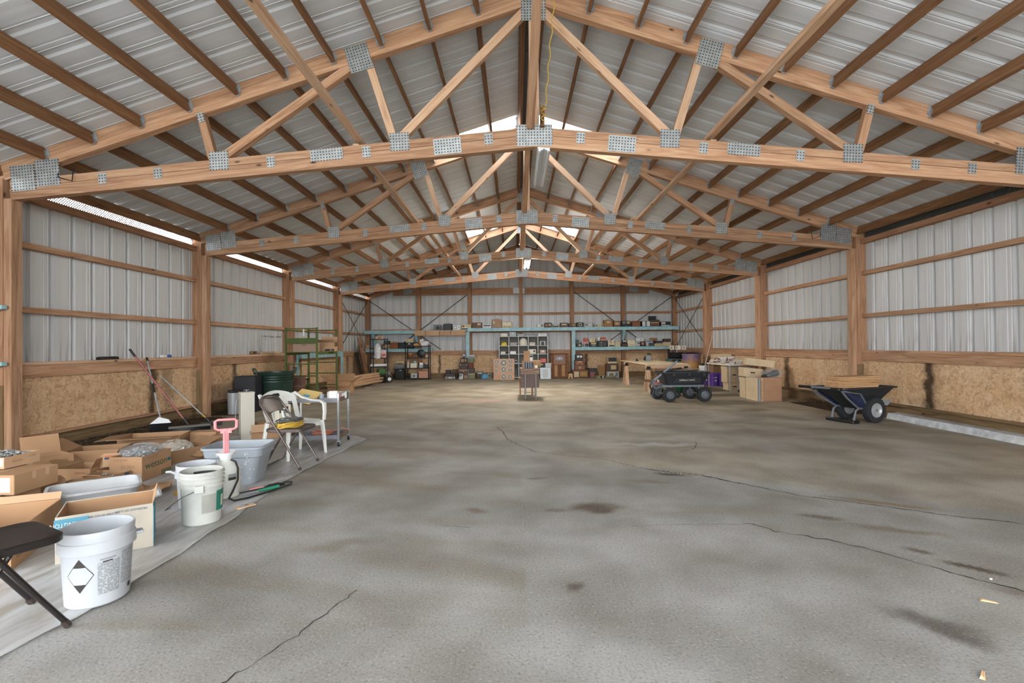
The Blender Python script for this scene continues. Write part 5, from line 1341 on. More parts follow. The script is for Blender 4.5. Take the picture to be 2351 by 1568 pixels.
for j in range(6):
    for i in range(n): m.f.append((j*n+i,j*n+(i+1) % n,(j+1)*n+(i+1) % n,(j+1)*n+i))
m.f.append(tuple(range(6*n,7*n))); m.build('bag_film', plain('bag_blue', (92,152,190), .4), T)
T = thing('record_player', 'open green record player on the floor before the brown cloth panel', 'record player', (2.92, 18.25, 0), .3)
MB().bbox((-.16,-.12,0),(.16,.12,.10),.01).build('base', plain('player_green', (150,150,116), .6), T); MB().box((-.08,-.125,.03),(.12,-.119,.09)).build('dark_face', BLACKP, T)
o_ = MB().box((-.16,0,0),(.16,.24,.02)).build('open_lid', plain('player_lid', (158,152,120), .6), T, (.30,-.1,.02), (.25,0,-.9)); MB().lathe([(.03,0),(.03,.01),(.0001,.01)], 12, TR(.03,-.126,.06) @ RX(PI/2)).build('knob', PAPER, T)
# ------------------------------------------------------------ desk in the middle of the hall
DESKB = plain('desk_brown', (98,76,68), .55, 0, None, .06); GREYT = plain('desk_leg', (166,160,154), .4, .4)
DTOP = woodmat('desk_top', (120,96,82), (142,118,102), (160,138,122), (1,1))
T = thing('typing_desk', 'small brown desk with grey metal legs standing alone in the hall', 'desk', (.105, 11.75, 0), 0)
MB().bbox((-.235,-.30,.69),(.235,.42,.712),.005).build('desktop', DTOP, T); MB().box((-.225,-.285,.575),(.225,-.265,.69)).build('apron', DTOP, T)
MB().box((-.22,-.22,.26),(.21,-.20,.575)).build('back_panel', DESKB, T); MB().box((-.20,-.20,.40),(.19,.35,.575)).build('drawer_case', DESKB, T)
for x, y in ((-.11,-.27),(.135,-.27),(-.11,.36),(.135,.36)): MB().tube([(x,y,.0),(x,y,.575)], .015, 8).build('leg', GREYT, T)
MB().tube([(-.11,.36,.09),(.135,.36,.09)], .01, 6).build('stretcher', GREYT, T)
for x, lb in ((-.085,'dark blue grey tin with a white stripe on the desk, left one'),(.025,'dark blue grey tin with a white stripe on the desk, right one')):
    t2 = thing('tin_can', lb, 'tin', (.105+x,11.53,.7135), 0, 'tins on the desk'); MB().lathe([(.0001,0),(.052,0),(.052,.14),(.046,.142),(.0001,.138)], 22).build('tin', plain('tin_blue', (82,92,104), .35, .3), t2, smooth=True); MB().box((-.055,-.02,.01),(-.045,-.0,.13)).build('white_stripe', PAPER, t2)
for x, y, d, mt, lb in ((.17,11.52,(.05,.05,.075),INK_BR,'small rust coloured tin on the right of the desk'),(.25,11.55,(.08,.06,.065),CREAM,'small cream box on the right of the desk'),(.31,11.6,(.05,.05,.06),W_TREAT,'little brown block at the right edge of the desk')):
    onto('desk_item', lb, 'box', x, y, .7135, 0, d, mt)
closed_carton('low tan carton at the back of the desk on the left', .0, 11.95, .7135, 0, .15, .2, .16, CARD, None); closed_carton('second low tan carton at the back of the desk on the right', .18, 11.95, .7135, 0, .16, .2, .16, CARD, None)
closed_carton('tall tan carton standing on the two low cartons on the desk', .04, 11.95, .8745, 0, .15, .16, .235, CARD, None)
T = thing('wooden_crate', 'pale open wooden crate behind the desk cartons', 'crate', (.28,12.05,.7135), 0)
for sx in (-1,1): MB().box((sx*.09-.006,-.08,0),(sx*.09+.006,.08,.17)).build('side', W_SAWN, T)
MB().box((-.09,.07,0),(.09,.08,.17)).build('back', W_SAWN, T); MB().box((-.09,-.08,0),(.09,-.07,.06)).build('front', W_SAWN, T)
T = thing('wooden_chair', 'brown wooden chair tucked behind the desk', 'chair', (.03,12.35,0), 0)
for x, y in ((-.15,-.15),(.15,-.15),(-.15,.15),(.15,.15)): MB().beam((x,y,0),(x,y,.42),.035,.035).build('leg', W_POST, T)
MB().box((-.18,-.18,.42),(.18,.18,.445)).build('seat', W_POST, T)
# ------------------------------------------------------------ radios and other boxes along the back wall
C_ = {}
for k_, c_, rg in (('GREYD',(120,122,124),.5),('BLK2',(32,31,31),.45),('BRN1',(122,74,50),.5),('BRN2',(92,60,46),.5),('BRN3',(56,40,32),.5),('BRN4',(140,86,52),.5),('BRN5',(82,66,58),.6),
                   ('WHT',(226,226,222),.45),('CRM',(224,212,184),.5),('CRM2',(216,208,170),.5),('TANC',(206,182,140),.55),('TAN1',(168,134,112),.6),('TAN2',(190,172,120),.5),('GOLD',(164,122,50),.5),('RUST',(190,112,84),.5),('RUST2',(118,62,44),.7),
                   ('OCH',(150,108,62),.6),('OCH2',(160,118,70),.6),('OCH3',(140,84,40),.5),('PGREY',(184,186,184),.5),('PNK',(206,130,120),.5),('PNKD',(150,96,92),.7),('RED2',(186,74,64),.5),('TEALD',(52,78,90),.5),('CHR',(176,172,160),.35),('OLIV',(128,122,88),.7),('OLIV2',(78,70,50),.8),('GRN',(104,118,88),.6)):
    C_[k_] = plain('finish_'+k_.lower(), c_, rg, 0, None, .05, mscale=8)
C_['BLACKP'] = BLACKP
PN = {'g': 'speaker_grille', 'd': 'dial', 'f': 'face_panel', 'o': 'knob', 'r': 'round_dial', 'h': 'carry_handle', 'L': 'open_lid'}
def radio(label, cat, name, x, y, z, w, h, d, body, parts, rz=0.0):
    T = thing(name, label, cat, (x, y, z), rz, None)
    MB().bbox((-w/2,0,0), (w/2,d,h), min(w,h)*.07).build('case', C_[body], T)
    for pi, p in enumerate(parts.split()):
        q = p.split(':'); k = q[0]
        if k == 'h':
            MB().tube([(-w*.16,d*.5,h-.004),(-w*.14,d*.5,h+.035),(w*.14,d*.5,h+.035),(w*.16,d*.5,h-.004)], .006, 6).build(PN[k], C_['BRN3'], T); continue
        v = [float(a) for a in q[1].split(',')]; mt = C_[q[2]]
        e = .0025+.0012*pi
        if k in 'gfd':
            m = MB().box((-w/2+w*v[0],-e,h*v[2]),(-w/2+w*v[1],.002,h*v[3]))
            if k == 'g':
                n = 5
                for i in range(n):
                    zz = h*(v[2]+(v[3]-v[2])*(i+.5)/n); m.box((-w/2+w*v[0],-e-.004,zz-.004),(-w/2+w*v[1],-e,zz+.002))
            m.build(PN[k], mt, T)
        elif k == 'L':
            MB().box((-w/2+w*v[0],d-.03,h*v[2]),(-w/2+w*v[1],d,h*v[3])).build(PN[k], mt, T)
        else:
            r_ = v[2]*min(w,h) if k == 'o' else v[2]*h
            MB().lathe([(r_,0),(r_,e+(.012 if k == 'o' else .003)),(r_*.85,e+(.014 if k == 'o' else .004)),(.0001,e+(.014 if k == 'o' else .004))], 16, TR(-w/2+w*v[0],0,h*v[1]) @ RX(PI/2)).build(PN[k], mt, T)
    return T
RADIOS = [
('grey cube speaker with a round dark cone, first on the boxed-in top shelf','speaker','speaker',-3.240,18.950,1.862,0.262,0.219,0.220,'GREYD','r:.6,.42,.36:BLACKP r:.6,.42,.2:BRN3'),
('dark rounded metal cabinet, second on the left top shelf','cabinet','cabinet',-2.841,18.950,1.862,0.335,0.244,0.260,'BLK2','f:.05,.95,.08,.9:BLACKP h:.5'),
('white clock radio with square dial beside the dark metal cabinet','radio','clock_radio',-2.484,18.950,1.862,0.309,0.198,0.200,'WHT','f:.1,.5,.2,.85:GREYD f:.16,.44,.3,.75:WHT o:.78,.6,.1:GREYD'),
('cream stereo receiver with wide dark lower strip, left of the third wall post','radio','receiver',-2.114,18.950,1.862,0.376,0.215,0.240,'CRM','f:.04,.96,.1,.32:BLACKP f:.08,.32,.5,.85:BRN1 f:.42,.95,.55,.85:TAN2 o:.7,.42,.06:GREYD'),
('low brown wooden radio with slatted grille beside the cream receiver','radio','radio',-1.702,18.950,1.932,0.381,0.213,0.240,'BRN1','g:.06,.46,.2,.85:BRN2 f:.55,.88,.58,.82:CRM o:.9,.3,.07:BRN3'),
('low white radio with black scale next to the slatted brown radio','radio','radio',-1.317,18.950,1.932,0.338,0.138,0.200,'WHT','f:.12,.9,.5,.82:BLACKP o:.35,.25,.08:GREYD o:.7,.25,.08:GREYD'),
('tall tan portable radio case with a gold panel and corner studs','radio','portable_radio',-0.935,18.950,1.932,0.370,0.335,0.220,'TAN1','f:.38,.68,.25,.78:GOLD f:.12,.28,.5,.75:CRM o:.1,.9,.05:CRM o:.9,.9,.05:CRM o:.1,.1,.05:CRM o:.9,.1,.05:CRM h:.5'),
('wide cream table radio with two knobs beside the tall tan case','radio','radio',-0.544,18.950,1.932,0.393,0.238,0.240,'TANC','f:.06,.94,.35,.92:CRM o:.25,.2,.06:BRN3 o:.74,.2,.06:BRN3 f:.08,.92,.05,.3:TANC'),
('small cream radio with grey square grille, first right of the middle post','radio','radio',0.745,18.950,1.932,0.254,0.138,0.200,'CRM','g:.52,.92,.2,.85:GREYD f:.08,.4,.2,.85:WHT'),
('dark brown radio with orange bars and pale round dial on the top shelf','radio','radio',1.040,18.950,1.932,0.275,0.183,0.200,'BRN3','f:.08,.5,.55,.68:RUST f:.08,.5,.3,.42:RUST r:.75,.55,.24:TANC o:.9,.2,.07:CRM'),
('low chromed radio chassis with open tubes on the top shelf','radio','radio_chassis',1.346,18.950,1.932,0.232,0.130,0.200,'CHR','f:.08,.92,.05,.5:BLACKP o:.3,.95,.08:GREYD o:.5,1.0,.08:GREYD o:.7,.95,.08:GREYD'),
('brown radio with a pale oval dial left of the fifth wall post','radio','radio',1.660,18.950,1.932,0.308,0.175,0.220,'BRN2','f:.14,.86,.45,.8:BRN1 f:.2,.8,.52,.72:CRM o:.2,.2,.06:CRM o:.5,.2,.06:CRM o:.8,.2,.06:CRM'),
('dark radio with a square yellowed dial in front of the fifth wall post','radio','radio',1.973,18.950,1.932,0.298,0.146,0.200,'BRN3','g:.08,.4,.2,.85:BRN2 f:.46,.92,.3,.85:GOLD o:.6,.1,.06:CRM o:.85,.1,.06:CRM'),
('black radio with a big cream ring dial on the top shelf','radio','radio',2.264,18.950,1.932,0.263,0.180,0.200,'BLK2','r:.55,.5,.36:CRM r:.55,.5,.26:BRN3 o:.15,.2,.05:CRM o:.9,.2,.05:CRM'),
('pale grey radio with faint round dial beside the black ring dial radio','radio','radio',2.594,18.950,1.932,0.333,0.179,0.200,'PGREY','g:.12,.42,.25,.75:GREYD r:.68,.48,.26:WHT r:.68,.48,.18:PGREY o:.95,.5,.05:GREYD'),
('long low cream radio with two grey grilles on the right top shelf','radio','radio',3.011,18.950,1.932,0.317,0.112,0.200,'CRM','g:.06,.3,.2,.8:GREYD f:.38,.66,.1,.9:TANC g:.72,.95,.2,.8:GREYD'),
('large tan leather portable radio with rounded window on the right top shelf','radio','portable_radio',3.360,18.950,1.932,0.359,0.261,0.240,'OCH','f:.3,.7,.55,.85:TANC f:.08,.92,.05,.45:OCH2 h:.5'),
('small pinkish brown radio beside the large tan portable','radio','radio',3.701,18.950,1.932,0.278,0.218,0.200,'BRN1','f:.1,.85,.3,.85:TAN1 r:.42,.58,.24:TAN2 o:.85,.15,.06:BRN3'),
('black twin dial radio right of the pinkish brown one','radio','radio',4.033,18.950,1.932,0.350,0.226,0.220,'BLK2','f:.12,.45,.5,.9:GREYD f:.58,.92,.5,.9:TAN2 o:.5,.2,.08:GREYD'),
('plain chestnut wooden box radio with small top bracket','radio','radio',4.430,18.950,1.932,0.325,0.218,0.220,'BRN1','f:.08,.92,.1,.82:BRN4 o:.5,.9,.05:BRN3'),
('white panelled radio with black side and grey centre strip','radio','radio',4.793,18.950,1.932,0.315,0.210,0.220,'BLK2','f:.08,.42,.06,.94:WHT f:.42,.64,.06,.94:GREYD f:.64,1.0,.06,.94:WHT'),
('brown record player with raised dark lid on the right top shelf','record player','record_player',5.145,18.950,1.932,0.369,0.254,0.260,'BRN5','f:.06,.94,.12,.42:BRN1 f:.06,.94,.5,.62:TAN2 L:.0,.8,1.0,1.62:BLK2'),
('black and white radio at the far right end of the top shelf','radio','radio',5.555,18.950,1.932,0.391,0.185,0.220,'BRN3','f:.08,.48,.4,.92:PGREY f:.54,.96,.3,.92:BLK2 f:.06,.9,.06,.24:WHT'),
('grey telephone handset propped at the left end of the right lower shelf','telephone','telephone',2.173,18.950,1.307,0.107,0.150,0.100,'GREYD','f:.2,.8,.2,.8:BLACKP'),
('small dark radio under the propped telephone','radio','radio',2.218,18.950,1.166,0.199,0.140,0.160,'BLK2','r:.65,.5,.3:TAN2'),
('pink topped radio with white and black face on the right lower shelf','radio','radio',2.470,18.950,1.166,0.268,0.222,0.200,'WHT','f:.0,1.0,.68,1.0:PNK f:.42,.92,.06,.62:BLK2 g:.06,.36,.06,.62:GREYD'),
('dark radio with cream and gold dial right of the pink topped one','radio','radio',2.783,18.950,1.166,0.291,0.180,0.200,'BLK2','f:.14,.84,.55,.92:TAN2 f:.3,.7,.15,.5:GREYD'),
('large black equipment case with dials in the middle of the right lower shelf','amplifier','amplifier',3.131,18.950,1.166,0.385,0.229,0.240,'BLK2','o:.35,.7,.1:PGREY o:.55,.5,.08:GREYD o:.75,.5,.08:GREYD o:.35,.25,.1:TAN2 o:.7,.25,.08:GREYD'),
('cream radio with black lower dial right of the black equipment case','radio','radio',3.469,18.950,1.166,0.257,0.147,0.180,'CRM','f:.12,.9,.1,.45:BLK2 f:.3,.7,.55,.85:TANC'),
('plain cream radio just left of the blue shelf bracket','radio','radio',3.713,18.950,1.166,0.204,0.186,0.180,'CRM','f:.1,.9,.3,.9:TANC o:.5,.12,.06:BRN3'),
('dark brown rounded radio below the blue shelf bracket','radio','radio',3.979,18.950,1.166,0.257,0.125,0.180,'BRN3','f:.15,.85,.2,.8:BRN2'),
('cream tilted console with a curved front right of the blue bracket','radio','radio',4.235,18.950,1.172,0.317,0.248,0.200,'CRM2','f:.1,.9,.4,.9:CRM f:.3,.9,.25,.32:TAN2'),
('light grey radio with dark knobs in front of the white one','radio','radio',4.468,18.950,1.172,0.199,0.177,0.120,'PGREY','o:.6,.7,.12:BRN3 o:.85,.7,.12:BRN3'),
('white boxy radio standing behind the light grey radio','radio','radio',4.596,19.120,1.172,0.336,0.348,0.100,'PGREY','f:.06,.94,.6,.95:WHT o:.65,.78,.05:BRN3'),
('small copper coloured radio beside the light grey radio','radio','radio',4.673,18.950,1.172,0.157,0.183,0.120,'BRN3','f:.15,.75,.35,.85:TAN1 o:.5,.18,.1:RUST'),
('grey slatted radio with a dark teal front on the right lower shelf','radio','radio',4.932,18.950,1.172,0.275,0.240,0.180,'PGREY','f:.35,1.0,.05,.55:TEALD f:.1,.95,.68,.9:GREYD'),
('arched wooden mantel radio behind the grey slatted radio','radio','mantel_radio',5.133,19.120,1.172,0.276,0.322,0.100,'OCH2','f:.2,.8,.3,.8:BRN1'),
('low cream radio under the black case','radio','radio',5.270,18.950,1.172,0.298,0.098,0.180,'TANC','f:.1,.9,.2,.8:TAN2'),
('two door cream cabinet radio at the right end of the lower shelf','radio','radio',5.598,18.950,1.172,0.322,0.152,0.180,'CRM','f:.04,.48,.06,.94:TANC f:.52,.96,.06,.94:TANC'),
('low tan radio beside the corner post on the lower shelf','radio','radio',5.880,18.950,1.172,0.148,0.074,0.140,'TAN1','f:.1,.9,.2,.8:BRN2'),
('cream cube speaker with square red cone on the left lower shelf','speaker','speaker',-5.973,18.950,1.166,0.146,0.151,0.160,'TANC','f:.25,.8,.25,.8:RUST f:.4,.65,.4,.65:CRM'),
('cream amplifier with two dark knobs on the left lower shelf','amplifier','amplifier',-5.215,18.950,1.166,0.245,0.166,0.200,'TANC','o:.2,.65,.1:BRN3 o:.82,.65,.1:BRN3 f:.35,.68,.5,.85:TAN2 f:.1,.9,.08,.3:GREYD'),
('brown leather case with carry handle on the left lower shelf','case','leather_case',-4.915,18.950,1.166,0.320,0.245,0.200,'OCH3','f:.08,.92,.7,.76:BRN3 h:.5'),
('black soft case right of the brown leather case','case','black_case',-4.607,18.950,1.166,0.259,0.238,0.200,'BLK2','f:.1,.9,.1,.9:BLACKP'),
('black rack amplifier behind the taller black shelving','amplifier','amplifier',-4.313,18.950,1.166,0.293,0.237,0.200,'BLK2','f:.35,.6,.7,.85:WHT o:.6,.45,.08:OCH2 o:.3,.4,.08:GREYD'),
('little red radio standing on the pink topped radio','radio','radio',2.488,18.950,1.389,0.148,0.122,0.120,'RED2','r:.5,.5,.34:PNK r:.5,.5,.2:RED2'),
('cream rounded radio lying on the dark gold dial radio','radio','radio',2.747,18.950,1.347,0.249,0.130,0.160,'CRM','f:.3,.9,.15,.85:TANC f:.88,1.0,.1,.9:BLK2'),
('small white box on the left of the black equipment case','box','white_box',2.982,18.950,1.396,0.098,0.146,0.100,'WHT','f:.1,.9,.1,.3:PGREY'),
('red clock radio on the right of the black equipment case','radio','clock_radio',3.162,18.950,1.396,0.174,0.136,0.140,'TANC','f:.0,1.0,.45,1.0:RED2 f:.1,.9,.05,.35:PNK'),
('pair of cream boxed radios stacked over the black dial radio, left one','radio','radio',3.382,18.950,1.314,0.115,0.114,0.120,'CRM','f:.15,.85,.2,.8:TANC'),
('pair of cream boxed radios stacked over the black dial radio, right one','radio','radio',3.519,18.950,1.314,0.110,0.114,0.120,'CRM','f:.4,.6,.1,.9:TAN2'),
('black and white telephone on top of the dark brown rounded radio','telephone','telephone',3.972,18.950,1.292,0.157,0.116,0.140,'BLK2','f:.1,.9,.5,.9:WHT'),
('black case lying on a cream radio near the right end','case','black_case',5.287,18.950,1.271,0.280,0.099,0.180,'BLK2','f:.05,.95,.1,.3:GREYD'),
('dark brown radio on top of the two door cream radio','radio','radio',5.605,18.950,1.325,0.279,0.131,0.160,'BRN3','f:.1,.9,.4,.85:BRN2 o:.25,.2,.06:CRM o:.75,.2,.06:CRM'),
('black radio stacked on the cream amplifier','radio','radio',-5.201,18.950,1.333,0.220,0.144,0.180,'BLK2','f:.1,.9,.35,.6:GREYD o:.25,.15,.07:WHT'),
('cream two panel radio on top of the black rack amplifier','radio','radio',-4.311,18.950,1.404,0.292,0.142,0.160,'CRM','f:.06,.42,.1,.9:TAN2 f:.5,.92,.15,.85:TANC'),
]
RADIOS2 = [
('long brown stereo receiver with a silver control strip on the floor by the back wall','receiver','receiver',-2.695,18.550,0.001,0.392,0.214,0.300,'BRN3','f:.03,.97,.08,.42:PGREY o:.15,.25,.1:BRN3 o:.27,.25,.1:BRN3 o:.72,.25,.1:BRN3 o:.85,.25,.1:BRN3'),
('small dark box with a top knob standing behind the long brown stereo','box','dark_box',-2.824,18.900,0.001,0.200,0.329,0.200,'BLK2','f:.1,.9,.6,.95:BLACKP o:.5,1.02,.06:GREYD'),
('reddish brown speaker cabinet leaning by the stacked suitcases','speaker','speaker',-2.573,18.900,0.001,0.201,0.352,0.180,'BRN1','f:.08,.92,.08,.95:BRN5'),
('tan carton at the bottom of the suitcase stack','box','carton',-2.226,18.750,0.001,0.340,0.356,0.350,'TAN1','f:.08,.4,.05,.8:BRN3 f:.6,.95,.35,.85:BRN2'),
('dark brown suitcase with two bright clasps','suitcase','suitcase',-2.211,18.750,0.358,0.347,0.239,0.350,'BRN5','o:.15,.75,.08:CRM o:.87,.75,.08:CRM f:.05,.95,.45,.48:BRN3'),
('dark radio with orange slats on top of the brown suitcase','radio','radio',-2.201,18.750,0.598,0.264,0.190,0.250,'BRN3','g:.1,.5,.2,.8:TAN1 f:.62,.9,.25,.8:OCH2'),
('silver film projector head on top of the slatted dark radio','projector','projector',-2.195,18.750,0.789,0.155,0.157,0.150,'GREYD','r:.5,.7,.3:PGREY r:.5,.2,.25:BRN3'),
('black cine camera with a chromed side on the floor before the tan carton','camera','camera',-2.262,18.350,0.001,0.145,0.263,0.200,'BLK2','r:.4,.2,.28:PGREY r:.4,.7,.24:GREYD f:.75,.98,.1,.8:WHT'),
('olive metal case at the bottom right of the suitcase stack','case','metal_case',-1.882,18.600,0.001,0.237,0.212,0.300,'OLIV','f:.05,.95,.82,.95:TANC'),
('brown carton on the olive metal case','box','carton',-1.896,18.600,0.214,0.204,0.189,0.300,'BRN5','f:.85,1.0,.0,1.0:BLK2'),
('rust coloured box on the brown carton','box','carton',-1.923,18.600,0.404,0.163,0.213,0.300,'RUST2','f:.1,.9,.1,.9:RUST2'),
('green plastic tub on the rust coloured box','tub','plastic_tub',-1.909,18.600,0.618,0.204,0.155,0.300,'GRN','f:.2,.8,.6,.85:OLIV'),
('pale grey lidded tray crowning the right suitcase stack','tray','grey_tray',-1.908,18.600,0.774,0.269,0.130,0.300,'PGREY','f:.05,.95,.1,.6:GREYD'),
('dark olive bag under the grey metal box','box','dark_box',-1.625,18.750,0.001,0.214,0.152,0.300,'OLIV2','f:.1,.9,.5,.9:BRN5'),
('grey metal box behind the olive case beside the blue bag','box','metal_box',-1.606,18.900,0.154,0.207,0.115,0.250,'GREYD','f:.1,.9,.2,.5:PGREY'),
('small framed grey panel leaning next to the speaker board','frame','framed_panel',-1.211,18.600,0.001,0.163,0.198,0.060,'PGREY','f:.12,.88,.1,.9:OLIV f:.3,.7,.5,.9:TEALD'),
('large wooden radio with cream cloth and gold dial, bottom of the right radio stack','radio','radio',2.203,18.450,0.001,0.610,0.304,0.350,'BRN1','f:.06,.94,.1,.88:BRN3 f:.1,.4,.14,.82:TANC f:.46,.9,.2,.82:GOLD o:.55,.3,.04:BRN3 o:.68,.3,.04:BRN3 o:.8,.3,.04:BRN3'),
('brown radio with faint round dial, second up in the right radio stack','radio','radio',2.167,18.500,0.306,0.341,0.178,0.280,'BRN4','f:.1,.85,.12,.9:BRN1 r:.55,.5,.3:TAN1'),
('brown radio with a bright slot dial, third up in the right radio stack','radio','radio',2.173,18.500,0.485,0.349,0.179,0.280,'BRN1','f:.1,.9,.15,.9:BRN4 f:.35,.7,.62,.75:CRM o:.3,.25,.06:CRM o:.75,.25,.06:CRM'),
('black twin meter box on top of the right radio stack','meter','meter_box',2.171,18.500,0.665,0.293,0.220,0.220,'BLK2','f:.2,.5,.5,.85:WHT f:.58,.85,.5,.85:WHT h:.5'),
('dusty pink box on the floor right of the radio stack','box','carton',2.677,18.700,0.001,0.197,0.223,0.250,'PNKD','f:.1,.9,.4,.9:PNKD'),
('black flat case on the dusty pink box','case','black_case',2.704,18.700,0.225,0.344,0.130,0.250,'BLK2','f:.45,.48,.1,.9:TEALD'),
('brown cloth panel leaning behind the open record player','panel','cloth_panel',3.085,18.950,0.001,0.252,0.465,0.080,'TAN1','f:.05,.95,.1,.92:OCH2'),
('grey metal radio with a wide dial on the floor under the brown radio','radio','radio',3.418,18.400,0.001,0.437,0.240,0.300,'PGREY','f:.15,.5,.3,.75:OLIV g:.68,.9,.25,.85:GREYD f:.1,.9,.05,.15:GREYD'),
('brown wooden radio with a cream grille under the cream television','radio','radio',3.398,18.450,0.242,0.439,0.298,0.320,'BRN1','f:.05,.95,.1,.9:BRN5 f:.36,.82,.25,.78:TANC o:.9,.3,.05:BRN3'),
('cream cased television with a dark screen on two stacked radios','television','television',3.407,18.500,0.541,0.350,0.234,0.280,'TANC','f:.06,.94,.3,.94:BLK2 f:.06,.94,.06,.22:CRM'),
('brown carton on the floor beside the black amplifier stack','box','carton',-4.974,18.300,0.001,0.176,0.201,0.250,'TAN1','f:.1,.9,.8,.9:CRM'),
('small white boxed clock on the brown carton','box','white_box',-4.993,18.300,0.203,0.135,0.129,0.180,'PGREY','r:.5,.5,.3:GREYD'),
('tall black speaker cabinet carrying the grey amplifier','speaker','speaker',-4.598,18.500,0.001,0.377,0.406,0.350,'BLK2','f:.08,.92,.06,.94:BLACKP f:.5,.68,.85,.9:WHT'),
('grey tape amplifier on the tall black speaker cabinet','amplifier','amplifier',-4.608,18.500,0.408,0.383,0.155,0.300,'GREYD','f:.02,.98,.05,.3:BLK2 o:.12,.15,.08:CRM o:.3,.15,.08:CRM o:.5,.15,.08:CRM o:.7,.15,.08:CRM'),
('cream and black mixer on top of the grey tape amplifier','amplifier','mixer',-4.582,18.500,0.563,0.317,0.138,0.220,'TANC','f:.05,.9,.1,.42:BLK2 o:.4,.7,.08:BRN3 o:.65,.7,.08:BRN3'),
]
for row in RADIOS + RADIOS2: radio(*row)
# ------------------------------------------------------------ black dump cart
TUBB = plain('cart_tub_black', (38,40,44), .5, 0, None, .08); FRAMEG = plain('frame_grey', (118,124,130), .45, .3); RUBB = plain('tyre_rubber', (40,41,43), .85, 0, None, .1, mscale=30); HUBG = plain('hub_grey', (110,114,120), .4, .3)
def wheel(parent, x, y, r, w, hubmat, name='wheel', yaw=0.0, n_tread=26):
    M = TR(x,y,r) @ RZ(yaw) @ RX(PI/2)
    W = MB().lathe([(r*.55,-w*.42),(r*.80,-w*.5),(r*.95,-w*.42),(r,-w*.2),(r,w*.2),(r*.95,w*.42),(r*.80,w*.5),(r*.55,w*.42)], 32, M, cap=False)
    for k in range(n_tread):
        a = 2*PI*k/n_tread
        for sgn in (-1,1): W.cbox((0,0,0),(r*.09,r*.06,w*.34), M @ RZ(a+(PI/n_tread if sgn > 0 else 0)) @ TR(r*.985,0,sgn*w*.24))
    o = W.build(name, RUBB, parent, smooth=True)
    MB().lathe([(.0001,-w*.38),(r*.2,-w*.40),(r*.22,-w*.22),(r*.45,-w*.20),(r*.56,-w*.44),(r*.58,-w*.44),(r*.58,w*.44),(r*.56,w*.44),(r*.45,w*.2),(r*.22,w*.22),(r*.2,w*.40),(.0001,w*.38)], 24, M, cap=False).build('hub', hubmat, o, smooth=True)
    MB().lathe([(.0001,w*.44),(r*.09,w*.44),(r*.09,w*.30)], 12, M, cap=False).build('axle_nut', CHROME, o); MB().lathe([(.0001,-w*.44),(r*.09,-w*.44),(r*.09,-w*.30)], 12, M, cap=False).build('axle_nut', CHROME, o)
    return o
T = thing('dump_cart', 'black plastic dump cart on four rubber wheels with a grey tow handle', 'cart', (3.44, 10.95, 0), .03)
for x, y, yw in ((-.37,-.30,.12),(.39,-.30,0),(-.44,.30,.12),(.30,.30,0)): wheel(T, x, y, .153, .10, HUBG, 'wheel', yw)
m = MB(); tub(m, .82,.46,1.02,.60,.275,.06,.012,.018); m.build('tub', TUBB, T, (.02,0,.365), smooth=True)
for x in (-.28,.06,.38): MB().bbox((x-.03,-.335,.55),(x+.03,-.305,.63),.006).build('rim_rib', TUBB, T)
MB().add([(-.30,-.262,.40),(.34,-.262,.40),(.30,-.283,.52),(-.22,-.283,.52),(-.30,-.28,.40),(.34,-.28,.40),(.30,-.297,.52),(-.22,-.297,.52)], [(4,5,6,7),(0,3,2,1),(0,1,5,4),(1,2,6,5),(2,3,7,6),(3,0,4,7)]).build('side_panel', TUBB, T)
txt('GORILLA CARTS', .046, PAPER, T, TR(.02,-.2925,.465) @ RX(PI/2+.14), sx=1.0)
for y in (-.2,.2): MB().beam((-.50,y,.335),(.42,y,.335),.035,.04).build('frame_rail', FRAMEG, T)
MB().beam((.39,-.27,.155),(.30,.27,.155),.03,.03).build('axle', FRAMEG, T); MB().beam((-.37,-.27,.155),(-.44,.27,.155),.03,.03).build('axle', FRAMEG, T)
for x, y in ((.36,-.2),(.30,.2),(-.38,-.2),(-.42,.2)): MB().beam((x,y,.155),(x*.8,y,.33),.025,.025).build('strut', FRAMEG, T)
MB().tube([(-.55,-.05,.27),(-.62,-.06,.30),(-.66,-.08,.36),(-.60,-.10,.48),(-.14,-.16,.88)], .024, 8).build('tow_bar', FRAMEG, T, smooth=True)
MB().tube([(-.66,.02,.24),(-.70,.02,.33),(-.62,.0,.45),(-.42,-.05,.62),(-.16,-.08,.70),(-.02,-.08,.715)], .02, 8).build('dump_lever', BLACKP, T, smooth=True)
MB().tube([(-.20,-.15,.83),(-.13,-.16,.90),(-.06,-.16,.885)], .022, 8).build('grip', BLACKP, T, smooth=True)
MB().beam((-.60,-.02,.27),(-.45,0,.31),.08,.04).build('tongue', FRAMEG, T)
MB().tube([(-.62,-.03,.25),(-.66,-.03,.10),(-.60,-.03,.085)], .006, 6).build('pull_pin', FRAMEG, T)
T = thing('red_jug', 'pinkish red plastic jug behind the cart handle', 'jug', (3.11, 11.55, 0))
MB().bbox((-.08,-.06,.0),(.08,.06,.36),.02).build('jug', plain('jug_red', (190,96,96), .5), T); MB().lathe([(.03,.36),(.03,.42),(.0001,.42)], 14).build('cap', PAPER, T); MB().box((-.081,-.0612,.0),(.081,-.0602,.05)).build('green_band', plain('band_green', (54,120,80), .6), T)
T = thing('work_gloves', 'yellow paper packet propped against the front of the cart', 'packet', (3.10, 11.40, 0), .3, rot=(.25,0,.2))
MB().bbox((-.07,-.01,0.05),(.07,.01,.33),.004).build('packet', plain('packet_yellow', (214,196,90), .7), T); MB().box((-.04,-.0112,.12),(.03,-.0102,.2)).build('print', plain('packet_print', (190,110,60), .7), T)
T = thing('seed_spreader', 'green broadcast spreader standing behind the dump cart', 'spreader', (3.62, 11.62, 0))
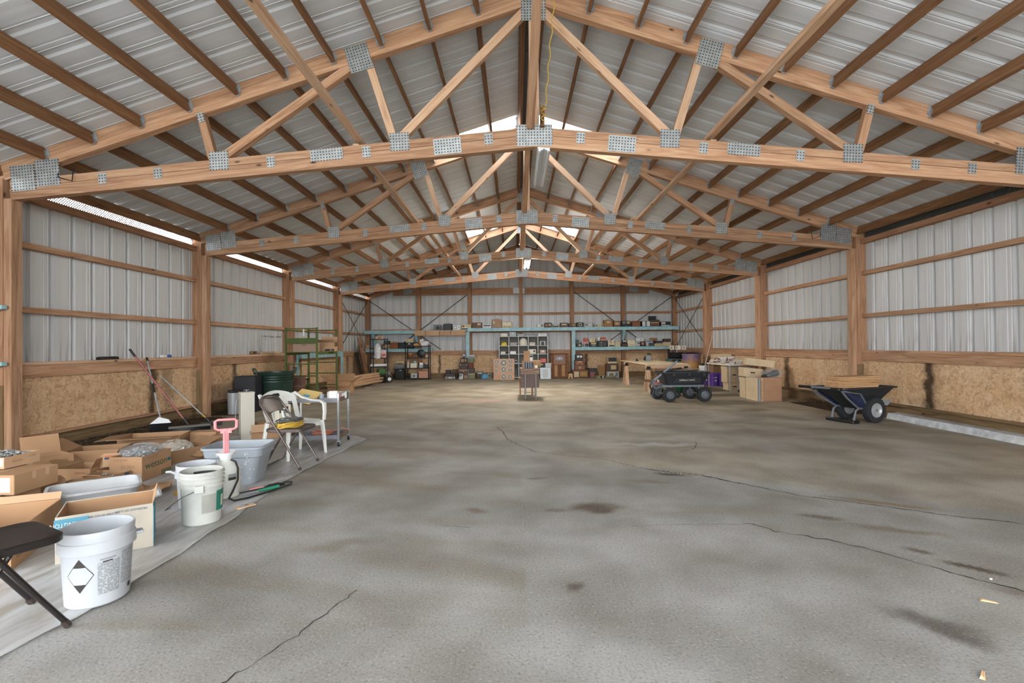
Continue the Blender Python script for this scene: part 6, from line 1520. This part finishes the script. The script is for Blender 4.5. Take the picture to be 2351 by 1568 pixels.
MB().lathe([(.06,.16),(.22,.34),(.23,.35),(.21,.34),(.05,.17)], 24, cap=False).build('hopper', plain('spreader_green', (34,112,74), .45), T, smooth=True); MB().lathe([(.0001,.10),(.08,.10),(.08,.16),(.0001,.16)], 16).build('impeller', GREENP, T)
for y in (-.18,.18): wheel(T, -.12, y, .09, .04, GREENP, 'small_wheel', 0, 12)
MB().tube([(-.12,-.18,.09),(-.12,.18,.09)], .01, 6).build('axle', GALV, T)
# old tray behind the cart
T = thing('wheelbarrow_tray', 'old grey brown wheelbarrow with wooden handles behind the dump cart', 'wheelbarrow', (3.62, 12.12, 0), .12)
m = MB(); R0 = rrect(.50,.34,.05); R1_ = rrect(.98,.56,.07)
loft(m, [(R0,.30),([(x+.10,y) for x,y in R1_],.56),([(x+.10,y) for x,y in rrect(1.02,.60,.08)],.565),([(x+.10,y) for x,y in rrect(.97,.55,.07)],.562),(rrect(.48,.32,.05),.31)]); n = len(R0); m.f.append(tuple(range(n))[::-1]); m.f.append(tuple(range(len(m.v)-n,len(m.v))))
for i, v in enumerate(m.v): m.v[i] = (v[0], v[1], v[2]+.14*max(0,v[0]))
m.build('tray', plain('old_tray', (132,112,96), .7, .1, None, .2), T, smooth=True)
for y in (-.2,.2): MB().beam((-1.02,y*1.25,.40),(.45,y*.6,.24),.035,.045).build('handle', W_TREAT, T)
for y in (-.18,.18): MB().beam((-.18,y,.30),(-.26,y,0),.03,.03).build('leg', FRAMEG, T)
wheel(T, .52, 0, .16, .08, HUBG)
# ------------------------------------------------------------ two wheeled yard barrow by the right wall
T = thing('garden_wheelbarrow', 'black two wheeled garden wheelbarrow with grey tube frame', 'wheelbarrow', (5.265, 7.915, 0), math.radians(16.8))
WHW = plain('rim_silver', (176,176,176), .4, .3)
for y in (-.225,.225): wheel(T, 0, y, .194, .115, WHW)
m = MB(); r0 = rrect(.42,.34,.06); 
def shift(P, dx): return [(x+dx,y) for x, y in P]
loft(m, [(shift(rrect(.40,.32,.06),-.02),.215),(shift(rrect(.66,.44,.09),-.08),.37),(shift(rrect(1.10,.58,.11),-.13),.535),(shift(rrect(1.17,.65,.12),-.13),.535),(shift(rrect(1.17,.65,.12),-.13),.555),(shift(rrect(1.09,.57,.10),-.13),.555),(shift(rrect(.64,.42,.08),-.08),.38),(shift(rrect(.38,.30,.05),-.02),.225)])
n = len(rrect(.4,.3,.06)); m.f.append(tuple(range(n))[::-1]); m.f.append(tuple(range(len(m.v)-n,len(m.v)))); m.build('tub', TUBB, T, smooth=True)
NAVY = plain('navy_liner', (36,44,72), .4)
for y in (-.26,.26):
    s_ = 1 if y > 0 else -1
    MB().tube([(-.70,y,.53),(-.62,y,.505),(-.30,y*.95,.46),(-.06,y*.75,.205),(.0,y*.7,.195)], .016, 8).build('frame_tube', FRAMEG, T, smooth=True)
    MB().tube([(-.70,y,.53),(-.56,y*.95,.40),(-.28,y*.72,.235),(-.06,y*.72,.20)], .016, 8).build('frame_tube', FRAMEG, T, smooth=True)
    MB().tube([(-.26,y*.72,.225),(-.32,y*.72,.19),(-.34,y*.72,.12),(-.36,y*.72,.045)], .016, 8).build('stand_leg', FRAMEG, T, smooth=True)
    MB().add([(-.62,y*1.0,.495),(-.31,y*.96,.455),(-.09,y*.77,.215),(-.27,y*.73,.245)], [(0,1,2,3),(3,2,1,0)]).build('blue_panel', NAVY, T)
MB().bbox((-.44,-.24,.0),(-.30,.24,.045),.01).build('stand_skid', BLACKP, T)
MB().tube([(-.72,-.12,.545),(-1.05,-.12,.575),(-1.22,-.12,.59)], .017, 8).build('handle_tube', FRAMEG, T, smooth=True); MB().tube([(-1.14,-.12,.583),(-1.34,-.12,.60)], .022, 10).build('handle_grip', BLACKP, T, smooth=True)
MB().bbox((-.76,-.28,.515),(-.64,.28,.56),.012).build('handle_socket', BLACKP, T)
MB().beam((0,-.2,.194),(0,.2,.194),.024,.024).build('axle', FRAMEG, T)
MB().add([(.16,-.24,.36),(.40,-.22,.34),(.33,-.20,.25),(.14,-.2,.25),(.16,-.20,.36),(.40,-.18,.34),(.33,-.16,.25),(.14,-.16,.25)], [(0,3,2,1),(4,5,6,7),(0,1,5,4),(1,2,6,5),(2,3,7,6),(3,0,4,7)]).build('toe_plate', SILV, T)
MB().beam((.18,.2,.22),(.34,-.2,.3),.03,.03).build('nose_bar', FRAMEG, T)
W_TRIM = woodmat('trim_board', (168,124,84), (196,152,108), (212,172,130), (.92,1.08))
PL = ['lowest', 'second lowest', 'third lowest', 'middle', 'third highest', 'second highest', 'top']
bw = T.matrix_basis
for i in range(7):
    z = .566+.0245*i; a = random.uniform(-.03,.03); dx = (-.04 if i < 3 else .02)+random.uniform(-.02,.02)
    p = bw @ Vector((-.66+dx,-.10+a,z)); q = bw @ Vector((.10+dx,-.12-a,z))
    tag(bar('trim_board', p, q, .26, .022, W_TRIM), '%s brown board in the stack laid on the garden wheelbarrow' % PL[i], 'board', 'boards on the wheelbarrow')
# ------------------------------------------------------------ boxes by the right wall
G = 'cartons by the right wall'
MAUVE = plain('carton_mauve2', (192,148,116), .8, 0, None, .04); BANK = plain('banker_cream', (216,192,156), .75, 0, None, .04)
closed_carton('square tan carton nearest the wheelbarrow, with a bag on top', 5.29, 10.82, 0, 0, .41, .36, .505, MAUVE, G, tape=False)
for i, (x, y, h, mt, lb) in enumerate(((5.062,10.86,.50,W_SAWN,'pale plywood offcut standing against the square tan carton'),(5.028,10.90,.495,GREYP,'grey panel standing third from the square tan carton'),(4.996,10.95,.49,BANK,'cream panel standing outermost beside the square tan carton'))):
    tag(MB().box((-.012,-.25,0),(.012,.25,h)).build('standing_panel', mt, None, (x,y,0), (0,.0,.0)), lb, 'panel', 'panels standing by the cartons')
def banker(label, x, y, z, rz, L=.40, W=.32, H=.26, tilt=None):
    T = closed_carton(label, x, y, z, rz, L, W, H, BANK, G, tilt, False)
    MB().bbox((-L/2-.008,-W/2-.008,H-.07),(L/2+.008,W/2+.008,H+.004),.004).build('lid', BANK, T)
    MB().box((-.05,-W/2-.003,H*.45),(.05,-W/2-.001,H*.45+.03)).build('hand_hole', INK_DK, T)
    txt('bankers', .03, INK_DK, T, FRONT(0,-W/2-.0012,H*.25), 'print'); return T
banker('lower cream file box behind the standing panels', 5.19, 11.42, 0, -.08, .36, .34, .46)
banker('tilted cream file box with hand hole, above the lower file box', 5.18, 11.42, .475, -.12, .40, .34, .20, (0,.10))
c = closed_carton('long tan carton lying on the tilted file boxes', 5.42, 11.50, .72, -.25, .60, .34, .16, BANK, G, (0,.12)); 
T = bag('clear plastic bag holding a dark rolled item on the square tan carton', 5.37, 10.78, .507, .24, .14, .19, BAG, 17)
MB().tube([(-.26,-.05,.02),(-.10,-.03,.05),(.06,0,.09),(.12,.0,.10)], [.02,.05,.075,.06], 10).build('dark_roll', plain('roll_dark', (50,56,54), .4), T, smooth=True)
# storage drawers
def clearmat():
    t = NT('clear_drawer'); t.b.inputs['Alpha'].default_value = .55; return t.fin(lin((168,168,172)), .15, 0, .6)
CLR = clearmat()
T = thing('drawer_tower', 'clear plastic drawer tower with a brown wooden side beside the book table', 'drawers', (5.60, 12.50, 0))
MB().bbox((-.14,-.15,0),(.14,.15,.06),.005).build('black_base', BLACKP, T); MB().box((.10,-.16,.06),(.145,.16,.66)).build('wooden_side', W_POST, T)
for i in range(3): 
    d_ = MB().bbox((-.145,-.155,.065+.20*i),(.095,.15,.255+.20*i),.008).build('drawer', CLR, T); MB().bbox((-.07,-.168,.20+.2*i),(.03,-.154,.225+.2*i),.004).build('drawer_pull', plain('pull_blue', (90,110,128), .4), d_)
# book table
T = thing('book_table', 'white topped table heaped with books by the right wall', 'table', (5.62, 13.55, 0))
MB().bbox((-.30,-.72,.665),(.30,.80,.70),.006).build('table_top', PAPER, T)
for x, y in ((-.26,-.66),(.26,-.66),(-.26,.74),(.26,.74)): MB().tube([(x,y,0),(x,y,.665)], .016, 8).build('leg', GREYT, T)
banker('upper cream file box under the book table', 5.60, 13.35, .20, 0, .40, .36, .43); banker('squat cream file box at the bottom under the book table', 5.60, 13.32, 0, 0, .34, .34, .19)
BC = [plain('book_%s' % k, c, .65) for k, c in (('white',(226,222,212)),('cream',(214,200,170)),('red',(176,96,84)),('tan',(190,160,124)),('grey',(160,160,160)),('yellow',(220,188,84)),('brown',(130,96,72)),('pale',(206,210,206)))]
random.seed(12); bk = 0
ROWN = ['near end', 'second row', 'middle row', 'fourth row', 'far end']
for r_, yy in enumerate((12.98,13.22,13.48,13.74,14.0)):
    for c_, xx in enumerate((5.40,5.60,5.80)):
        z = .701; nb = (3,4,3,3,5,4,5,6,4,4,6,4,3,5,4)[r_*3+c_]
        for k in range(nb):
            h = random.uniform(.022,.045); w_ = random.uniform(.13,.17); d_ = random.uniform(.18,.22); mt = BC[(bk*5+r_+k) % 8] if not (r_ == 3 and c_ == 1 and k >= 4) else BC[5]
            t_ = thing('book', '%s book up, %s stack, %s of the book table' % (['lowest','second','third','fourth','fifth','top'][k], ['aisle side','centre','wall side'][c_], ROWN[r_]), 'book', (xx+random.uniform(-.012,.012), yy+random.uniform(-.01,.01), z), PI/2+random.uniform(-.15,.15), 'books on the table')
            MB().bbox((-d_/2,-w_/2,0),(d_/2,w_/2,h),.002).build('cover', mt, t_); MB().box((-d_/2-.0006,-w_/2-.0006,.004),(d_/2-.006,w_/2-.004,h-.004)).build('pages', PAPER, t_)
            z += h+.0005; bk += 1
banker('long cream file carton on the far end of the book table', 5.70, 14.22, .702, -.1, .46, .26, .24)
closed_carton('flat brown box lying beyond the books beside the right post', 5.72, 12.45, .70, .1, .40, .22, .10, MAUVE, G)
# purple totes
PURP = plain('tote_purple', (104,72,160), .5); PURPL = plain('tote_latch', (206,200,214), .5)
for i, (x, y, lb) in enumerate(((5.46,14.90,'purple plastic tote nearest the yellow drum'),(5.62,14.62,'middle purple plastic tote with white latches'),(5.83,14.52,'purple plastic tote nearest the right wall'))):
    T = thing('storage_tote', lb, 'tote', (x,y,0), .1, 'purple storage totes')
    tub(MB(), .15,.24,.19,.28,.36,.02,.005,.012).build('tub', PURP, T, smooth=True); MB().bbox((-.105,-.15,.355),(.105,.15,.385),.008).build('lid', PURP, T); MB().box((-.05,-.155,.24),(.04,-.135,.262)).build('latch', PURPL, T); MB().box((-.02,-.150,.14),(.02,-.128,.19)).build('sticker', PURPL, T)
# rod, bins and boxes around the drum
tag(MB().tube([(5.07,14.05,.30),(5.40,14.10,1.47)], .008, 8).tube([(4.98,14.04,.0),(5.07,14.05,.30)], .011, 8).build('fibreglass_rod', plain('rod_pale', (206,200,190), .4)), 'thin pale rod leaning upright between the drum and the book table', 'rod')
T = thing('white_pail', 'white pail with odds and ends beside the purple totes', 'pail', (5.56, 15.23, 0))
MB().lathe([(.0001,0),(.11,0),(.13,.58),(.12,.58),(.10,.02),(.0001,.02)], 22).build('pail', WHITE, T, smooth=True); MB().box((-.06,-.03,.50),(.05,.04,.64)).build('odds_and_ends', GREENP, T)
carton('crumpled brown carton between the white pail and the book table', 5.84, 15.02, 0, .0, .24, .3, .58, CARD, (('F',.12,40),), G)
closed_carton('small cream carton with a dark lid in front of the ochre drum', 5.30, 15.20, 0, .1, .24, .24, .44, BANK, G)
DRUM = NT('ochre_drum'); nn = DRUM.noise(DRUM.coord((2.2,2.2,2.6)), 2.0, 4, .6); zc = DRUM.n('ShaderNodeSeparateXYZ'); DRUM.l(DRUM.coord(), zc.inputs[0])
hz = DRUM.math('MULTIPLY', DRUM.math('SUBTRACT', zc.outputs[2], .35), 1.6)
dcol = DRUM.mix(DRUM.ramp(DRUM.math('MULTIPLY', nn, hz), [(.22,(0,0,0,1)),(.42,(1,1,1,1))]), lin((176,132,62)), lin((112,92,128)))
DRUMM = DRUM.fin(dcol, .6)
T = thing('plastic_drum', 'large ochre plastic drum with purple stains and a dark lid', 'drum', (5.40, 15.78, 0))
MB().lathe([(.0001,0),(.25,0),(.285,.88),(.30,.885),(.30,.93),(.28,.93),(.24,.03),(.0001,.03)], 36).build('drum', DRUMM, T, smooth=True)
MB().lathe([(.0001,.95),(.18,.98),(.29,.932),(.29,.925)], 28, cap=False).build('lid', BLACKP, T, smooth=True)
# teal cabinet with a motor unit
TEALC = plain('teal_cabinet', (70,120,124), .6)
T = thing('teal_stand', 'teal painted stand in the far right corner', 'stand', (5.35, 17.0, 0))
for x in (-.32,-.02,.30): MB().box((x-.015,-.22,0),(x+.015,.22,.74)).build('upright', TEALC, T)
for z in (.10,.45,.74): MB().box((-.34,-.23,z-.02),(.32,.23,z)).build('shelf', TEALC, T)
T = thing('motor_unit', 'dark greasy motor unit standing on the teal stand', 'motor', (5.33, 17.0, .742))
MB().tube([(-.24,0,.12),(.22,0,.12)], .10, 14).build('motor', plain('greasy_metal', (58,54,48), .6, .3, None, .3, mscale=20), T, smooth=True); MB().box((-.26,-.12,0),(.26,.12,.03)).build('base', BLACKM, T)
for x in (-.18,.02,.16): MB().lathe([(.07,0),(.07,.03),(.0001,.03)], 16, TR(x,-.10,.14) @ RX(PI/2)).build('pulley', BLACKM, T)
MB().box((-.30,-.06,.02),(-.26,.06,.34)).build('bracket', BLACKM, T); MB().tube([(0,0,.2),(0,0,.30)], .02, 8).build('shaft', GALV, T); MB().box((-.30,-.10,.295),(.26,.10,.30)).build('top_plate', BLACKM, T)
for i, (x, w_) in enumerate(((-.16,.16),(.05,.20),(.24,.16))):
    t_ = thing('cream_relay', ['slotted cream box on the left of the motor unit', 'slotted cream box in the middle of the motor unit', 'tilted cream box on the right of the motor unit'][i], 'box', (5.30+x, 16.98, 1.044), [.05,-.05,.2][i], 'cream boxes on the motor')
    MB().bbox((-w_/2+.01,-.09,0),(w_/2-.01,.09,.155),.01).build('case', CREAM, t_)
    for k in range(2): MB().box((-w_/2+.025+k*.035,-.0915,.03),(-w_/2+.038+k*.035,-.0895,.13)).build('slot', INK_DK, t_)
# work table on sawhorses
for yy, lb in ((12.92,'near sawhorse of splayed pale lumber under the plywood table'),(15.45,'far sawhorse of splayed pale lumber under the plywood table')):
    T = thing('sawhorse', lb, 'sawhorse', (3.72, yy, 0), 0, 'sawhorses')
    bar('top_rail', (-.55,0,.66), (.62,0,.66), .04, .09, W_LIGHT, T)
    for x in (-.48,.50):
        MB().bbox((x-.05,-.06,.57),(x+.05,.06,.67),.01).build('steel_bracket', BLACKM, T)
        for s_ in (-1,1): bar('leg', (x,s_*.03,.60), (x-.02,s_*.26,.0), .04, .09, W_LIGHT, T, (1,0,0))
T = thing('plywood_table', 'pale plywood sheet laid on two sawhorses as a work table', 'table', (3.72, 14.5, .706), .0)
MB().box((-.52,-1.62,0),(.56,1.62,.028)).build('plywood_top', plain('plywood', (226,204,168), .6, 0, None, .05), T); MB().box((-.522,-1.622,.004),(.562,1.622,.010)).build('edge_ply', W_BEAM, T)
T = thing('circular_saw', 'grey and black circular saw on the plywood table', 'saw', (3.78, 15.0, .735), .4)
MB().bbox((-.16,-.08,0),(.16,.08,.012),.002).build('shoe', SILV, T); MB().lathe([(.0001,-.006),(.10,-.006),(.10,.006),(.0001,.006)], 24, TR(.02,-.03,.09) @ RX(PI/2)).build('blade_guard', GREYP, T); MB().tube([(-.10,.04,.05),(-.06,.04,.13),(.05,.04,.12)], .025, 8).build('handle', BLACKP, T, smooth=True); MB().tube([(0,.03,.07),(0,.12,.07)], .05, 12).build('motor', BLACKP, T)
T = thing('hand_tool', 'dark hand tools heaped on the left of the plywood table', 'tool', (3.44, 14.9, .735), 1.2)
MB().tube([(-.22,0,.02),(.02,.02,.05),(.20,-.02,.02)], [.012,.03,.012], 8).build('tool_body', BLACKP, T, smooth=True); MB().cbox((.05,.05,.03),(.14,.05,.05)).build('tool_head', GREYP, T)
T = thing('paper_tag', 'white paper tag hanging from the sawhorse table', 'tag', (3.42, 12.55, .30))
MB().box((-.025,0,0),(.025,.002,.10)).build('tag_card', PAPER, T); MB().tube([(0,.001,.10),(0,.2,.62)], .002, 5).build('string', PAPER, T)
# ------------------------------------------------------------ yellow cord and block by the nearest truss
m = MB(); P = []
for i in range(24):
    t = i/23; P.append((.12+.10*t+.012*math.sin(i*1.7), Y1-.12-.5*t, 3.86+1.25*t))
m.tube(P, .006, 6); coilp = [(.10+.03*math.cos(i*1.1), Y1-.12+.02*math.sin(i*1.1), 3.70+.012*i) for i in range(16)]; m.tube(coilp, .005, 6)
tag(m.build('hemp_rope', YELLOW), 'yellow cord hanging down beside the nearest king post', 'cord')
tag(bar('cord_block', (.085,Y1-.075,3.66), (.085,Y1-.075,3.88), .05, .04, W_PURLIN), 'short brown block on the nearest truss, wound with yellow cord', 'block')
# ------------------------------------------------------------ litter on the floor
for x, y, l, a, lb in ((1.92,2.02,.09,.3,'pale wood splinter on the concrete at the lower right'),(1.50,1.86,.07,.8,'broken wood splinter at the bottom edge of the floor'),(2.02,2.38,.07,-.5,'thin straw of wood lying right of the oil stain'),(2.05,1.80,.12,-.4,'splintered wood scrap in the lower right corner')):
    tag(MB().add([(-l/2,-.008,0),(l/2,-.004,0),(l/2,.005,0),(-l/2,.010,0),(-l/2+.01,-.004,.006),(l/2-.012,-.002,.005),(l/2-.012,.003,.005),(-l/2+.01,.006,.008)], [(0,3,2,1),(4,5,6,7),(0,1,5,4),(1,2,6,5),(2,3,7,6),(3,0,4,7)]).build('wood_splinter', W_SAWN, None, (x,y,.0025), (0,0,a)), lb, 'splinter', 'wood splinters')
for x, y, lb in ((2.24,2.60,'white pebble lying on the crack at the right'),(1.95,1.98,'small white chip near the lower right corner')):
    tag(MB().sphere((0,0,.004), .008, 8, 5, (1.3,.8,.6)).build('pebble', PAPER, None, (x,y,.0025), (0,0,.4), True), lb, 'pebble', 'white pebbles')
